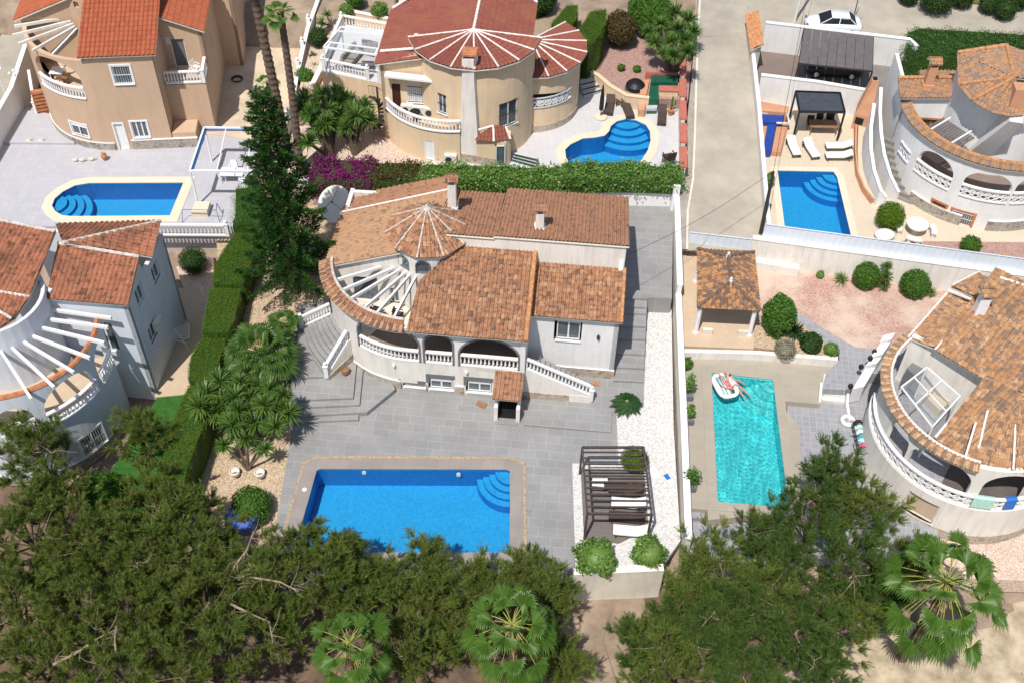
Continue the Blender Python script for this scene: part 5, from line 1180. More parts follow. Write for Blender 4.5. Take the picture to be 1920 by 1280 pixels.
mb = MB(); W_ = Wall([P(1712, 640, 6.0).xy+Vector((0, .35)), P(1856, 716, 6.1).xy+Vector((0, .35))], 2.5, 6.1, .25); W_.mesh(mb); mb.prism([P(1700, 690, 4.3).xy, P(1722, 668, 4.3).xy, P(1745, 684, 4.3).xy, P(1726, 712, 4.3).xy], 2.5, 4.3, 1); mb.prism([P(1735, 735, 3.3).xy, P(1785, 700, 3.3).xy, P(1815, 716, 3.3).xy, P(1765, 765, 3.3).xy], 2.5, 3.1, 2); mb.build('wall', [M['creamwall'], M['greytrim'], M['sandtile']], RV)
rapx = P(1925, 742, 7.3)
cv = [P(1752, 822, 5.5), P(1800, 856, 5.5), P(1848, 876, 5.5), P(1900, 888, 5.5), P(1960, 888, 5.5), P(2010, 870, 5.5)]; hA = P(1840, 718, 6.6)
mb = MB(); 
roof_into(mb, [cv[0], cv[1], rapx, hA], [cv[0], cv[1], rapx])
for a, b in zip(cv[1:-1], cv[2:]): roof_into(mb, [a, b, rapx])
ridge(mb, cv[0]+Vector((0, 0, .1)), hA+Vector((0, 0, .05)), .08, 2)
for (u, v, u2, v2) in ((1810, 856, 1830, 790), (1835, 840, 1852, 768), (1862, 842, 1878, 762), (1900, 880, 1905, 775)): ridge(mb, P(u, v, 5.85), P(u2, v2, 6.75), .06, 2)
mb.build('terrace_roof', [M['roof_right'], M['creamdull'], M['mortar_white']], RV)
chimney(P(1828, 600, 6.8), .55, 6.2, 9.2, RV, 'roof_right', 'white')
mb = MB(); pz_ = 4.9
q = [P(1690, 725, 5.2), P(1738, 688, 5.2), P(1800, 742, 5.2), P(1748, 800, 5.2)]
for i in range(4): mb.bar(q[i], q[(i+1) % 4], .08, .08)
mb.bar(V3(q[0]).lerp(q[1], .5), V3(q[3]).lerp(q[2], .5), .06, .06); mb.bar(V3(q[0]).lerp(q[3], .45), V3(q[1]).lerp(q[2], .45), .06, .06)
for i in range(4): mb.bar(q[i], V3(q[i])-Vector((0, 0, 2.6)), .08, .08)
mb.build('glazing_frame', M['white'], RV)
mb = MB(); mb.quad(*[p-Vector((0, 0, .03)) for p in q]); mb.quad(V3(q[3]), V3(q[2]), V3(q[2])-Vector((0, 0, 2.5)), V3(q[3])-Vector((0, 0, 2.5)))
M['clear'] = glassmat('clear_glass', (.5, .58, .6), .22); mb.build('glazing', M['clear'], RV)
sb_ = [Vector(p) for p in arc(r2, rr1+.05, 190, 325, 30)]; mb = MB(); Wall(sb_, -.6, .18, .05).mesh(mb, 0); mb.build('stone_base', M['stone'], RV)
# ================================================================ neighbouring plots, lane and road
sheet('tiled_terrace', [(-70, 275), (40, 200), (300, 215), (485, 215), (485, 300), (433, 426), (-70, 424)], 2.0, 'whitetile', 3)
sheet('terrace_step', [(-70, 267), (140, 269), (105, 215), (36, 205)], 2.16, 'whitetile', .5)
sheet('pale_yard', [(380, 250), (470, -60), (640, -60), (590, 60), (538, 235), (470, 262)], 2.06, 'lightsoil', 2)
sheet('side_lane', [(-90, -60), (150, -60), (60, 100), (0, 262), (-90, 420)], 2.4, 'concrete', 2)
sheet('pink_pavement', [(-90, -60), (38, -60), (22, 15), (-5, 75), (-90, 200)], 2.5, 'redcap', .3)
sheet('garden_gravel', [(520, 235), (640, 110), (740, 225), (812, 300), (780, 315), (770, 352), (480, 352), (500, 290)], 2.6, 'gravel_pink', 2)
sheet('tiled_terrace', [(812, 302), (776, 314), (760, 356), (1282, 352), (1276, 195), (1180, 188), (1120, 150), (1060, 130), (960, 200), (880, 200)], 2.66, 'whitetile2', 2)
sheet('mauve_gravel', [(1050, -20), (1062, 120), (1094, 133), (1120, 146), (1142, 164), (1172, 182), (1290, 188), (1310, -20)], 3.5, 'gravel_mauve', 2)
sheet('garden_bed', [(560, 170), (600, 20), (640, -60), (1100, -60), (1100, 40), (780, 60), (735, 110), (606, 160)], 3.6, 'gravel_pink', 2)
# lane with kerb, climbing away
def lane():
    L_ = [(1272, 470), (1271, 400), (1276, 340), (1286, 250), (1294, 170), (1301, 90), (1306, 30), (1312, -60)]; K = [(1286, 470), (1287, 400), (1297, 340), (1301, 250), (1303, 170), (1306, 90), (1309, 30), (1314, -60)]; Rr = [(1445, 470), (1436, 400), (1430, 340), (1420, 250), (1412, 170), (1404, 90), (1400, 30), (1400, -60)]
    mb = MB(); m2 = MB(); m3 = MB(); zf = zs
    lp, kp, rp_ = [Pf(*a, zf) for a in L_], [Pf(*a, zf) for a in K], [Pf(*a, zf) for a in Rr]; up = Vector((0, 0, .12))
    for i in range(len(lp)-1):
        mb.quad(kp[i], rp_[i], rp_[i+1], kp[i+1]); m2.quad(lp[i]-up*8, lp[i]+up, lp[i+1]+up, lp[i+1]-up*8); m2.quad(lp[i]+up, kp[i]+up, kp[i+1]+up, lp[i+1]+up)
        a, b = kp[i], kp[i+1]; e = Vector((.14, 0, 0)); m3.quad(a+up*1.05, a+e+up*1.05, b+e+up*1.05, b+up*1.05); m3.quad(a+e-up, b+e-up, b+e+up*1.05, a+e+up*1.05)
    struct('lane', mb, M['concrete']); struct('pavement', m2, M['pavement']); struct('kerb', m3, M['creamdull'])
lane()
zr = zs(P(1350, 40, 4.1).y)
mb = MB(); mb.poly([P(1303, 70, 4.12), P(1420, 66, 4.12), P(2050, 112, 4.12), P(2050, 18, 4.12), P(1600, -14, 4.12), P(1590, -70, 4.12), P(1306, -70, 4.12)]); struct('road', mb, M['concrete'])
mb = MB(); mb.prism([P(u, v, 4.2).xy for u, v in ((1594, -13), (1700, -1), (2050, 22), (2100, -120), (1590, -120))], 3.2, 4.3); struct('scrub_slope', mb, M['scrub'])
# top right plot
sheet('tiled_terrace', [(1409, 188), (1630, 172), (1700, 200), (1960, 300), (1960, 500), (1430, 470)], 1.6, 'beigetile', 1.5)
sheet('drive', [(1418, 92), (1500, 100), (1505, 165), (1412, 150)], 2.8, 'brownpave', 1)
sheet('drive', [(1498, 95), (1960, 160), (1960, 250), (1700, 262), (1640, 205), (1630, 172), (1503, 164)], 2.82, 'asphalt', 1)
sheet('red_paving', [(1690, 452), (1960, 455), (1960, 500), (1690, 500)], 1.63, 'gravel_mauve', .3)
# right plot
sheet('red_gravel_bed', [(1412, 490), (1800, 545), (1790, 600), (1700, 660), (1600, 662), (1480, 600), (1412, 620)], .93, 'gravel_red', 2)
sheet('planting_bed', [(1412, 600), (1482, 584), (1574, 664), (1570, 672), (1412, 650)], .96, 'gravel_brown', 2)
sheet('garden_path', [(1477, 586), (1490, 582), (1570, 632), (1606, 651), (1665, 654), (1700, 640), (1700, 700), (1630, 700), (1592, 731), (1541, 728), (1549, 700), (1574, 674), (1572, 663)], .985, 'patio', 2)
sheet('gazebo_terrace', [(1277, 470), (1416, 490), (1413, 654), (1278, 648)], 1.0, 'sandtile', 2)
sheet('patio', [(1476, 758), (1542, 756), (1592, 756), (1640, 700), (1720, 800), (1760, 1000), (1720, 1040), (1480, 1040)], .1, 'patio', 1)
sheet('patio', [(1279, 950), (1500, 955), (1500, 1060), (1282, 1060)], -.1, 'patio', 1)
sheet('pool_deck', [(1278, 672), (1572, 684), (1556, 700), (1541, 728), (1538, 757), (1458, 750), (1500, 800), (1502, 958), (1328, 974), (1326, 955), (1279, 951)], .5, 'beigedeck', 1.2)
for i, z in enumerate((.72, .5, .3)):
    mb = MB(); mb.prism([P(u, v, z).xy for u, v in ((1541, 727+11*i), (1591, 732+11*i), (1592, 700), (1545, 700))], -.2, z); struct('garden_step', mb, M['ac'])
sheet('garden_step', [(1279, 955), (1326, 958), (1326, 972), (1279, 969)], .2, 'patio', .5)
# far surroundings of the blue villa
sheet('lawn', [(120, 1010), (250, 820), (300, 735), (410, 735), (400, 1010)], -.03, 'lawn', 2)
sheet('sand_paving', [(290, 744), (352, 738), (385, 640), (372, 540), (330, 540)], .03, 'sandtile', 1)
sheet('pink_gravel_strip', [(346, 742), (372, 738), (402, 560), (400, 480), (330, 500), (368, 600), (380, 640)], .015, 'gravel_pink', 1)
sheet('sandy_clearing', [(1330, 1330), (1480, 1260), (1520, 1210), (1640, 1180), (1800, 1150), (2050, 1100), (2050, 1400), (1330, 1400)], -2.08, 'sandy', .6)
sheet('sandy_clearing', [(1085, 1130), (1150, 1135), (1130, 1200), (1160, 1290), (1080, 1340), (1040, 1290)], -2.05, 'dirt', .6)
sheet('pink_gravel_strip', [(1700, 990), (1990, 930), (1990, 1090), (1700, 1080)], -.55, 'gravel_pink', 1.2)
# pools
def pl(pts, s, ox, oy): return [(ox+a/s, oy+b/s) for a, b in pts]
_, pp = pool('swimming_pool', pl([(500, 1022), (1027, 1020), (950, 1206), (400, 1210), (345, 1205), (308, 1182), (287, 1150), (303, 1110), (350, 1070), (420, 1035)], 2.977, 0, 0), 2.02, 1.5, .62, 'coping_beige',
    'blue swimming pool with one rounded end on white tiles, below the tan villa', steps=((98, 377), -75, 75, [.9, 1.4, 1.9, 2.4]))
cut_hole(['tiled_terrace', 'ground'], pp, 2)
_, pp = pool('swimming_pool', pl([(572, 900), (605, 868), (680, 832), (760, 825), (810, 815), (835, 790), (848, 757), (885, 728), (940, 715), (1000, 722), (1060, 750), (1086, 790), (1090, 845), (1073, 905), (1035, 965), (960, 1020), (860, 1045), (720, 1045), (620, 1010), (578, 950)], 3.2, 880, 0), 2.68, 1.5, .6, 'coping_beige',
    'kidney shaped blue swimming pool with cream coping beside the yellow villa', steps=((1175, 218), 200, 330, [1.2, 1.75, 2.3, 2.85]))
cut_hole(['tiled_terrace', 'ground'], pp, 2)
_, pp = pool('swimming_pool', [(1457, 320), (1563, 322), (1570, 332), (1603, 470), (1474, 453)], 1.62, 1.5, .45, 'coping_beige',
    'plain blue swimming pool running down to the white metal fence in the top right plot', steps=((1567, 323), 180, 285, [.9, 1.3, 1.7, 2.1]))
cut_hole(['tiled_terrace', 'ground'], pp, 2)
_, pp = pool('swimming_pool', [(1333, 698), (1450, 711), (1480, 952), (1345, 941)], .52, 1.3, .55, 'beigedeck',
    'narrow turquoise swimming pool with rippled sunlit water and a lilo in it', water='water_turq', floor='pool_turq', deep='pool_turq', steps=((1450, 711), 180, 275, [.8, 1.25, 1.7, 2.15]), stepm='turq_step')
cut_hole(['pool_deck', 'ground'], pp, 2)
# ---------------- free-standing walls and fences
def freewall(name, pts, z0, z1, t, m, label, cat='wall', cap=None, cap_t=.06, capm='white', group=None, capover=.04):
    """pts xy (or px,z); z0/z1 numbers or lists"""
    pts = [xy(p) for p in pts]; n = len(pts); mb = MB(); z0 = z0 if isinstance(z0, list) else [z0]*n; z1 = z1 if isinstance(z1, list) else [z1]*n
    def side(i):
        a = pts[max(i-1, 0)]; b = pts[min(i+1, n-1)]; e = (b-a).normalized(); return Vector((-e.y, e.x))
    T_ = empty(name, (pts[0].x, pts[0].y, z0[0]), label, cat, group) if cap else None
    def strip(mb_, za, zb, o):
        for i in range(n-1):
            a, b = pts[i], pts[i+1]; sa, sb = side(i), side(i+1); c = [a-sa*o[0], b-sb*o[0], b+sb*o[1], a+sa*o[1]]
            vs = [(q.x, q.y, z) for q, z in zip(c, (za[i], za[i+1], za[i+1], za[i]))]+[(q.x, q.y, z) for q, z in zip(c, (zb[i], zb[i+1], zb[i+1], zb[i]))]
            fs = [(4, 5, 6, 7), (0, 1, 5, 4), (2, 3, 7, 6)]
            if i == 0: fs.append((3, 0, 4, 7))
            if i == n-2: fs.append((1, 2, 6, 5))
            mb_.add(vs, fs)
    strip(mb, z0, z1, (0, t)); o = mb.build('wall' if cap else name, M[m], T_)
    if cap:
        c = MB(); strip(c, [z+.002 for z in z1], [z+cap_t for z in z1], (capover, t+capover)); c.build('coping', M[capm], T_); return T_
    return tag(o, label, cat, group)
dp = [H(15.45, 17.3), H(15.62, 8.3), H(15.85, 0), H(16.1, -9.7)]
freewall('boundary_wall', dp[:2], 0, 2.55, .3, 'creamwall', 'tall cream wall along the grey driveway at the end of the lane', cap=1)
freewall('boundary_wall', dp[1:], -1.8, [1.75, 1.6, 1.45], .3, 'creamdull', 'long cream wall with white top between the white gravel and the turquoise pool', cap=1, cap_t=.08)
freewall('front_wall', [P(1076, 1077, .55), P(1245, 1069, .55)], -2.2, .55, -.4 if 0 else .35, 'creamdull', 'low cream wall with pale coping below the two bright green bushes', cap=1, capm='creamwall')
yy = 17.35
yw = lambda x: 17.1+(x-12.3)*.085
freewall('garden_wall', [H(-10.5, yw(-10.5)), H(3, yw(3)), H(15.7, yw(15.7))], 0, 3.0, .3, 'white', 'white wall behind the central villa, overgrown along its top')
wpost = P(1262, 372, 2); freewall('gate_post', [H(15.3, 16.9), H(15.75, 16.95)], 1.3, 3.5, .4, 'white', 'square white wall end post at the top of the grey driveway', 'post')
g0, g1 = P(1293, 462, 1.4), P(1409, 476, 1.4)
freewall('lane_fence', [P(1276, 458, 1.6), P(1412, 474, 1.6)], .9, 1.9, .2, 'white', 'low white wall carrying a sheet fence at the foot of the lane')
def sheetfence(pa, pb, z0, z1, label):
    mb = MB(); n = max(2, int((pb-pa).length/.22)); pts = [pa.lerp(pb, i/n) for i in range(n+1)]; e = (pb-pa).normalized(); nn = Vector((-e.y, e.x))
    for i in range(n):
        o1, o2 = (0, .03)[i % 2], (0, .03)[(i+1) % 2]; a, b = pts[i]+nn*o1, pts[i+1]+nn*o2
        mb.quad((a.x, a.y, z0), (b.x, b.y, z0), (b.x, b.y, z1), (a.x, a.y, z1))
    mb.bar((pa.x, pa.y, z1), (pb.x, pb.y, z1), .06, .05); return tag(mb.build('metal_fence', M['sheet']), label, 'fence')
sheetfence(P(1290, 457, 1.9).xy, P(1411, 471, 1.9).xy, 1.92, 2.9, 'short pale blue-white sheet metal fence closing the foot of the lane')
wa, wb = P(1411, 449, 3.1), P(2000, 529, 3.1)
freewall('boundary_wall', [wa, wb], .2, 3.1, .35, 'creamwall', 'long high cream retaining wall behind the gazebo and the red gravel', cap=1, capm='creamwall', cap_t=.05)
e = (wb-wa).normalized(); nn = Vector((-e.y, e.x)); sheetfence((wa+e*.6).xy+nn*.3, wb.xy+nn*.3, 3.16, 4.25, 'long pale blue-white sheet metal fence on the high cream wall below the top right pool')
freewall('bench_wall', [P(1416, 497, 1.3), P(1497, 511, 1.3)], .9, 1.55, .5, 'creamwall', 'low white masonry bench against the high cream wall right of the gazebo', 'bench')
freewall('terrace_wall', [P(1279, 662, 1.0), P(1414, 665, 1.0), P(1571, 677, 1.0)], -.2, 1.08, .3, 'creamwall', 'low white wall between the gazebo level and the beige pool deck')
freewall('stair_cheek', [P(1537, 760, .2), P(1541, 722, .9)], -.2, [.6, 1.15], .14, 'white', 'slim white cheek wall left of the three grey garden steps')
freewall('stair_cheek', [P(1594, 790, .2), P(1590, 757, .6), P(1592, 735, .9)], -.2, [.45, .7, 1.15], .14, 'white', 'curved white cheek wall right of the three grey garden steps')
# street-side wall of the top right plot
sw = [P(1432, 458, 2.0), P(1428, 400, 2.0), P(1421, 320, 2.2), P(1413, 230, 2.5), P(1404, 150, 3.0), P(1402, 120, 3.4)]
freewall('boundary_wall', sw, 1.2, [3.3, 3.2, 3.5, 4.0, 4.6, 4.7], -.28, 'whitewall', 'long white wall stepping up the right side of the lane', cap=1, capm='white')
freewall('boundary_wall', [P(1425, 96, 2.8), P(1690, 128, 2.8), P(1700, 140, 2.8)], 2.6, 5.25, .25, 'whitewall', 'high white wall behind the shaded carport, along the upper road', cap=1, capm='white')
freewall('boundary_wall', [P(1417, 192, 1.6), P(1520, 205, 1.6), P(1618, 222, 1.6)], 1.5, 3.95, .25, 'whitewall', 'white wall between the brown driveway and the black pergola', cap=1, capm='white')
mb = MB(); q = [P(1402, 30, 5.4), P(1420, 30, 5.4), P(1428, 86, 5.2), P(1411, 92, 5.2)]; mb.prism([p.xy for p in q], 2.6, 5.0); o = empty('gate_portal', q[0], 'gate portal with an orange tiled top on the lane, left of the carport', 'gate'); mb.build('wall', M['creamdull'], o); mb = MB(); roof_into(mb, [q[3]+Vector((-.2, -.2, 0)), q[2]+Vector((.1, -.2, .25)), q[1]+Vector((.1, .2, .25)), q[0]+Vector((-.2, .2, 0))]); mb.build('tiled_cap', [M['ridge_or'], M['creamdull'], M['ridge_or']], o)
# walls and fences of the tan plot
lw = [P(75, 95, 2.0), P(35, 212, 2.0), (P(0, 272, 2.0)), P(-60, 372, 2)]
freewall('boundary_wall', lw, 1.0, [4.4, 4.2, 4.1, 4.1], .25, 'whitewall', 'long white wall left of the tan villa, along the side lane', cap=1)
freewall('retaining_wall', [P(215, 424, 2), P(436, 424, 2)], -1, 1.98, .3, 'bluewall', 'pale blue-white retaining wall under the balustrade, behind the dark round bush')
o = balustrade([P(255, 441, 2.0), P(428, 442, 2.0)], .95, None, sp=.24, posts=[P(428, 442, 2.0)]); tag(o, 'white balustrade at the lower edge of the white tiled terrace', 'balustrade')
fx = [P(602, 8, 3.2), P(577, 75, 3.0), P(566, 120, 3.0), P(556, 165, 2.9), P(545, 230, 2.8), P(530, 262, 2.7)]
freewall('boundary_wall', fx, 1.8, [4.3, 4.0, 3.9, 3.8, 3.7, 3.6], .22, 'whitewall', 'white garden wall with small ball-topped posts between the sandy yard and the yellow plot', cap=1)
for i in range(7):
    f = i/6; k = f*(len(fx)-1); j = min(int(k), len(fx)-2); p = fx[j].lerp(fx[j+1], k-j); zt_ = 4.3-.7*f; mb = MB(); mb.box((p.x, p.y, zt_-.2), (.3, .3, 1.0), 0); mb.lathe((p.x, p.y, zt_+.3), [(.05, 0), (.06, .05), (.12, .14), (.1, .24), (.02, .3)], 8)
    tag(mb.build('fence_post', M['white']), ['uppermost', 'second', 'third', 'fourth', 'fifth', 'sixth', 'lowest'][i]+' ball-topped white post down the garden wall left of the yellow plot', 'post', 'ball-topped posts of the garden wall')
# yellow plot: right wall with red caps
rw0, rw1 = P(1279, 112, 4.1), P(1281, 322, 3.7); nW = 5
for i in range(nW):
    a, b = rw0.lerp(rw1, (i+.07)/nW), rw0.lerp(rw1, (i+.93)/nW); zt_ = 4.25-.5*i/nW
    t_ = empty('wall_panel', (a.x, a.y, 2), ['topmost', 'second', 'middle', 'fourth', 'lowest'][i]+' red-capped wall panel down the left side of the lane', 'wall', 'red-capped wall panels along the lane')
    mb = MB(); mb.bar((a.x, a.y, (2+zt_)/2), (b.x, b.y, (2+zt_)/2), .3, zt_-2); mb.build('wall', M['creamdull'], t_); mb = MB(); mb.bar((a.x, a.y, zt_+.06), (b.x, b.y, zt_+.06), .5, .12); mb.build('cap', M['redcap'], t_)
freewall('planter_wall', [P(1092, 145, 3.0), P(1117, 158, 3.0), P(1140, 178, 3.0), P(1172, 197, 3.0), P(1215, 202, 3.0)], 2.5, 3.75, .25, 'yellow', 'curved pale yellow retaining wall below the mauve gravel and above the brown loungers', cap=1, capm='yellow')
# raised patio of the yellow villa, upper left
pq = [P(603, 134, 5.2), P(716, 158, 5.2), P(740, 100, 5.2), P(742, 58, 5.2), P(640, 48, 5.2)]
mb = MB(); mb.prism([p.xy for p in pq], 2.4, 5.2); t_ = empty('raised_patio', pq[0], 'raised white patio on a stained yellow base, left of the yellow villa', 'terrace'); mb.build('base_wall', M['yellow'], t_)
mb = MB(); mb.prism([p.xy for p in pq], 5.202, 5.23); mb.build('patio_floor', M['whitetile2'], t_)
balustrade([p+Vector((0, 0, .03)) for p in (pq[0]+Vector((.15, .15, 0)), P(690, 150, 5.2))], .95, t_, sp=.24, posts=[pq[0]+Vector((.15, .15, 0)), P(690, 150, 5.2), P(712, 155, 5.2)])
balustrade([pq[0]+Vector((.15, .3, 0)), pq[4]+Vector((.1, -.2, 0))], .95, t_, sp=.24, posts=[pq[4]+Vector((.1, -.2, 0))])
balustrade([pq[4]+Vector((.2, -.1, 0)), P(735, 66, 5.2)], .95, t_, sp=.24)
freewall('planter_wall', [P(640, 26, 4.3), P(740, 46, 4.3), P(748, 20, 4.3)], 3.4, 4.6, .3, 'yellow', 'pale orange planter wall behind the raised white patio', cap=1, capm='creamwall')
freewall('planter_wall', [P(590, 175, 3.6), P(612, 130, 3.6), P(640, 60, 3.6)], 2.4, 4.2, .3, 'yellow', 'terraced orange planter wall left of the raised white patio', cap=1, capm='creamwall')
# ================================================================ furniture and other things
GOLD = 0
def lounger(name='sun_lounger', cushion='fabric_white', frame='fabric_white', label='', raised=.45):
    """lounger 2 m long along +x with the head at +x"""
    t = empty(name, (0, 0, 0), label or 'lounger', 'sun lounger')
    f = MB()
    for y in (-.28, .28): f.bar((-.95, y, .3), (.3, y, .3), .05, .06); f.bar((.3, y, .3), (.95, y, .3), .05, .06)
    f.bar((-.95, -.28, .3), (-.95, .28, .3), .05, .06); f.bar((.95, -.28, .3), (.95, .28, .3), .05, .06)
    f.build('frame', M[frame], t)
    for x in (-.8, .75):
        for y in (-.28, .28): m_ = MB(); m_.bar((x, y, 0), (x, y, .29), .05, .05); m_.build('leg', M[frame], t)
    mb = MB(); mb.box((-.33, 0, .38), (1.26, .62, .09)); mb.build('seat', M[cushion], t)
    a = raised; mb = MB(); mb.bar((.31, 0, .38), (.31+.68*math.cos(a), 0, .38+.68*math.sin(a)), .62, .09); mb.build('backrest', M[cushion], t); return t
def put(proto, p, rz, label, group=None): return place(proto, USED, p, rz, label, group)
lw_ = lounger('sun_lounger', 'fabric_white', 'metaldark'); lb_ = lounger('sun_lounger', 'wicker', 'wicker')
ang0 = H.a
for proto, u, v, l in ((lb_, 1172, 922, 'brown lounger under the black slatted pergola, farthest from the two bright bushes'), (lw_, 1178, 950, 'white cushioned lounger between the two brown ones under the black slatted pergola'), (lb_, 1174, 975, 'brown lounger between the two white ones under the black slatted pergola'), (lw_, 1182, 1002, 'white cushioned lounger nearest the bright green bushes under the black slatted pergola')):
    put(proto, P(u, v, .1), ang0, l, 'loungers under the black pergola')
for u, v, rz, l in ((1486, 283, 98, 'white lounger standing leftmost in the top right plot, beside the blue and terracotta tiles'), (1519, 287, 104, 'white lounger with a dark head strap in front of the black shade pergola'), (1571, 281, 2, 'upper of two white loungers lying crossways above the rectangular pool'), (1571, 299, 2, 'lower of two white loungers lying crossways above the rectangular pool')):
    o = put(lw_, P(u, v, 1.62), rad(rz), l, 'white loungers in the top right plot')
for u, v, rz, l in ((1142, 205, 82, 'brown lounger beside the closed black parasol, yellow villa pool'), (1176, 212, 100, 'brown lounger right of the small wicker table, yellow villa pool'), (1240, 224, 84, 'brown lounger against the red-capped wall, right of the tiled steps')):
    put(lb_, P(u, v, 2.68), rad(rz), l, 'brown loungers by the kidney pool')
def table(name, p, w_, d_, h_, m, label, cat_='table', rz=0, top='', legm=None):
    t = empty(name, p, label, cat_); mb = MB(); mb.box(V3(p)+Vector((0, 0, h_-.02)), (w_, d_, .05), rz); mb.build('tabletop', M[m], t)
    for a in (-1, 1):
        for b in (-1, 1):
            q = V3(p)+Matrix.Rotation(rz, 3, 'Z') @ Vector((a*(w_/2-.06), b*(d_/2-.06), 0)); mb = MB(); mb.bar(q, q+Vector((0, 0, h_-.05)), .05, .05); mb.build('leg', M[legm or m], t)
    return t
table('side_table', P(1124, 908, .1), .85, .7, .35, 'fabric_white', 'low white square table at the upper left under the black slatted pergola', rz=ang0, legm='metaldark')
table('side_table', P(1140, 916, .1), .5, .5, .4, 'wicker', 'low brown table in the middle under the black slatted pergola', rz=ang0)
table('side_table', P(1160, 198, 2.68), .5, .45, .42, 'wicker', 'small brown wicker table between two brown loungers')
def chair(name, p, rz, m, label, group=None, cat_='chair', s=1.0):
    t = empty(name, p, label, cat_, group); R = Matrix.Rotation(rz, 3, 'Z'); f = lambda x, y, z: V3(p)+R @ Vector((x*s, y*s, z*s))
    mb = MB(); mb.box(f(0, 0, .44), (.52*s, .5*s, .07*s), rz); mb.build('seat', M[m], t); mb = MB(); mb.bar(f(0, .24, .44), f(0, .32, .9), .5*s, .05*s, up=R @ Vector((0, 1, 0))); mb.build('backrest', M[m], t)
    for a in (-1, 1):
        for b in (-1, 1): mb = MB(); mb.bar(f(a*.22, b*.2, 0), f(a*.22, b*.2, .42), .045*s, .045*s); mb.build('leg', M[m], t)
    for a in (-1, 1): mb = MB(); mb.bar(f(a*.26, -.2, .64), f(a*.26, .26, .66), .05*s, .04*s); mb.build('armrest', M[m], t)
    return t
chair('armchair', P(1252, 308, 2.68), rad(200), 'wicker', 'dark brown wicker armchair in the corner of the yellow villa terrace, above the hedge', cat_='armchair', s=1.4)
# black slatted pergola
t = empty('pergola', P(1150, 940, .1), 'dark brown slatted pergola over sun loungers in the white gravel bed', 'pergola'); q = [P(1092, 838, 2.5), P(1207, 838, 2.5), P(1222, 964, 2.5), P(1101, 962, 2.5)]
for i in range(4):
    mb = MB(); a = q[i]; mb.bar((a.x, a.y, .05), a, .12, .12); mb.build('post', M['pergola'], t)
    mb = MB(); mb.bar(q[i], q[(i+1) % 4], .1, .14); mb.build('beam', M['pergola'], t)
for i in range(1, 11): mb = MB(); mb.bar(q[0].lerp(q[3], i/11)+Vector((0, 0, .08)), q[1].lerp(q[2], i/11)+Vector((0, 0, .08)), .07, .09); mb.build('slat', M['pergola'], t)
# gazebo of the right plot
t = empty('gazebo', P(1360, 600, 1), 'small open gazebo with a mottled brown tile roof on white columns, behind the turquoise pool', 'gazebo')
e1, e2, e3, e4 = P(1307, 578, 3.45), P(1426, 584, 3.45), P(1414, 474, 3.45), P(1307, 468, 3.45)
cx = (e1+e2+e3+e4)/4; A = (e1+e2)/2+(e4-e1).normalized()*1.5; A.z = 4.35; Bq = (e3+e4)/2-(e4-e1).normalized()*1.5; Bq.z = 4.35
mb = MB(); kw = dict(tw=.24, th=.34); roof_into(mb, [e1, e2, A], **kw); roof_into(mb, [e2, e3, Bq, A], [e2, e3, A], **kw); roof_into(mb, [e3, e4, Bq], **kw); roof_into(mb, [e4, e1, A, Bq], [e4, e1, A], **kw)
for a, b in ((A, Bq), (A, e1), (A, e2), (Bq, e3), (Bq, e4)): ridge(mb, a+Vector((0, 0, .06)), b+Vector((0, 0, .1)), .1, 0)
mb.build('roof', [M['roof_gaz'], M['brownshade'], M['ridge_or']], t)
for p in (A, Bq): mb = MB(); mb.lathe(p, [(.16, 0), (.12, .12), (.05, .2), (.1, .3), (.02, .42)], 8); mb.build('finial', M['white'], t)
for p, s in ((e1, 1), (e2, 1), (e3, 1), (e4, 1)):
    c = p.lerp(Vector((cx.x, cx.y, p.z)), .13); mb = MB(); mb.lathe((c.x, c.y, 1.0), [(.2, 0), (.2, .1), (.15, .16), (.14, 2.3), (.2, 2.42)], 12); mb.build('column', M['white'], t)
mb = MB(); c = [p.lerp(Vector((cx.x, cx.y, p.z)), .13) for p in (e1, e2, e3, e4)]
for i in range(4): a, b = c[i], c[(i+1) % 4]; mb.bar((a.x, a.y, 3.42), (b.x, b.y, 3.42), .2, .16)
mb.build('beam', M['white'], t)
for s in (.12, .78): a, b = c[0].lerp(c[1], s), c[0].lerp(c[1], s+.18); mb = MB(); mb.bar((a.x, a.y-.05, 1.2), (b.x, b.y-.05, 1.2), .2, .4); mb.build('low_wall', M['creamdull'], t)
# satellite dish
t = empty('satellite_dish', P(628, 415, 1), 'large round white satellite dish beside the left roof of the central villa', 'satellite dish'); c = P(629, 384, 3.6); nrm = (Vector((-.12, -.62, .78))).normalized(); u_ = nrm.cross(Vector((0, 0, 1))).normalized(); w_ = nrm.cross(u_)
mb = MB(); R_ = 1.12
for sgn, off in ((1, 0), (-1, -.03)):
    vs = [c+nrm*off]; fs = []
    for k in range(1, 7):
        for j in range(28): a = 2*math.pi*j/28; r = R_*k/6; vs.append(c+(u_*math.cos(a)+w_*math.sin(a)*1.12)*r+nrm*(.22*(k/6)**2+off))
    for j in range(28): fs.append((0, 1+j, 1+(j+1) % 28))
    for k in range(5):
        for j in range(28): fs.append((1+k*28+j, 1+(k+1)*28+j, 1+(k+1)*28+(j+1) % 28, 1+k*28+(j+1) % 28))
    mb.add(vs, fs)
mb.build('reflector', M['ac'], t, True)
mb = MB(); fz = c+nrm*.95; 
for a in (.5, 2.6, 4.7): mb.tube([c+(u_*math.cos(a)+w_*math.sin(a))*.9+nrm*.2, fz], .018, 5)
mb.build('feed_arm', M['metaldark'], t); mb = MB(); mb.tube([fz, fz-nrm*.22], .06, 8); mb.build('feed_horn', M['metaldark'], t)
mb = MB(); mb.tube([(c.x, c.y+.5, .9), (c.x, c.y+.4, 3.0), c-nrm*.05], .07, 8); mb.build('mast', M['metaldark'], t)
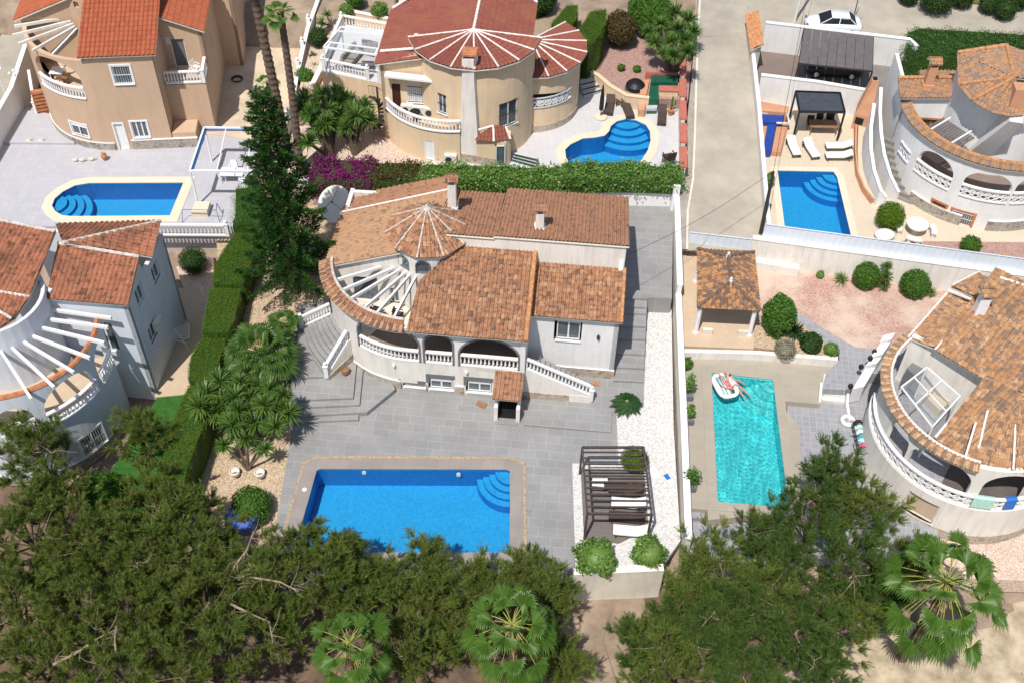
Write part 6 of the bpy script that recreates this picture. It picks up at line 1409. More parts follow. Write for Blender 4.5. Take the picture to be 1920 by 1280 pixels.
# small things around the central villa
p = P(648, 700, .7); mb = MB(); mb.lathe(p, [(.2, 0), (.25, .2), (.24, .42), (.2, .44), (.19, .36)], 12); tag(mb.build('wooden_tub', M['wood']), 'brown wooden tub standing beside the curved stairs of the central villa', 'tub')
p = P(903, 758, .03); mb = MB(); mb.box(p+Vector((0, 0, .012)), (.62, .42, .02), rad(-30)); tag(mb.build('door_mat', M['wood']), 'small brown mat lying askew on the grey paving beside the porch', 'mat')
p = P(1118, 719, .03); mb = MB(); mb.box(p+Vector((0, 0, .02)), (.42, .3, .03), H.a); tag(mb.build('drain_cover', M['terra']), 'reddish square drain cover by the foot of the right staircase', 'drain cover')
for (u, v, l) in ((441, 889, 'left of two round white planters on the brown gravel'), (488, 891, 'right of two round white planters on the brown gravel')):
    t = empty('planter', P(u, v, 0), l, 'planter', 'white planters on the brown gravel'); mb = MB(); mb.lathe(P(u, v, 0), [(.2, 0), (.29, .12), (.3, .34), (.24, .36), (.22, .25), (.1, .22)], 14); mb.build('bowl', M['ac'], t); mb = MB(); mb.lathe(P(u, v, .27), [(.21, 0), (.2, .02)], 12); mb.build('soil', M['dirt'], t)
t = empty('garden_tub', P(458, 985, 0), 'large blue plastic tub half hidden by the pines, left of the big pool', 'tub'); mb = MB(); mb.lathe(P(458, 985, 0), [(.5, 0), (.72, .1), (.82, .85), (.9, .9), (.86, .94), (.76, .85)], 24); mb.build('shell', M['bluepl'], t)
for (u, v, m_, w2, l) in ((1240, 886, 'white', .3, 'white sheet of paper-like board lying on the white gravel beside the pergola'), (1251, 893, 'brightblue', .16, 'small blue rag lying on the white gravel against the long wall')):
    p = P(u-14 if m_ == 'white' else u, v, .07); mb = MB(); mb.box(p, (w2*1.6, w2*2.2, .03), .5, rx=.1); tag(mb.build('loose_board' if m_ == 'white' else 'rag', M[m_]), l, 'board' if m_ == 'white' else 'rag')
for i, (u, v) in enumerate(((706, 590), (720, 602), (748, 600))):
    chair('wicker_chair', P(u, v+0, 2.5), rad(160-40*i), 'wicker', ['dark chair at the left under the radial beams of the central villa', 'dark chair in the middle under the radial beams of the central villa', 'dark chair nearest the tiled coping, seen through the left arch'][i], 'dark chairs on the central terrace')
# person on the pool float
def skin_body(name, chains, m, parent, sub=2):
    me = bpy.data.meshes.new(name); vs = []; es = []; rs = []; idx = {}
    def vid(p, r):
        k = (round(p[0], 3), round(p[1], 3), round(p[2], 3))
        if k not in idx: idx[k] = len(vs); vs.append(p); rs.append(r)
        return idx[k]
    for ch in chains:
        ids = [vid(p, r) for p, r in ch]
        es += [(a, b) for a, b in zip(ids[:-1], ids[1:]) if a != b]
    o0 = org(parent) if parent else Vector(); me.from_pydata([tuple(V3(v)-o0) for v in vs], es, []); o = bpy.data.objects.new(name, me); COL.objects.link(o); o.parent = parent
    sk_ = o.modifiers.new('s', 'SKIN'); sk_.use_smooth_shade = True
    for i, r in enumerate(rs): me.skin_vertices[0].data[i].radius = (r, r) if not isinstance(r, tuple) else r
    me.skin_vertices[0].data[0].use_root = True; sb = o.modifiers.new('d', 'SUBSURF'); sb.levels = sub; sb.render_levels = sub
    dg = bpy.context.evaluated_depsgraph_get(); ev = bpy.data.meshes.new_from_object(o.evaluated_get(dg)); o.modifiers.clear(); o.data = ev
    ev.materials.clear(); ev.materials.append(M[m]); ev.name = name; ORG[o.name] = o0.copy(); return o
def swimmer(base, head_dir, label, name='person', arms=1, swim='pink', hairc='hair', knees=.25):
    """reclining figure on its back: base = pelvis position, head_dir unit xy"""
    b = V3(base); h = Vector((head_dir[0], head_dir[1], 0)).normalized(); s = Vector((-h.y, h.x, 0)); u = Vector((0, 0, 1))
    def q(a, c, z): return tuple(b+h*a+s*c+u*z)
    t = empty(name, b, label, 'person')
    ch = [[(q(0, 0, 0), (.15, .11)), (q(.2, 0, .03), (.135, .10)), (q(.42, 0, .1), (.16, .105)), (q(.54, 0, .15), (.07, .07)), (q(.62, 0, .18), (.055, .055)), (q(.70, 0, .21), (.085, .09)), (q(.82, 0, .24), (.075, .085))]]
    for k in (-1, 1):
        sp = .1*k
        ch.append([(q(0, 0, 0), (.15, .11)), (q(-.08, sp, .0), .09), (q(-.42, sp*1.5, .04+knees*(1 if k > 0 else .3)), .062), (q(-.80, sp*1.8, 0), .042), (q(-.93, sp*2.0, .05), .03), (q(-.98, sp*2.1, .10), .022)])
        A_ = q(.42, 0, .1); ch.append([(A_, (.16, .105)), (q(.45, .19*k, .1), .055), (q(.25, .36*k, .05), .042), (q(.08+.2*arms*(k > 0), .44*k, .06), .03), (q(.0+.3*arms*(k > 0), .45*k, .06), .026)])
        hb_ = V3(q(.0+.3*arms*(k > 0), .45*k, .06)); 
        for j in range(4): d = (h*(-1 if not (arms and k > 0) else 1)*1.0+s*(-.45+.3*j)).normalized(); l_ = (.07, .08, .075, .06)[j]; ch.append([(q(.0+.3*arms*(k > 0), .45*k, .06), .026), (tuple(hb_+d*.045), .011), (tuple(hb_+d*(.045+l_*.5)+u*.008), .009), (tuple(hb_+d*(.045+l_)-u*.008), .007)])
        d = (s*-k+h*.3).normalized(); ch.append([(q(.0+.3*arms*(k > 0), .45*k, .06), .026), (tuple(hb_+d*.04), .011), (tuple(hb_+d*.075), .008)])
    skin_body('body', ch, 'skin', t)
    mb = MB(); c = V3(q(.79, 0, .225)); vv, ff = core_ellipsoid((0, 0, 0), (.105, .10, .105), 8); mb.add([c+Vector(v)+h*.04 for v in vv], [list(dict.fromkeys(f)) for f in ff.tolist()]); mb.build('hair', M[hairc], t, True)
    mb = MB(); n_ = V3(q(.745, 0, .325)); mb.lathe(n_-Vector((0, 0, .02)), [(.018, 0), (.012, .025), (.004, .035)], 6); mb.build('nose', M['skin'], t)
    for k in (-1, 1): mb = MB(); e_ = V3(q(.765, .032*k, .30)); mb.lathe(e_, [(.014, 0), (.01, .012), (.003, .015)], 6); mb.build('eye', M['black'], t)
    mb = MB(); m3 = V3(q(.70, 0, .296)); mb.box(m3, (.05, .02, .01), math.atan2(s.y, s.x)); mb.build('mouth', M['pink'], t)
    vv, ff = core_ellipsoid((0, 0, 0), (.17, .175, .125), 8); mb = MB(); a_ = math.atan2(h.y, h.x); Rz = Matrix.Rotation(a_, 3, 'Z'); mb.add([V3(q(-.02, 0, .0))+Rz @ Vector(v) for v in vv], [list(dict.fromkeys(f)) for f in ff.tolist()]); mb.build('swimwear', M[swim], t, True)
    if swim == 'pink': mb = MB(); vv, ff = core_ellipsoid((0, 0, 0), (.09, .18, .125), 8); mb.add([V3(q(.38, 0, .09))+Rz @ Vector(v) for v in vv], [list(dict.fromkeys(f)) for f in ff.tolist()]); mb.build('bikini_top', M[swim], t, True)
    return t
fc = P(1363, 722, .42); hd = Vector((.30, -.95))
def lilo(c, L_, W_, dirv, label):
    d = Vector((dirv[0], dirv[1], 0)).normalized(); s = Vector((-d.y, d.x, 0)); t = empty('pool_float', c, label, 'pool float'); mb = MB(); pts = []
    for i in range(25): a = 2*math.pi*i/24; x = math.copysign(abs(math.cos(a))**.6, math.cos(a))*L_/2; y = math.copysign(abs(math.sin(a))**.6, math.sin(a))*W_/2; pts.append(V3(c)+d*x+s*y)
    mb.tube(pts, .13, 8, caps=False); mb.build('rim', M['fabric_white'], t, True)
    for k in range(-2, 3): m_ = MB(); m_.tube([V3(c)-d*(L_/2-.15)+s*k*W_/5.5, V3(c)+d*(L_/2-.15)+s*k*W_/5.5], .085, 8); m_.build('air_chamber', M['ltblue' if k % 2 else 'fabric_white'], t, True)
    return t
lilo(fc+Vector((-.1, 0, 0)), 1.75, 1.15, (.28, -.95), 'white and pale blue lilo floating at the top of the turquoise pool')
swimmer(fc+Vector((-.02, .05, .16)), (.30, -.95), 'person in a pink bikini lying on the white lilo in the turquoise pool')
swimmer(P(1380, 722, .36)+Vector((.1, -.1, .0)), (-.5, .86), 'tanned person in the turquoise water, leaning beside the lilo', swim='teal', knees=.05)
# top right plot
def car(p, rz, m, label, L_=4.3, W_=1.76, H_=1.46, name='parked_car'):
    t = empty(name, p, label, 'car'); R = Matrix.Rotation(rz, 3, 'Z'); o = V3(p); f = lambda x, y, z: o+R @ Vector((x, y, z))
    st = [(-2.15, .5, .62, .58), (-2.1, .34, .86, .78), (-1.9, .26, .95, .84), (-1.2, .2, 1.0, .88), (-.3, .2, .99, .88), (.7, .2, .95, .88), (1.2, .2, .92, .87), (1.7, .24, .82, .82), (2.05, .3, .68, .7), (2.15, .42, .58, .56)]
    mb = MB(); vs = []; k = L_/4.3; n = 10
    for (x, zb, zt, hw) in st:
        hw *= W_/1.76
        for (y, z) in ((-hw*.9, zb), (-hw, zb+(zt-zb)*.3), (-hw, zb+(zt-zb)*.7), (-hw*.9, zt), (-hw*.45, zt+.03), (hw*.45, zt+.03), (hw*.9, zt), (hw, zb+(zt-zb)*.7), (hw, zb+(zt-zb)*.3), (hw*.9, zb)): vs.append(f(x*k, y, z))
    fs = [(i*n+j, i*n+(j+1) % n, (i+1)*n+(j+1) % n, (i+1)*n+j) for i in range(len(st)-1) for j in range(n)]+[tuple(range(n-1, -1, -1)), tuple((len(st)-1)*n+j for j in range(n))]
    mb.add(vs, fs); mb.build('body', M[m], t, True)
    cab = [(-1.75, .92, .70), (-1.15, 1.40, .60), (-.2, H_, .60), (.35, 1.40, .6), (1.15, .94, .70)]
    mb = MB(); vs = []
    for (x, z, hw) in cab: vs += [f(x*k, -hw, z), f(x*k, hw, z)]
    for (x, z, hw) in cab: vs += [f(x*k, -.79, .9), f(x*k, .79, .9)]
    fs = []
    for i in range(4): a, b = 2*i, 2*i+2; fs.append((a, b, b+1, a+1)); fs.append((a, 10+a, 10+b, b)); fs.append((a+1, b+1, 11+b, 11+a))
    mb.add(vs, [fs[0], fs[9]], 0); mb.add(vs, [fs[1], fs[2], fs[4], fs[5], fs[7], fs[8], fs[10], fs[11]], 0); c_ = mb.build('windows', M['black'], t)
    mb = MB(); rf = [(-1.1, 1.415, .58), (-.2, H_+.015, .585), (.3, 1.425, .58)]; vs = []
    for (x, z, hw) in rf: vs += [f(x*k, -hw, z), f(x*k, hw, z)]
    for (x, z, hw) in rf: vs += [f(x*k, -hw-.04, z-.07), f(x*k, hw+.04, z-.07)]
    mb.add(vs, [(0, 2, 3, 1), (2, 4, 5, 3), (0, 6, 8, 2), (2, 8, 10, 4), (1, 3, 9, 7), (3, 5, 11, 9)]); mb.build('roof', M[m], t, True)
    for x0, z0, x1, z1 in ((-1.12, 1.4, -1.72, .93), (.33, 1.4, 1.12, .95), (-.35, 1.43, -.3, .93)):
        for y in (-1, 1): mb.bar(f(x0*k, y*.60, z0), f(x1*k, y*.78, z1), .05, .05)
    for x0, z0, x1, z1 in ((-1.12, 1.4, -1.72, .93), (.33, 1.4, 1.12, .95), (-.35, 1.43, -.3, .93)):
        for y in (-1, 1): mb2 = MB(); mb2.bar(f(x0*k, y*.61, z0), f(x1*k, y*.79, z1), .06, .05); mb2.build('pillar', M[m], t)
    for x in (-1.32, 1.35):
        for y in (-1, 1):
            m_ = MB(); c = f(x*k, y*(W_/2-.1), .32); ax = R @ Vector((0, y*.12, 0)); m_.tube([c-ax, c+ax], .32, 18); w_ = m_.build('wheel', M['black'], t, False); m_ = MB(); m_.tube([c+ax*1.0, c+ax*1.12], .2, 12); m_.build('rim', M['ac'], w_)
    for y in (-.58, .58): m_ = MB(); m_.box(f(2.06*k, y, .68), (.14, .34, .13), rz); m_.build('headlight', M['glass'], t); m_ = MB(); m_.box(f(-2.12*k, y, .78), (.1, .3, .14), rz); m_.build('tail_light', M['redcap'], t)
    return t
car(P(1559, 57, 4.14), rad(180-4), 'carwhite', 'white car driving along the upper road behind the white wall')
car(P(1560, 137, 2.84), rad(176), 'metaldark', 'dark car parked in shade under the brown cloth carport')
t = empty('carport', P(1565, 110, 2.8), 'carport with a brown striped shade cloth roof in the top right plot', 'carport'); q = [P(1498, 118, 5.0), P(1636, 133, 5.0), P(1638, 66, 5.25), P(1508, 52, 5.25)]
for i in range(8):
    a, b = V3(q[0]).lerp(q[1], i/8+.003), V3(q[0]).lerp(q[1], (i+1)/8-.003); c, d = V3(q[3]).lerp(q[2], (i+1)/8-.003), V3(q[3]).lerp(q[2], i/8+.003); mb = MB(); dn = Vector((0, 0, .03)); mb.add([a, b, c, d, a-dn, b-dn, c-dn, d-dn], [(0, 1, 2, 3), (4, 7, 6, 5)]); mb.build('cloth_panel', M['shade'], t)
for p in q: mb = MB(); mb.bar((p.x, p.y, 2.8), (p.x, p.y, p.z-.06), .1, .1); mb.build('post', M['metaldark'], t)
for a, b in ((0, 1), (1, 2), (2, 3), (3, 0)): mb = MB(); mb.bar(q[a]-Vector((0, 0, .08)), q[b]-Vector((0, 0, .08)), .08, .1); mb.build('beam', M['metaldark'], t)
t = empty('shade_pergola', P(1535, 240, 1.6), 'black framed pergola with a dark pleated cloth roof above white loungers', 'pergola'); q = [P(1499, 210, 4.1), P(1584, 211, 4.1), P(1575, 175, 4.25), P(1492, 172, 4.25)]
for i in range(4): mb = MB(); mb.bar(q[i], q[(i+1) % 4], .12, .14); mb.build('beam', M['black'], t); mb = MB(); p = q[i]; mb.bar((p.x, p.y, 1.6), p, .12, .12); mb.build('post', M['black'], t)
mb = MB(); mb.quad(*[p-Vector((0, 0, .02)) for p in q]); M['darkcloth'] = plain('dark_blue_cloth', (.05, .06, .075), .15, 2, .8); mb.build('cloth_roof', M['darkcloth'], t)
table('dining_table', P(1540, 248, 1.62), 2.0, .95, .75, 'wood', 'dark wooden dining table in shade under the black pergola')
for i, (u, v) in enumerate(((1518, 240), (1535, 236), (1553, 236))): chair('dining_chair', P(u, v, 1.62), 0, 'black', ['leftmost', 'middle', 'rightmost'][i]+' black chair behind the shaded dining table under the black pergola', 'black dining chairs')
# corner feature of blue and terracotta tiles
t = empty('pool_shower', P(1445, 240, 1.6), 'outdoor shower of blue tiles framed in terracotta, left of the white loungers', 'shower')
for (px, z0, z1, m_, nm) in (([(1424, 215), (1471, 217), (1467, 231), (1426, 229)], 1.5, 2.35, 'bluetile', 'upper_basin'), ([(1440, 230), (1456, 230), (1446, 283), (1430, 283)], 1.5, 2.2, 'bluetile', 'channel'), ([(1424, 229), (1440, 230), (1431, 278), (1426, 270)], 1.5, 2.0, 'terrawall', 'side_panel'), ([(1457, 232), (1478, 233), (1465, 286), (1447, 285)], 1.5, 2.0, 'terrawall', 'side_panel'), ([(1422, 190), (1480, 200), (1476, 212), (1424, 208)], 1.5, 2.6, 'terrawall', 'rear_panel')):
    mb = MB(); mb.prism([P(u, v, z1).xy for u, v in px], z0, z1); mb.build(nm, M[m_], t)
mb = MB(); pp_ = [P(u, v, 2.4) for u, v in ((1424, 212), (1476, 214), (1480, 232), (1456, 231))]
for a, b in zip(pp_[:-1], pp_[1:]): mb.bar(a, b, .12, .1)
mb.build('edging', M['creamwall'], t)
# barbecue with tapered chimney
t = empty('barbecue', P(1612, 225, 1.6), 'terracotta barbecue with a tall tapered chimney beside the curved white stairs', 'barbecue'); q0 = [P(1603, 214, 2.9), P(1634, 222, 2.9), P(1640, 204, 2.9), P(1608, 195, 2.9)]
mb = MB(); mb.prism([p.xy for p in q0], 1.5, 2.9); mb.build('firebox', M['terrawall'], t); top = Vector((sum(p.x for p in q0)/4+.1, sum(p.y for p in q0)/4+.1, 5.6)); vs = [V3(p)+Vector((0, 0, .001)) for p in q0]+[top+Vector((x*.22, y*.22, 0)) for x, y in ((-1, -1), (1, -1), (1, 1), (-1, 1))]
mb = MB(); mb.add(vs, [(0, 1, 5, 4), (1, 2, 6, 5), (2, 3, 7, 6), (3, 0, 4, 7), (4, 5, 6, 7)]); mb.build('chimney', M['terrawall'], t); mb = MB(); mb.box(top+Vector((0, 0, .05)), (.3, .3, .12)); mb.build('flue', M['black'], t)
mb = MB(); a_, b_ = V3(q0[0])+Vector((0, -.01, -.5)), V3(q0[1])+Vector((0, -.01, -.5)); mm = a_.lerp(b_, .35); mb.box(mm, (.6, .06, .55), math.atan2((b_-a_).y, (b_-a_).x)); mb.build('grill_opening', M['black'], t)
# curved stair of the white villa: terracotta edged planter, white parapets
def strip_wall(name, px, z0, z1, t_, m, label, cat_='wall', **kw): return freewall(name, [P(u, v, (z1 if not isinstance(z1, list) else z1[min(i, len(z1)-1)])) for i, (u, v) in enumerate(px)], z0, z1, t_, m, label, cat_, **kw)
strip_wall('planter_edge', [(1607, 225), (1607, 250), (1606, 280), (1610, 320), (1622, 350), (1638, 372)], 1.5, 2.1, -.12, 'terrawall', 'curved terracotta planter edge right of the rectangular pool')
sheet('planter_top', [(1610, 222), (1636, 226), (1632, 300), (1640, 340), (1652, 372), (1640, 374), (1622, 350), (1610, 320), (1608, 280)], 2.0, 'beigetile', .6)
strip_wall('stair_parapet', [(1637, 195), (1631, 240), (1631, 280), (1637, 320), (1650, 358), (1662, 372)], 1.6, [5.0, 4.4, 3.9, 3.4, 2.9, 2.5], .14, 'whitewall', 'outer white parapet of the curved staircase beside the white villa', cap=1)
strip_wall('stair_parapet', [(1650, 165), (1648, 210), (1650, 250), (1656, 290), (1668, 330), (1684, 362)], 1.6, [5.4, 5.0, 4.5, 3.9, 3.3, 2.6], .14, 'whitewall', 'inner white parapet of the curved staircase beside the white villa', cap=1)
for k in range(9):
    f = k/8; mb = MB(); c = P(1668+30*f, 262+112*f, 3.9-2.2*f); mb.box((c.x, c.y, c.z/2+.5), (1.0, .36, c.z-1.0), rad(-35)); tag(struct('garden_step', mb, M['asphalt']))
bush(P(1663, 425, 1.62), .98, 'dense clipped olive-green round bush beside the rectangular pool of the top right plot', 'bush', 'hedge', .09, 1.6, flat=1.0, h=1.9, lob=.05)
t = empty('stone_table', P(1715, 436, 1.62), 'round pale stone table with curved benches round it, near the white villa', 'table'); mb = MB(); mb.lathe(P(1715, 436, 1.62), [(.3, 0), (.18, .15), (.2, .6), (.72, .68), (.72, .78), (.1, .8)], 20); mb.build('tabletop', M['creamwall'], t)
for i, (u, v) in enumerate(((1684, 434), (1712, 452), (1747, 440))):
    t = empty('stone_bench', P(u, v, 1.62), ['curved stone bench left of the round stone table', 'curved stone bench in front of the round stone table', 'curved stone bench right of the round stone table'][i], 'bench', 'curved benches round the stone table'); c = P(1715, 438, 1.62); a = ang(c, P(u, v, 1.62)); mb = MB(); o_ = arc(c, 1.35, a-24, a+24, 6); i_ = arc(c, .98, a-24, a+24, 6); mb.prism(list(o_)+list(i_)[::-1], 2.0, 2.12); mb.build('seat', M['creamwall'], t)
    for s_ in (-14, 14): p_ = arc(c, 1.16, a+s_, a+s_+1, 1)[0]; mb = MB(); mb.box((p_.x, p_.y, 1.81), (.24, .24, .38)); mb.build('leg', M['creamwall'], t)
mb = MB(); p = P(1657, 446, 1.62); vv, ff = core_ellipsoid((p.x, p.y, 1.9), (.7, .5, .35), 8); mb.add(vv.tolist(), [list(dict.fromkeys(f)) for f in ff.tolist()]); tag(mb.build('covered_furniture', M['fabric_white'], None, True), 'piece of garden furniture under a white cover beside the round bush', 'cover')
# poles
def pole(name, p, top, r, m, label, cat_='pole'): mb = MB(); mb.tube([p, top], [r, r*.7], 8); return tag(mb.build(name, M[m]), label, cat_)
pole('utility_pole', P(1424, 448, 1.7), P(1450, 322, 6.3), .14, 'metaldark', 'dark leaning wooden pole at the foot of the lane')
pb_ = P(1489, 42, 4.1); pole('utility_pole', pb_, pb_+Vector((.4, .3, 9)), .12, 'ac', 'grey pole standing by the upper road, left of the white car')
pb_ = P(1597, 47, 4.1); pole('street_lamp', pb_, pb_+Vector((0, .2, 5)), .045, 'metaldark', 'thin dark lamp post standing behind the white car', 'lamp post')
for k, (a, b, l) in enumerate(((P(1450, 322, 6.3), H(12.0, 6.2, 6.6), 'thin black cable running from the leaning pole to the roof of the central villa'), (P(1450, 322, 6.3), P(1489, 42, 4.1)+Vector((.4, .3, 8.6)), 'thin overhead cable strung between the two utility poles'))):
    a = V3(a); b = V3(b); mb = MB(); mb.tube([a.lerp(b, i/12)-Vector((0, 0, math.sin(math.pi*i/12)*.5)) for i in range(13)], .014, 4); tag(mb.build('overhead_cable', M['black']), l, 'cable')
# laundry frame, steps and float by the right villa
t = empty('swim_ring', P(1590, 790, .12), 'white inflatable ring lying at the foot of the grey garden steps', 'pool float'); mb = MB(); c = P(1590, 788, .25); mb.tube([(c.x+.33*math.cos(a*math.pi/10), c.y+.33*math.sin(a*math.pi/10), c.z) for a in range(21)], .13, 8, caps=False); mb.build('ring', M['fabric_white'], t, True)
t = empty('laundry_rack', P(1608, 845, .1), 'folding laundry rack hung with white, blue and pink washing beside the right villa', 'laundry rack'); c = P(1608, 832, .1)
mb = MB()
for y in np.linspace(-1.0, 1.0, 6): mb.tube([c+Vector((-.35, y, 1.0)), c+Vector((.35, y, 1.0))], .012, 5)
for x in (-.35, .35): mb.tube([c+Vector((x, -1, 1.0)), c+Vector((x, 1, 1.0))], .018, 5); mb.tube([c+Vector((x, -.6, 0)), c+Vector((-x, .2, 1.0))], .018, 5); mb.tube([c+Vector((x, .6, 0)), c+Vector((-x, -.2, 1.0))], .018, 5)
mb.build('frame', M['metaldark'], t)
def cloth(c, w_, d_, m, parent, name='washing', rz=0, drop=.35):
    vs = []; n = 7
    for i in range(n):
        x = (i/(n-1)-.5)*w_; z = -max(0, abs(x)-.1)*drop*2.2
        for j in range(n): y = (j/(n-1)-.5)*d_; v = Matrix.Rotation(rz, 3, 'Z') @ Vector((x*(.8 if abs(x) > .1 else 1), y, 0)); vs.append(V3(c)+v+Vector((0, 0, z+random.uniform(-.02, .02))))
    mb = MB(); mb.add(vs, [(i*n+j, i*n+j+1, (i+1)*n+j+1, (i+1)*n+j) for i in range(n-1) for j in range(n-1)]); return mb.build(name, M[m], parent, True)
for dy, m_ in ((.85, 'metaldark'), (.5, 'mint'), (.15, 'fabric_white'), (-.2, 'teal'), (-.5, 'ltblue'), (-.85, 'pink')):
    o = cloth(c+Vector((0, dy, 1.04)), .8, .28, m_, None, 'washing'); tag(o, {'metaldark': 'dark garment at the far end of the laundry rack', 'mint': 'pale green garment on the laundry rack beside the dark one', 'fabric_white': 'white garment hanging on the laundry rack beside the right villa', 'teal': 'teal garment hanging in the middle of the laundry rack', 'ltblue': 'pale blue garment hanging on the laundry rack', 'pink': 'pink towel at the near end of the laundry rack'}[m_], 'washing')
def ontop(F_, u, v): return None
pc = arc(r2, rr1-.1, 0, 1, 1)
for (u, v, w2, m_, l) in ((1843, 942, 1.1, 'mint', 'mint and white striped towel drying over the lattice balcony of the right villa'), (1897, 940, .6, 'brightblue', 'bright blue towel drying over the lattice balcony of the right villa')):
    s_, z_ = Wr2.hit(u, v); p_, n_ = Wr2.at(s_); o = MB(); e = Vector((-n_.y, n_.x)); c = Vector((p_.x, p_.y))+n_*.12
    vs = []; 
    for i in range(6):
        k = (i/5-.5)*w2; b_ = c+e*k
        vs += [(b_.x-n_.x*.16, b_.y-n_.y*.16, 2.75), (b_.x-n_.x*.13, b_.y-n_.y*.13, 3.5), (b_.x, b_.y, 3.56), (b_.x+n_.x*.14, b_.y+n_.y*.14, 3.5), (b_.x+n_.x*.16, b_.y+n_.y*.16, 2.9)]
    o.add(vs, [(i*5+j, i*5+j+1, i*5+j+6, i*5+j+5) for i in range(5) for j in range(4)]); tag(o.build('towel', M[m_]), l, 'towel')
t = empty('garden_stair', P(1690, 980, 0), 'white railed outdoor steps running down beside the right villa, half hidden by the pine', 'stairs')
for i in range(9):
    f = i/8; c = P(1677+4*f, 935+88*f, .3-1.9*f); mb = MB(); mb.box(c, (1.0, .32, .12), rad(2)); mb.build('tread', M['brownpave'], t)
for dx in (-.55, .55):
    a, b = P(1677, 925, .3)+Vector((dx, 0, 0)), P(1682, 1030, -1.7)+Vector((dx, 0, 0)); mb = MB(); mb.bar(a+Vector((0, 0, .1)), b+Vector((0, 0, .1)), .08, .3); mb.build('rail', M['metalwhite'], t)
sheet('white_landing', [(1655, 1018), (1712, 1018), (1712, 1034), (1655, 1034)], -1.5, 'creamwall', .4)
# stepped white stair flank with black balls
t = empty('stair_flank', P(1615, 720, .9), 'white stepped stair flank with black ball finials beside the curved garden path', 'stair wall')
fl_ = [(1596, 735), (1617, 700), (1625, 690), (1640, 668), (1646, 656)]; pts = [P(u, v, 1.2) for u, v in fl_]
mb = MB()
for i, (a, b, h) in enumerate(zip(pts[:-1], pts[1:], (1.5, 1.9, 2.2, 2.5))): mb.prism([a.xy, b.xy, (b+Vector((.75, .25, 0))).xy, (a+Vector((.75, .25, 0))).xy], .2, h)
mb.build('wall', M['white'], t)
for (u, v) in ((1593, 728), (1613, 692), (1630, 676), (1638, 664)):
    p = P(u, v, 1.9); mb = MB(); mb.lathe(p, [(.07, 0), (.08, .06), (.15, .16), (.16, .26), (.1, .38), (.03, .42)], 10); mb.build('finial', M['black'], t)
# tan plot
t = empty('shade_structure', P(420, 330, 2), 'white and blue tubular canopy frame without cloth beside the rounded pool', 'canopy'); q = [P(356, 321, 4.9), P(500, 322, 4.9), P(500, 242, 4.9), P(383, 240, 4.9)]
for i, m_ in ((0, 'metalblue'), (1, 'metalwhite'), (2, 'metalwhite'), (3, 'metalblue')):
    mb = MB(); mb.bar(q[i], q[(i+1) % 4], .12, .16); mb.build('beam', M['metalwhite'], t); mb = MB(); o_ = (q[(i+2) % 4]-q[(i+1) % 4]).normalized()*.12; mb.bar(q[i]+o_-Vector((0, 0, .06)), q[(i+1) % 4]+o_-Vector((0, 0, .06)), .16, .05); mb.build('valance', M['metalblue'], t)
for k in (.35, .75): mb = MB(); mb.bar(q[0].lerp(q[1], k), q[3].lerp(q[2], k), .06, .06); mb.build('cross_bar', M['metalwhite'], t)
for p in q: mb = MB(); mb.bar((p.x, p.y, 2.0), p, .11, .11); mb.build('post', M['metalwhite'], t)
bq = P(376, 398, 2.02); mb = MB(); mb.prism([P(u, v, 2.5).xy for u, v in ((358, 397), (388, 397), (394, 378), (366, 378))], 2.0, 2.5); tag(mb.build('concrete_block', M['coping_beige']), 'beige block base at the foot of the white canopy post', 'block')
table('garden_table', P(438, 338, 2.02), 1.6, .9, .74, 'metalwhite', 'white garden table under the tubular canopy frame')
for i, (u, v) in enumerate(((420, 338), (440, 325), (458, 345))): chair('garden_chair', P(u, v, 2.02), rad((90, 0, 250)[i]), 'metalwhite', ['white chair at the left end of the garden table under the canopy frame', 'white chair behind the garden table under the canopy frame', 'white chair at the right end of the garden table under the canopy frame'][i], 'white chairs at the garden table')
t = empty('pool_rail', P(375, 405, 2), 'thin bent steel rail standing on the white tiles in front of the canopy base', 'rail'); mb = MB(); a, b = P(342, 418, 2), P(412, 416, 2); mb.tube([a, a+Vector((.1, .3, .9)), b+Vector((-.1, .1, .9)), b], .025, 6); mb.tube([b+Vector((0, .9, 0)), b+Vector((-.2, .8, .9)), b+Vector((-.1, .1, .9))], .025, 6); mb.build('tube', M['metalblue'], t)
for i, (u, v) in enumerate(((141, 303), (154, 303), (172, 301), (54, 267), (77, 267))):
    p = P(u, v, 2.03); mb = MB(); vv, ff = core_ellipsoid((p.x, p.y, p.z+.12), (.2, .1, .12), 6); mb.add(vv.tolist(), [list(dict.fromkeys(f)) for f in ff.tolist()]); mb.tube([(p.x+.14, p.y, p.z+.15), (p.x+.18, p.y, p.z+.3)], .04, 6); vv, ff = core_ellipsoid((p.x+.2, p.y, p.z+.33), (.08, .05, .05), 6); mb.add(vv.tolist(), [list(dict.fromkeys(f)) for f in ff.tolist()])
    tag(mb.build('duck_ornament', M['coping_beige']), ['leftmost of three small duck ornaments below the white door of the tan villa', 'middle of three small duck ornaments below the white door of the tan villa', 'rightmost of three small duck ornaments, next to the clay jar', 'left of two duck ornaments by the step in the white tiles', 'right of two duck ornaments by the step in the white tiles'][i], 'ornament', 'duck ornaments')
p = P(197, 300, 2.03); mb = MB(); mb.lathe(p, [(.1, 0), (.2, .2), (.22, .38), (.12, .55), (.15, .6), (.12, .6)], 14); tag(mb.build('clay_jar', M['pot']), 'terracotta jar on the white tiles above the rounded pool', 'jar')
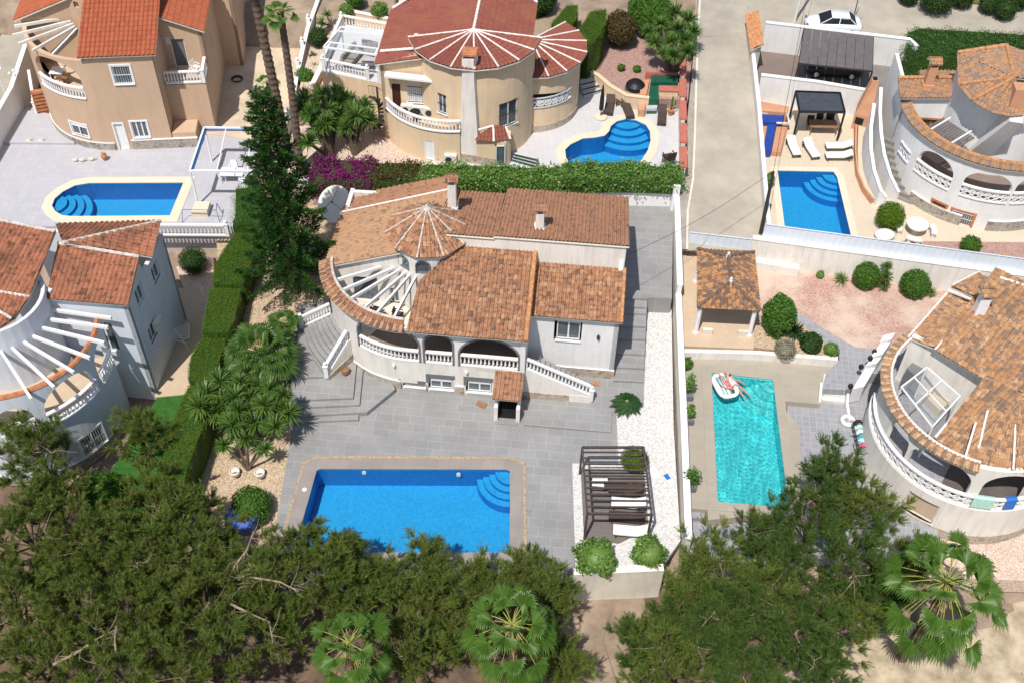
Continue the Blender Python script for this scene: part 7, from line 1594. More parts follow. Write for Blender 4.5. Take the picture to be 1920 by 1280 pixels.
for (u, v, l) in ((44, 188, 'white four-armed garden lamp post left of the tan villa, nearer the house'), (12, 182, 'white garden lamp post at the left edge beside the long white wall')):
    t = empty('lamp_post', P(u, v, 2.0), l, 'lamp post'); p = P(u, v, 2.0); mb = MB(); mb.tube([p, p+Vector((0, 0, 2.4))], .04, 6); mb.build('post', M['white'], t)
    for a in range(4): d = Vector((math.cos(a*math.pi/2+.4), math.sin(a*math.pi/2+.4), 0))*.3; mb = MB(); mb.tube([p+Vector((0, 0, 2.2)), p+d+Vector((0, 0, 2.25))], .02, 5); mb.lathe(p+d+Vector((0, 0, 2.25)), [(.03, 0), (.1, .08), (.11, .16), (.06, .24)], 8); mb.build('lamp_globe', M['white'], t)
t = empty('stairs', P(80, 205, 2), 'terracotta outdoor steps with a white balustrade between the long wall and the tan villa', 'stairs')
for k in range(7): f = k/6; c = P(84-12*f, 208-38*f, 2.2+1.9*f); mb = MB(); mb.box((c.x, c.y, c.z-.1), (1.1, .34, .22), rad(20)); mb.build('tread', M['terra'], t)
balustrade([P(70, 212, 2.1), P(60, 150, 4.0)], .9, t, sp=.22, posts=[P(70, 212, 2.1)])
mb = MB(); p = P(445, 150, 2.1)
mb.tube([(p.x+(.35+.02*k/6)*math.cos(k*.6), p.y+(.35+.02*k/6)*math.sin(k*.6), p.z+.02*k/4) for k in range(32)], .03, 5); tag(mb.build('hose_coil', M['black']), 'coiled black hose lying in the shade right of the tan villa', 'hose')
t_ = table('garden_table', P(112, 148, 6.24), .9, .9, .7, 'metalwhite', 'white table on the arched balcony of the tan villa')
chair('garden_chair', P(122, 158, 6.24), rad(150), 'wood', 'wooden chair on the arched balcony of the tan villa')
chair('garden_chair', P(369, 137, 6.26), rad(60), 'creamwall', 'cream chair on the small square balcony of the tan villa')
# clothes airer by the blue villa
t = empty('clothes_airer', P(342, 655, 0), 'white fan-shaped clothes airer standing on the paving between blue villa and hedge', 'clothes airer'); c = P(345, 650, .05)
mb = MB()
for k in range(9): f = k/8; mb.tube([c+Vector((-.75+.2*f, -.3+.9*f, 1.0)), c+Vector((.55-.1*f, -.1+.7*f, 1.0+.5*f))], .014, 5)
for (a, b) in (((-.75, -.3, 1.0), (-.55, .6, 1.0)), ((.55, -.1, 1.0), (.45, .6, 1.5)), ((-.7, -.3, 1), (.4, .3, 0)), ((.55, -.1, 1), (-.5, .4, 0)), ((-.5, .6, 1), (.4, -.3, 0))): mb.tube([c+Vector(a), c+Vector(b)], .022, 5)
mb.build('frame', M['metalwhite'], t)
# yellow plot things
for i, (u, v) in enumerate(((764, 213), (786, 216), (808, 219), (845, 306))):
    z = 5.24 if i < 3 else 2.7; p = P(u, v, z); t = empty('air_conditioner', p, ['leftmost of three air conditioner units on the yellow villa balcony', 'middle of three air conditioner units on the yellow villa balcony', 'rightmost of three air conditioner units on the yellow villa balcony', 'air conditioner unit on the ground at the foot of the yellow villa'][i], 'air conditioner', 'air conditioner units of the yellow villa'); mb = MB(); mb.box(p+Vector((0, 0, .38)), (.85, .34, .68), Yf.a); mb.build('casing', M['ac'], t)
    mb = MB(); d = Yf.n*-.175; mb.tube([p+Vector((d.x-.12, d.y, .38)), p+Vector((d.x*1.1-.12, d.y*1.1, .38))], .24, 14); mb.build('fan', M['metaldark'], t)
p = P(779, 226, 5.24); t = empty('bistro_table', p, 'small round black table on the yellow villa balcony', 'table'); mb = MB(); mb.lathe(p, [(.2, 0), (.03, .04), (.03, .68), (.38, .7), (.38, .73), (.02, .74)], 16); mb.build('tabletop', M['black'], t)
t = empty('parasol', P(1127, 217, 2.7), 'closed black parasol on a pale stone base between the pool and the brown loungers', 'parasol'); p = P(1126, 220, 2.7); mb = MB(); mb.lathe(p, [(.5, 0), (.5, .08), (.06, .1), (.05, .15)], 8); mb.build('base', M['coping_beige'], t); mb = MB(); mb.tube([p, p+Vector((0, 0, 2.75))], .03, 6); mb.build('pole', M['metaldark'], t); mb = MB(); mb.lathe(p+Vector((0, 0, .55)), [(.05, 0), (.17, .15), (.15, 1.2), (.06, 2.1), (.02, 2.25)], 10); mb.build('canopy', M['black'], t)
# tiled waterfall and barbecue
t = empty('tiled_cascade', P(1215, 195, 2.7), 'dark green tiled stepped cascade in the upper right corner of the yellow plot', 'fountain')
for px, z, m_ in (([(1221, 140), (1271, 140), (1271, 155), (1221, 155)], 3.9, 'greentile'), ([(1220, 155), (1239, 155), (1235, 187), (1215, 187)], 3.6, 'greentile'), ([(1216, 188), (1234, 188), (1232, 203), (1212, 203)], 3.1, 'whitetile2'), ([(1213, 204), (1232, 204), (1231, 210), (1212, 210)], 2.85, 'greentile')):
    mb = MB(); mb.prism([P(u, v, z).xy for u, v in px], 2.6, z); mb.build('tiled_step', M[m_], t)
strip_wall('planter_wall', [(1236, 172), (1272, 173)], 2.6, 3.9, .6, 'yellow', 'pale yellow wall block right of the green tiled cascade', cap=1, capm='redcap', cap_t=.1)
freewall('planter_wall', [P(1211, 136, 4.1), P(1272, 138, 4.1)], 3.4, 4.1, .15, 'redcap', 'low red-topped wall behind the green tiled cascade')
mb = MB(); mb.prism([P(u, v, 3.3).xy for u, v in ((1198, 183), (1210, 183), (1209, 207), (1197, 207))], 2.6, 3.3); t = empty('barbecue', P(1203, 200, 2.7), 'slim terracotta barbecue beside the green tiled cascade', 'barbecue'); mb.build('body', M['terrawall'], t); mb = MB(); mb.prism([P(u, v, 3.75).xy for u, v in ((1201, 151), (1218, 151), (1212, 178), (1200, 178))], 2.6, 3.75); mb.build('hood', M['terrawall'], t); mb = MB(); mb.box(P(1204, 189, 3.32), (.4, .3, .06)); mb.build('grill', M['black'], t)
t = empty('pond', P(1190, 160, 3.6), 'dark half-dome pond cover with green tiled edge in the mauve gravel', 'pond'); p = P(1191, 165, 3.5); mb = MB(); vs = []; n = 12
mb.lathe(p, [(.75, 0), (.7, .3), (.45, .55), (.1, .66)], 20); mb.build('dome', M['black'], t); mb = MB(); mb.prism([P(u, v, 3.62).xy for u, v in ((1172, 162), (1203, 163), (1202, 169), (1172, 168))], 3.4, 3.66); mb.build('tiled_edge', M['greentile'], t)
# white frame pavilion with sofa
t = empty('patio_frame', P(680, 90, 5.2), 'white framed glass canopy over a grey corner sofa, left of the yellow villa', 'canopy'); q = [P(607, 89, 7.5), P(707, 104, 7.5), P(735, 60, 7.5), P(640, 51, 7.5)]
for i in range(4): mb = MB(); mb.bar(q[i], q[(i+1) % 4], .12 if i != 1 else .45, .12 if i != 1 else .2); mb.build('beam', M['metalwhite'], t); mb = MB(); p = q[i]; mb.bar((p.x, p.y, 5.2), p, .1, .1); mb.build('post', M['metalwhite'], t)
mb = MB(); mb.bar(q[0].lerp(q[3], .25), q[1].lerp(q[2], .25), .07, .1); mb.build('cross_bar', M['metalwhite'], t); mb = MB(); mb.bar(q[0].lerp(q[3], .8), q[1].lerp(q[2], .8), .07, .1); mb.build('cross_bar', M['metalwhite'], t)
mb = MB(); mb.quad(*[p-Vector((0, 0, .05)) for p in q]); mb.build('glass_roof', M['clear'], t)
t = empty('corner_sofa', P(680, 115, 5.24), 'grey L-shaped corner sofa on the raised white patio', 'sofa')
for (a, b, w2) in (((650, 128), (676, 98), .75), ((676, 97), (705, 104), .75)):
    pa_, pb_ = P(a[0], a[1], 5.24), P(b[0], b[1], 5.24); k = max(1, 3)
    for i in range(k): s0_, s1_ = pa_.lerp(pb_, i/k+.01), pa_.lerp(pb_, (i+1)/k-.01); mb = MB(); mb.bar(s0_+Vector((0, 0, .3)), s1_+Vector((0, 0, .3)), w2, .28); mb.build('seat_cushion', M['fabric_grey'], t)
    e = (pb_-pa_).normalized(); nn = Vector((-e.y, e.x, 0)) 
    for i in range(k): s0_, s1_ = pa_.lerp(pb_, i/k+.02), pa_.lerp(pb_, (i+1)/k-.02); mb = MB(); mb.bar(s0_+Vector((0, 0, .62))+nn*.36, s1_+Vector((0, 0, .62))+nn*.36, .2, .45); mb.build('back_cushion', M['fabric_grey'], t)
table('coffee_table', P(690, 128, 5.24), .9, .6, .4, 'greytrim', 'grey glass-topped coffee table in front of the corner sofa')
# spiral stair
t = empty('spiral_stair', P(708, 235, 2.7), 'black metal spiral staircase beside the yellow villa', 'stairs'); p = P(713, 243, 2.7); mb = MB(); mb.tube([p, p+Vector((0, 0, 3.6))], .06, 8); mb.build('pole', M['metaldark'], t)
for k in range(12): a = rad(200+k*28); mb = MB(); c = p+Vector((math.cos(a)*.4, math.sin(a)*.4, .2+k*.21)); mb.box(c, (.75, .24, .04), a); mb.build('tread', M['metaldark'], t)
mb = MB(); mb.tube([p+Vector((math.cos(rad(200+k*28))*.78, math.sin(rad(200+k*28))*.78, 1.1+k*.21)) for k in range(12)], .022, 5)
for k in range(12): a = rad(200+k*28); mb.tube([p+Vector((math.cos(a)*.76, math.sin(a)*.76, .2+k*.21)), p+Vector((math.cos(a)*.78, math.sin(a)*.78, 1.1+k*.21))], .012, 4)
mb.build('handrail', M['metaldark'], t)
# steps of the yellow plot with dark green risers
for (pts_, n_, z0_, z1_, lab) in (([(966, 285), (1008, 294), (1004, 312), (960, 300)], 3, 2.7, 3.2, 0), ([(1087, 150), (1110, 145), (1130, 168), (1095, 178)], 3, 2.7, 3.4, 0)):
    for k in range(n_):
        z = z0_+(z1_-z0_)*(n_-k)/n_; f0, f1 = k/n_, 1.0; a, b, c, d = [V3(P(u, v, z)) for u, v in pts_]; mb = MB(); mb.prism([a.xy, b.xy, b.lerp(c, (k+1)/n_).xy, a.lerp(d, (k+1)/n_).xy], z0_-.1, z, 0, 1); struct('terrace_step', mb, [M['whitetile2'], M['greensolid']] if 0 else M['whitetile2'])
        mb = MB(); p0, p1 = a.lerp(d, (k+1)/n_), b.lerp(c, (k+1)/n_); mb.bar((p0.x, p0.y-.02, z+.005), (p1.x, p1.y-.02, z+.005), .12, .03); struct('step_edge', mb, M['greensolid'])
# ================================================================ vegetation
def inpoly(pts, x, y):
    ins = np.zeros(len(x), bool); j = len(pts)-1
    for i in range(len(pts)):
        a, b = pts[i], pts[j]; k = ((a[1] > y) != (b[1] > y)) & (x < (b[0]-a[0])*(y-a[1])/(b[1]-a[1]+1e-12)+a[0]); ins ^= k; j = i
    return ins
def hedge(name, px, z0, z1, label, m='hedge', leaf=.055, dens=420, loose=.03, xyp=None, m2=None, m2f=.3, cat_='hedge', side=1.0, bumpy=.06):
    pts = [V3(p) for p in (xyp or PX(px, z1))]; c = sum(pts, Vector())/len(pts); t = empty(name, (c.x, c.y, z0), label, cat_)
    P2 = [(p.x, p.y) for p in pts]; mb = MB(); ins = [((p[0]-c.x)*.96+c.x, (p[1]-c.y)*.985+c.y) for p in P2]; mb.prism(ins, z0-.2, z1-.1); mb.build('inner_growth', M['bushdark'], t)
    xs = [p[0] for p in P2]; ys = [p[1] for p in P2]; ar = abs(sum(P2[i-1][0]*P2[i][1]-P2[i][0]*P2[i-1][1] for i in range(len(P2))))/2
    n = int(ar*dens*2.2); x = RNG.uniform(min(xs), max(xs), n*3); y = RNG.uniform(min(ys), max(ys), n*3); k = inpoly(P2, x, y); x, y = x[k][:n], y[k][:n]
    zz = z1+RNG.normal(0, loose, len(x))+bumpy*np.sin(x*2.1+1)*np.cos(y*1.7)+bumpy*.7*np.sin(x*5+y*3); pp_ = np.stack([x, y, zz], 1); nn_ = np.tile([[0, 0, 1.]], (len(x), 1)); parts = [leaves(pp_, nn_, leaf, .8)]
    for i in range(len(P2)):
        a, b = np.array(P2[i-1]), np.array(P2[i]); e = b-a; l = np.linalg.norm(e)
        if l < .05: continue
        h = z1-z0; q = int(l*h*dens*side); f = RNG.random(q); g = RNG.random(q); nr = np.array([e[1], -e[0]])/l; mid = (a+b)/2
        if np.dot(mid-np.array([c.x, c.y]), nr) < 0: nr = -nr
        p3 = np.stack([a[0]+e[0]*f+nr[0]*.0, a[1]+e[1]*f, z0+h*g], 1); p3[:, :2] += nr*(RNG.normal(0, loose*1.5, (q, 1))+bumpy*np.sin(f*l*3+g*5)[:, None]); parts.append(leaves(p3, np.tile([[nr[0], nr[1], .3]], (q, 1)), leaf, .8))
    vs, fs = cat(parts); mats = [M[m]]; mi = None
    if m2: mats.append(M[m2]); mi = RNG.random(len(fs)) < m2f
    npmesh('foliage', vs, fs, mats, t, mi); return t
hedge('clipped_hedge', [(440, 434), (478, 438), (472, 490), (456, 532), (398, 530), (404, 490)], 0, 2.9, 'upper section of the tall clipped hedge, left of the big conifer', m='hedge')
hedge('clipped_hedge', [(392, 540), (452, 540), (440, 598), (428, 622), (378, 622)], 0, 2.75, 'middle section of the long clipped hedge, next to the fan palms')
hedge('clipped_hedge', [(376, 634), (424, 634), (406, 696), (394, 716), (352, 712), (356, 668)], 0, 2.6, 'short section of the clipped hedge beside the clothes airer')
hedge('clipped_hedge', [(352, 722), (394, 722), (392, 770), (362, 846), (345, 900), (290, 900), (310, 838), (330, 772)], 0, 2.45, 'lowest section of the clipped hedge, beside the green lawn')
hedge('conifer_hedge', [(441, 352), (482, 348), (486, 418), (440, 420)], .2, 3.4, 'bright green rounded conifer hedge at the right end of the white balustrade', m='bush', loose=.12, bumpy=.12)
hedge('cypress_hedge', [(1080, 62), (1108, 20), (1137, 16), (1136, 44), (1122, 70), (1104, 84)], 3.4, 6.4, 'taller right-hand of two dark cypress hedges behind the yellow villa veranda')
hedge('cypress_hedge', [(1033, 44), (1062, 10), (1084, 8), (1080, 38), (1056, 62)], 3.4, 5.9, 'left-hand of two dark cypress hedges behind the yellow villa')
hedge('shrub_hedge', [(1700, 60), (1722, 51), (2000, 68), (2000, 118), (1745, 104), (1697, 96)], 2.8, 5.0, 'broad dark green hedge along the upper road behind the white round villa', m='bush', m2='bushdark', m2f=.45, loose=.12, bumpy=.15, leaf=.1, dens=150)
def hx(x0, x1, d0, d1, n=5):
    xs_ = [x0+(x1-x0)*i/n for i in range(n+1)]; return [H(x, yw(x)-d0+random.uniform(-.12, .12)) for x in xs_]+[H(x, yw(x)+d1+random.uniform(-.2, .2)) for x in xs_[::-1]]
hedge('vine_hedge', None, 2.85, 3.7, 'thick green vine on the white wall, between the grey driveway and the yellow porch', m='vine', leaf=.17, dens=120, loose=.14, xyp=hx(7.6, 15.9, .3, 1.7), bumpy=.16, cat_='vine')
hedge('vine_hedge', None, 2.75, 3.4, 'lower part of the green vine on the white wall, behind the brick-capped chimney', m='vine', leaf=.17, dens=120, loose=.14, xyp=hx(-2.0, 7.7, .38, 1.5), bumpy=.16, cat_='vine')
hedge('flowering_hedge', None, 2.3, 3.4, 'dark green and reddish creeper on the wall between the bougainvillea and the green vine', m='redleaf', leaf=.15, dens=130, loose=.14, xyp=hx(-5.4, -1.9, .4, 1.6, 3), bumpy=.18, cat_='creeper')
hedge('bougainvillea', None, 2.1, 3.35, 'purple flowering bougainvillea on the white wall behind the big conifer', m='boug', leaf=.14, dens=260, loose=.17, xyp=hx(-9.4, -5.0, .5, 1.9, 4), bumpy=.24, m2='bush', m2f=.16, cat_='bougainvillea')
for (u, v, z, r, m, l, kw) in (
 (366, 508, 0, .95, 'bushdark', 'dark ball-clipped bush under the white balustrade wall', dict(h=1.9, lob=.05, dens=1.6, leaf=.07)),
 (476, 962, 0, 1.15, 'bush', 'rounded green bush behind the blue tub on the brown gravel', dict(h=1.7)),
 (1118, 1060, .1, 1.15, 'vine', 'left of two bright green leafy bushes above the low cream wall', dict(h=1.8, leaf=.16, lob=.32, dens=.8)),
 (1213, 1050, .1, 1.0, 'vine', 'right of two bright green leafy bushes above the low cream wall', dict(h=1.7, leaf=.16, lob=.32, dens=.8)),
 (1187, 875, .1, .78, 'hedge', 'small ball-clipped bush at the back corner of the black slatted pergola', dict(h=1.5, lob=.04, dens=1.8, leaf=.07)),
 (1455, 622, .97, 1.05, 'bush', 'tall green tree-like bush right of the gazebo', dict(h=3.0, leaf=.15)),
 (1469, 664, .97, .72, 'flower', 'low bush speckled with pale flowers in the planting bed', dict(h=1.0)),
 (1517, 655, .97, .72, 'bushdark', 'dark green bush between the flowering bush and the path', dict(h=1.2, leaf=.15)),
 (1556, 662, .97, .5, 'vine', 'small yellow-green bush at the right tip of the planting bed', dict(h=.8)),
 (1537, 520, .95, .28, 'vine', 'tiny yellowish shrub alone on the red gravel near the cream wall', dict(h=.5)),
 (1618, 536, .95, .85, 'bush', 'left of two round green bushes along the high cream wall', dict(h=1.9, lob=.06, dens=1.5)),
 (1709, 552, .95, .95, 'bush', 'right of two round green bushes along the high cream wall', dict(h=1.9, lob=.06, dens=1.5)),
 (1815, 472, 1.65, .65, 'bush', 'leafy green shrub by the door of the white round villa', dict(h=1.2, leaf=.14)),
 (650, 34, 4.2, .6, 'vine', 'left of two yellow-green round shrubs behind the raised patio', dict(h=1.3)),
 (713, 36, 4.2, .72, 'vine', 'right of two yellow-green round shrubs behind the raised patio', dict(h=1.5)),
 (667, 10, 4.2, .8, 'bush', 'darker shrub behind the two yellow-green round shrubs', dict(h=1.4)),
 (782, 45, 3.7, 1.65, 'bushdark', 'large dark green shrub behind the left roof of the yellow villa', dict(h=3.2, leaf=.12)),
 (850, 5, 3.7, 1.3, 'bush', 'green shrub at the top edge above the yellow villa roof', dict(h=2.4)),
 (1010, 28, 3.7, 1.4, 'bushdark', 'dark leafy shrub at the top edge, left of the cypress hedges', dict(h=2.6, leaf=.14)),
 (1160, 84, 3.6, 1.35, 'redleaf', 'reddish flowering shrub at the upper end of the mauve gravel', dict(h=2.8, leaf=.13)),
 (1214, 62, 3.6, 1.9, 'bush', 'big bright green shrub at the top, left of the spiky yuccas', dict(h=3.6, leaf=.15)),
 (575, 165, 2.7, .75, 'bush', 'green shrub against the white garden wall left of the yellow plot', dict(h=1.7)),
 (598, 85, 3.7, .8, 'bushdark', 'dark green succulent clump on the terraces by the white garden wall', dict(h=1.4)),
 (1164, 132, 3.55, .32, 'bush', 'left of two tiny round plants ringed with white stones on the mauve gravel', dict(h=.5)),
 (1194, 134, 3.55, .32, 'bush', 'right of two tiny round plants ringed with white stones on the mauve gravel', dict(h=.5)),
 (1285, 690, .52, .4, 'bush', 'small bush against the long wall, above the tall potted shrub', dict(h=.9)),
 (190, 930, -.1, 1.2, 'bush', 'green shrub on the lawn below the pale blue villa', dict(h=1.4)),
 (1440, 350, 1.65, .4, 'vine', 'yellow-green shrub squeezed between the lane wall and the rectangular pool', dict(h=1.2)),
): bush(P(u, v, z), r, l, 'bush', m, kw.pop('leaf', .11), kw.pop('dens', 1.0), 'bush', **kw)
for (u, v) in ((1750, 20), (1800, 12), (1850, 22), (1900, 14), (1700, 6), (1880, 34)): bush(P(u, v, 4.25), random.uniform(.9, 1.5), 'dry roadside bush, %s' % {1750: 'second from the left of the row above the upper road', 1800: 'third from the left of the row above the upper road', 1850: 'fourth from the left of the row above the upper road', 1900: 'in the upper right corner, rearmost', 1700: 'leftmost above the upper road', 1880: 'nearest the upper road in the right corner'}[u], 'bush', 'bushdark', .13, .6, 'roadside_bush', 'roadside bushes')
for (u, v, r, h, l, m) in ((1289, 745, .26, 1.7, 'tall yellow-green shrub in a dark box planter against the long wall, upper one', 'vine'), (1290, 790, .26, 1.1, 'yellow-green shrub in a dark box planter against the long wall, lower of two', 'vine'), (1294, 915, .42, 1.3, 'sparse green shrub in a dark square pot left of the turquoise pool', 'bush')):
    p = P(u, v, .52); t = empty('potted_shrub', p, l, 'potted plant'); mb = MB(); mb.prism([(p.x-.28, p.y-.28), (p.x+.28, p.y-.28), (p.x+.28, p.y+.28), (p.x-.28, p.y+.28)], p.z, p.z+.42); mb.build('pot', M['greytrim'], t)
    n = 420; d = sph(n); pts = np.array([p.x, p.y, p.z+.5+h/2])+d*np.array([r*1.15, r*1.15, h/2])*RNG.uniform(.4, 1.05, (n, 1)); vs, fs = leaves(pts, d, .14, .8); npmesh('foliage', vs, fs, M[m], t); mb = MB(); mb.tube([p+Vector((0, 0, .4)), p+Vector((0, 0, .4+h*.8))], .03, 5); mb.build('stem', M['bark'], t)
p = P(1257, 215, 2.7); t = empty('potted_cactus', p, 'green cactus in a terracotta pot against the red-capped wall', 'potted plant'); mb = MB(); mb.lathe(p, [(.16, 0), (.24, .4), (.26, .42), (.2, .42)], 12); mb.build('pot', M['pot'], t); mb = MB(); mb.tube([p+Vector((0, 0, .4)), p+Vector((.02, 0, 1.5))], .07, 8); mb.tube([p+Vector((0, 0, .8)), p+Vector((.25, 0, .9)), p+Vector((.25, 0, 1.2))], .05, 7); mb.build('cactus', M['bush'], t)
# ---------------- spiky plants
def heads(lst, z, r=.62, zj=.35): return [(P(u, v, z+random.uniform(-zj, zj)), r*random.uniform(.85, 1.15)) for (u, v) in lst]
spiky(P(430, 810, 0), heads([(411, 714), (387, 738), (414, 753), (402, 772), (447, 768), (428, 735), (436, 795), (375, 762), (460, 700), (440, 745)], 2.7, .9), 'left clump of the spiky yuccas between hedge and curved stairs', 'yucca', 'yucca', nb=120)
spiky(P(490, 815, 0), heads([(450, 717), (477, 791), (494, 760), (518, 770), (530, 741), (505, 730), (470, 745), (515, 800), (485, 725), (540, 775), (462, 780)], 2.6, .88), 'right clump of the spiky yuccas, throwing its shadow on the grey steps', 'yucca', 'yucca', nb=120)
spiky(P(465, 880, 0), heads([(420, 835), (462, 822), (497, 842), (440, 820)], 1.5, .72, .2), 'low front clump of the spiky yuccas above the two white planters', 'yucca', 'yucca', nb=110)
spiky(P(622, 300, 2.6), heads([(572, 187), (603, 178), (581, 215), (609, 231), (631, 203), (578, 269), (592, 200), (615, 205), (590, 222), (566, 205), (600, 240), (622, 190)], 5.4, .95, .5), 'left half of the bushy yucca trees in the pink gravel of the yellow plot', 'yucca tree', 'yucca_tree', trunk_r=.16, m='yucca', nb=130)
spiky(P(665, 290, 2.6), heads([(631, 172), (656, 190), (669, 219), (645, 215), (684, 200), (650, 240), (640, 190), (662, 205), (690, 225), (632, 232)], 5.1, .95, .5), 'right half of the bushy yucca trees in the pink gravel of the yellow plot', 'yucca tree', 'yucca_tree', trunk_r=.16, nb=130)
spiky(P(1262, 140, 3.6), heads([(1290, 38), (1266, 25), (1240, 45), (1285, 75), (1258, 78), (1270, 55), (1228, 80), (1245, 102), (1290, 98), (1215, 60), (1300, 60), (1262, 105)], 6.4, .9, .6), 'tall spiky yucca trees in the corner by the lane, above the mauve gravel', 'yucca tree', 'yucca_tree', trunk_r=.16, nb=130)
spiky(P(1578, 530, .95), [(P(1578, 524, 1.25), .62)], 'grey-green spiky agave left of the two round bushes', 'agave', 'agave', nb=50)
spiky(P(1661, 545, .95), [(P(1661, 520, 2.0), .6), (P(1663, 500, 2.6), .5), (P(1657, 534, 1.4), .55)], 'upright spiky yucca between the two round bushes', 'yucca', 'yucca')
spiky(P(1746, 556, .95), [(P(1746, 548, 1.3), .5)], 'small spiky plant right of the round bushes, near the brown roof', 'agave', 'agave', nb=50)
spiky(P(1492, 628, .97), [(P(1490, 622, 1.35), .8)], 'dark spiky cycad in the planting bed behind the flowering bush', 'cycad', 'cycad', m='cycas', nb=110)
spiky(P(620, 48, 3.9), [(P(603, 46, 4.5), .7), (P(612, 28, 4.6), .6), (P(598, 64, 4.4), .55)], 'grey-green agaves on the terraces left of the raised patio', 'agave', 'agave', nb=60)
spiky(P(587, 112, 3.0), [(P(586, 104, 3.6), .5), (P(590, 128, 3.4), .5)], 'small agaves beside the white garden wall, lower terrace', 'agave', 'agave', nb=50)
spiky(P(1905, 532, .95), [(P(1905, 520, 1.6), .7)], 'bright spiky plant at the right edge behind the brown roof', 'agave', 'agave', nb=70)
# sago palm on the white gravel edge
def sago(p, r, n, label):
    t = empty('sago_palm', p, label, 'sago palm'); mb = MB(); mb.lathe(p, [(.2, 0), (.22, .3), (.16, .5), (.05, .6)], 10); mb.build('trunk', M['palmbark'], t); mb = MB(); mb.lathe(V3(p)+Vector((0, 0, .5)), [(.14, 0), (.12, .1), (.03, .16)], 10); mb.build('crown_heart', M['straw'], t)
    for i in range(n):
        a = i*2.39996; el = .95-.95*(i/n); L_ = r*(.75+.35*(i/n)); vs = []; fs = []; K = 22; side = np.array([-math.sin(a), math.cos(a), 0])
        for k in range(K):
            f = k/(K-1); rr = L_*f; c = np.array([math.cos(a)*math.cos(el)*rr, math.sin(a)*math.cos(el)*rr, .5+math.sin(el)*rr-.55*L_*f*f*.9]); tg = np.array([math.cos(a), math.sin(a), -.3]); wl = .2*math.sin(math.pi*min(1, f*.9+.12))+.02
            for s in (-1, 1):
                b = len(vs); e = c+side*s*wl+tg*wl*.35; vs += [c-tg*.034, c+tg*.034, e+tg*.01, e-tg*.01]; fs.append((b, b+1, b+2, b+3))
        npmesh('frond', np.array(vs)+np.array(V3(p)), fs, M['cycas'], t)
sago(P(1174, 763, .03), .98, 44, 'dark green sago palm at the edge of the white gravel by the drive steps')
# ---------------- palms
fanpalm(P(505, 740, 0), P(488, 655, 2.6), 'large green fan palm between the long hedge and the curved stairs', 28, 1.35, 1.35, 'palm2', False, .22, seed=3, lo=-.15, hi=1.2, droop=.3)
fanpalm(P(545, 640, .9), P(533, 605, 2.0), 'small fan palm at the upper corner of the grey platform', 12, .75, .7, 'palm2', False, .14, seed=5, lo=0)
for (u, v, zt_, n, r, pl_, sd, lo, l) in ((655, 1205, 4.6, 24, 1.0, 1.75, 8, -.95, 'leftmost of the three big fan palms among the pines, cut by the bottom edge'), (960, 1170, 5.0, 30, 1.05, 2.0, 12, -1.0, 'middle one of the three big fan palms, below the large blue pool'), (1775, 1090, 5.6, 44, 1.2, 2.8, 21, -1.0, 'rightmost big fan palm with long drooping stalks, in front of the curved villa')):
    tp_ = P(u, v, zt_); fanpalm((tp_.x, tp_.y+.1, -2.3), tp_, l, n, r, pl_, 'palm', True, .24, seed=sd, lo=lo, hi=1.25, droop=.42, cup=.35)
z1_ = vz(563, 318, 2.6, 22); fanpalm(P(563, 318, 2.6), P(524, 22, z1_), 'slender tall palm with a small green head at the top, left of the yellow plot', 16, .62, .75, 'palm', False, .24, seed=31, lo=-.4)
z2_ = vz(541, 300, 2.6, -60); fanpalm(P(541, 300, 2.6), P(462, -60, z2_), 'tallest palm trunk, its head above the top edge, right of the tan villa', 16, .8, .9, 'palm', True, .3, seed=33, lo=-.5)
fanpalm(P(520, 270, 2.4), P(500, 155, vz(520, 270, 2.4, 155)), 'young palm with bright leaves behind the tip of the big conifer', 9, .5, .6, 'palm', False, .12, seed=40, lo=-.1)
# ---------------- Norfolk pine
def araucaria(base, top, label):
    base, top = V3(base), V3(top); t = empty('norfolk_pine', base, label, 'conifer'); Ht = (top-base).length; mb = MB(); trunk(mb, base, top, .3, .04, .1, 8); mb.build('trunk', M['bark'], t); z = Ht-.3; lev = 0
    while z > 1.0:
        f = 1-z/Ht; R_ = .35+3.15*f**.8*(1 if f < .88 else .85); nb = 6+int(f*3); o = np.array(base.lerp(top, z/Ht)); parts = []
        for i in range(nb):
            a = 2*math.pi*(i+lev*.37)/nb+RNG.uniform(-.15, .15); L_ = R_*RNG.uniform(.78, 1.1); k = max(5, int(L_/.1)); s = np.linspace(.12, 1, k); d = np.array([math.cos(a), math.sin(a), 0]); cl = o+d*(L_*s)[:, None]; cl[:, 2] += L_*(-.16*s+.30*s**2.2)-.1*f*L_*s; sd = np.array([-d[1], d[0], 0])
            wd = (.09+.30*min(1, L_/2.5)*np.sin(np.pi*np.clip(s*.9+.08, 0, 1))); q = 44; ii = RNG.integers(0, k, k*q//2); w2 = RNG.uniform(-1, 1, len(ii)); pos = cl[ii]+sd*(w2*wd[ii])[:, None]+d*(np.abs(w2)*.18)[:, None]; pos[:, 2] += RNG.normal(.0, .045, len(ii))-np.abs(w2)*.06
            dr = unit(np.stack([d[0]*.6+sd[0]*w2*.8, d[1]*.6+sd[1]*w2*.8, np.full(len(ii), .45)], 1)+RNG.normal(0, .25, (len(ii), 3))); parts.append(blades(pos, dr, RNG.uniform(.10, .20, len(ii)), .05, .35))
        vs, fs = cat(parts); npmesh('branch_whorl', vs, fs, M['arau'], t); z -= .5+.5*f; lev += 1
    return t
za_ = vz(556, 548, .95, 168); araucaria(P(556, 548, .95), P(487, 168, za_), 'huge dark green Norfolk pine with tiered branches left of the central villa')
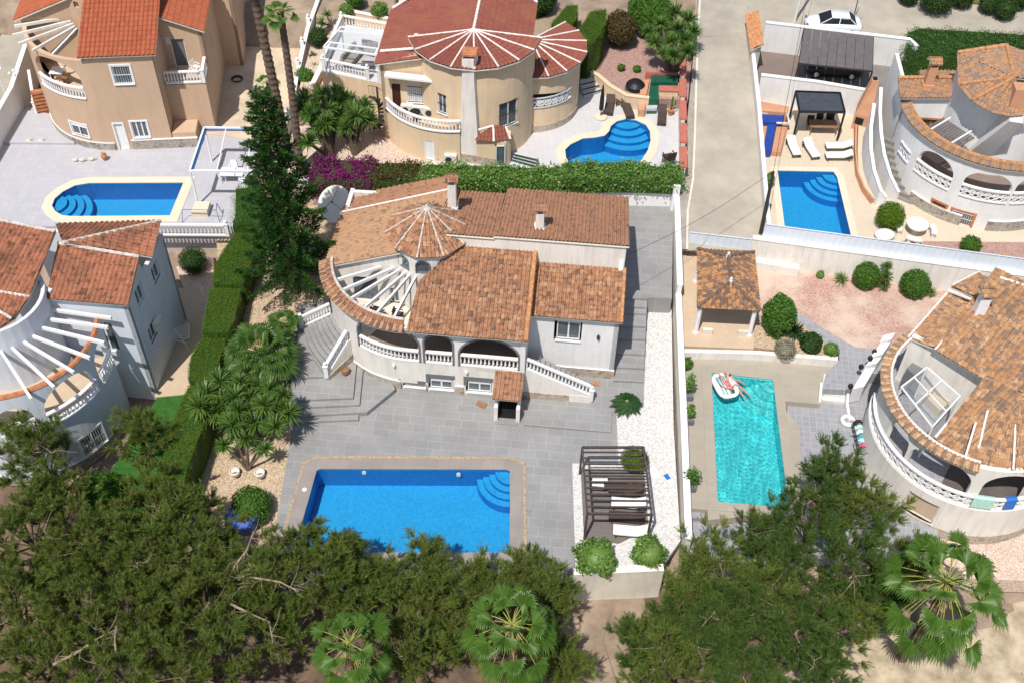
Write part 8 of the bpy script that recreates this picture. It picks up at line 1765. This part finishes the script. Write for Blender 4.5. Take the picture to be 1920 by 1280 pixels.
# ---------------- pines
def pine(u, v, zt_, r, label, seed, m='pine', zb=-2.3, flat=.8, dead=3):
    rng = np.random.default_rng(seed); zt_ += rng.uniform(-.7, .6)*(r > 1.2); c = np.array(P(u, v, zt_)); base = Vector((c[0]+rng.uniform(-.3, .3), c[1]+.2, zb)); t = empty('pine_tree', base, label, 'pine tree', 'pines along the bottom edge')
    mb = MB(); tp = Vector(c)+Vector((0, 0, r*flat*.5)); pts = trunk(mb, base, tp, .17, .05, .35, 7)
    nl = int(11*r+4); i = np.arange(nl); ph = np.arccos(np.clip(1-1.5*(i+.5)/nl+rng.normal(0, .08, nl), -1, 1)); th = i*2.39996+rng.uniform(0, 6)+rng.normal(0, .25, nl)
    d = np.stack([np.sin(ph)*np.cos(th), np.sin(ph)*np.sin(th), np.cos(ph)], 1); rr = rng.uniform(.55, 1.2 if r > 1.2 else 1.0, nl); lim = c+d*np.array([r, r, r*flat])*rr[:, None]
    ctr = []; ax = []
    for j in range(nl):
        a = pts[3 if d[j, 2] < .3 else 4]; e = Vector(lim[j]); mid = e.lerp(a, .45)-Vector((0, 0, .12)); mb.tube([a, mid, e], [.05, .035, .015], 4); dl = np.array(e-a); dl = dl/(np.linalg.norm(dl)+1e-6)
        for k in range(rng.integers(3, 6)):
            o = rng.normal(0, .33, 3)*np.array([1, 1, .75]); ctr.append(lim[j]-dl*rng.uniform(-.15, .65)+o); q = dl*.5+o*1.2+np.array([0, 0, .55]); ax.append(q/np.linalg.norm(q))
    mb.build('trunk', M['bark'], t); ctr = np.array(ctr); ax = np.array(ax); ns = len(ctr); tw = 11; nd = 38
    base_ = np.repeat(ctr, tw, 0); dd = unit(np.repeat(ax, tw, 0)+rng.normal(0, .36, (ns*tw, 3))); tl = rng.uniform(.32, .68, (ns*tw, 1))
    f = rng.uniform(.05, 1, (ns*tw, nd)); pos = (base_[:, None, :]+dd[:, None, :]*(tl*f)[:, :, None]).reshape(-1, 3); nrm = unit(np.repeat(dd, nd, 0)+rng.normal(0, .42, (ns*tw*nd, 3)))
    v1, f1 = blades(pos, nrm, rng.uniform(.12, .22, len(pos)), .017, .25); npmesh('crown', v1, f1, M[m], t)
    for k in range(dead):
        a = rng.uniform(0, 6.28); e = rng.uniform(.3, .9); o = Vector(c)+Vector((0, 0, .1)); q = [o]; dr = Vector((math.cos(a)*math.cos(e), math.sin(a)*math.cos(e)*.8-.35, math.sin(e)))
        L_ = r*rng.uniform(.8, 1.15)
        for s in range(1, 6): q.append(o+dr*L_*s/5+Vector(rng.normal(0, .09, 3))*(s/3))
        mb = MB(); mb.tube(q, [.035, .03, .026, .02, .015, .008], 5)
        for s in (2, 3, 4, 5):
            for g in range(2): e2 = q[s]+Vector(rng.normal(0, .42, 3)); mb.tube([q[s], q[s].lerp(e2, .6)+Vector(rng.normal(0, .05, 3)), e2], [.014, .010, .005], 4)
        mb.build('dead_branch', M['dead'], t)
    return t
PINES = [(62, 850, 3.2, 1.9, 'at the left edge, before the curved wall of the blue villa'), (100, 930, 2.6, 1.2, 'in front of the stone base of the pale blue villa'), (268, 815, 3.0, 1.15, 'its tip rising beside the barred window of the pale blue villa'), (285, 935, 2.6, 1.5, 'in the middle of the lawn gap below the pale blue villa'),
 (345, 965, 2.6, 1.3, 'at the foot of the long clipped hedge'), (385, 1035, 2.8, 1.5, 'left of the blue plastic tub'), (45, 1000, 3.0, 1.9, 'at the left edge below the white railing'), (170, 1030, 3.0, 1.9, 'below the lawn, second row from the left'), (290, 1040, 3.2, 1.9, 'in the centre of the left-hand pine mass'),
 (30, 1130, 3.2, 2.0, 'at the left edge, third from the bottom corner'), (150, 1160, 3.4, 2.0, 'above the bare grey branches in the lower left'), (390, 1130, 3.4, 1.9, 'left of the long bare branch'), (265, 1165, 3.4, 1.8, 'lower left centre, above the bottom edge'), (70, 1245, 3.4, 2.1, 'in the bottom left corner'), (235, 1260, 3.6, 2.0, 'cut by the bottom edge, second from the left'), (385, 1240, 3.4, 1.9, 'cut by the bottom edge, left of the leftmost fan palm'), (500, 1180, 2.8, 1.7, 'just left of the leftmost fan palm'), (490, 1085, 2.8, 1.35, 'carrying the long bare forked branch'),
 (555, 1030, 1.9, .95, 'overlapping the left end of the large pool'), (645, 1035, 1.8, .8, 'rising against the left part of the large pool'), (610, 1080, 2.0, 1.4, 'below the left corner of the large pool'), (800, 1050, 2.0, .75, 'slim tip rising against the middle of the large pool'), (735, 1105, 1.5, .95, 'low, left of the slim middle tip'), (810, 1110, 1.2, 1.3, 'between the two lower fan palms'), (890, 1080, 1.6, .62, 'slender tip right of the middle of the large pool'), (760, 1210, 1.0, 1.3, 'right beside the leftmost fan palm at the bottom'), (985, 1075, 1.7, .8, 'below the right corner of the large pool'), (1040, 1110, 1.6, 1.0, 'against the left end of the low cream wall'), (920, 1110, 1.2, 1.0, 'behind the middle fan palm'),
 (1560, 890, 4.0, 1.35, 'highest crown right of the turquoise pool'), (1620, 950, 3.4, 1.55, 'touching the curved villa and its outdoor steps'), (1520, 960, 3.2, 1.5, 'over the lower right corner of the turquoise pool'), (1430, 1010, 2.6, 1.25, 'below the turquoise pool, centre'), (1330, 1060, 2.4, 1.3, 'over the patterned patio at the foot of the long wall'), (1600, 1060, 3.2, 1.6, 'left of the long-stalked fan palm'), (1480, 1080, 3.0, 1.6, 'in the centre of the right-hand pine mass'), (1300, 1135, 2.6, 1.5, 'at the right end of the low cream wall'), (1370, 1160, 3.0, 1.7, 'right-hand mass, below the long wall'), (1205, 1215, 1.6, 1.2, 'beside the bare earth patch right of the middle fan palm'), (1250, 1250, 2.6, 1.6, 'cut by the bottom edge, right of the bare earth patch'), (1490, 1190, 3.0, 1.7, 'above the sandy clearing'), (1390, 1265, 2.8, 1.6, 'bottom edge, left of the sandy clearing'), (110, 1090, 2.6, 1.7, 'lower left, between two thicker crowns'), (1010, 1190, 1.4, 1.0, 'just right of the middle fan palm'), (1060, 1250, .6, 1.0, 'bottom edge, left of the bare earth patch'), (1700, 1060, 1.6, .9, 'low crown inside the left fronds of the right fan palm'), (660, 1130, 1.2, 1.2, 'above the leftmost fan palm'), (1300, 1190, 2.2, 1.5, 'right-hand mass, right of the low cream wall'), (1420, 1110, 2.8, 1.4, 'right-hand mass, below the patterned patio'), (1540, 1250, 1.6, 1.0, 'small crown at the left tip of the sandy clearing'), (345, 1090, 3.0, 1.6, 'left-hand mass, left of the forked bare branch'), (690, 1085, 1.3, .9, 'low crown under the left part of the large pool'), (860, 1200, .8, 1.2, 'low crown between the two fan palms at the bottom edge'), (1660, 1110, 2.2, 1.1, 'tucked under the left fronds of the right fan palm'), (1590, 1160, 2.4, 1.2, 'just left of the sandy clearing and the right fan palm')]
for i, (u, v, zt_, r, l) in enumerate(PINES): pine(u, v, zt_, r*1.05, 'green pine '+l, 100+i, 'pine2' if (u > 1150 and i % 3) else 'pine', flat=1.05 if r > 1.1 else 1.3, dead=2 if r > 1.2 else 0)
def snag(pts, label, r=.07):
    q = [P(*p) for p in pts]; mb = MB(); mb.tube(q, [r*(1-.7*i/(len(q)-1)) for i in range(len(q))], 6); rg = np.random.default_rng(5)
    for s in range(1, len(q)):
        for g in range(4): o = q[s-1].lerp(q[s], rg.random()); e2 = o+Vector(rg.normal(0, .5, 3)); mb.tube([o, o.lerp(e2, .5)+Vector(rg.normal(0, .08, 3)), e2], [.02, .014, .006], 4)
    tag(mb.build('bare_branch', M['dead']), label, 'branch')
snag([(425, 1100, 3.6), (440, 1060, 4.2), (463, 1030, 4.6), (475, 995, 4.6)], 'long pale bare branch rising among the pines below the blue tub')
snag([(437, 1078, 4.0), (480, 1083, 4.3), (525, 1090, 4.2), (560, 1108, 4.0)], 'bare forked branch reaching right among the pines towards the pool')
snag([(430, 1130, 4.2), (470, 1150, 4.3), (505, 1165, 4.2), (512, 1205, 4.0)], 'bare branch bending down left of the leftmost fan palm')
snag([(100, 1245, 4.8), (140, 1225, 5.0), (185, 1195, 5.1), (215, 1180, 5.0)], 'bare grey branch in the bottom left pine crowns')
snag([(220, 1240, 5.0), (215, 1200, 5.2), (218, 1172, 5.2)], 'short thick bare stump among the bottom left pine crowns')
# ground cover tufts
n = 3200; x = RNG.uniform(2, 34, n); y = RNG.uniform(17, 29.5, n); k_ = np.sin(x*1.9)*np.cos(y*2.3)+RNG.normal(0, .4, n) > .25; x, y = x[k_], y[k_]; n = len(x); vs, fs = blades(np.stack([x, y, np.full(n, -2.15)], 1), unit(RNG.normal(0, .5, (n, 3))+np.array([0, 0, 1.])), RNG.uniform(.08, .25, n), .05, .2); tag(npmesh('dry_grass', vs, fs, M['flower']), kind='stuff')
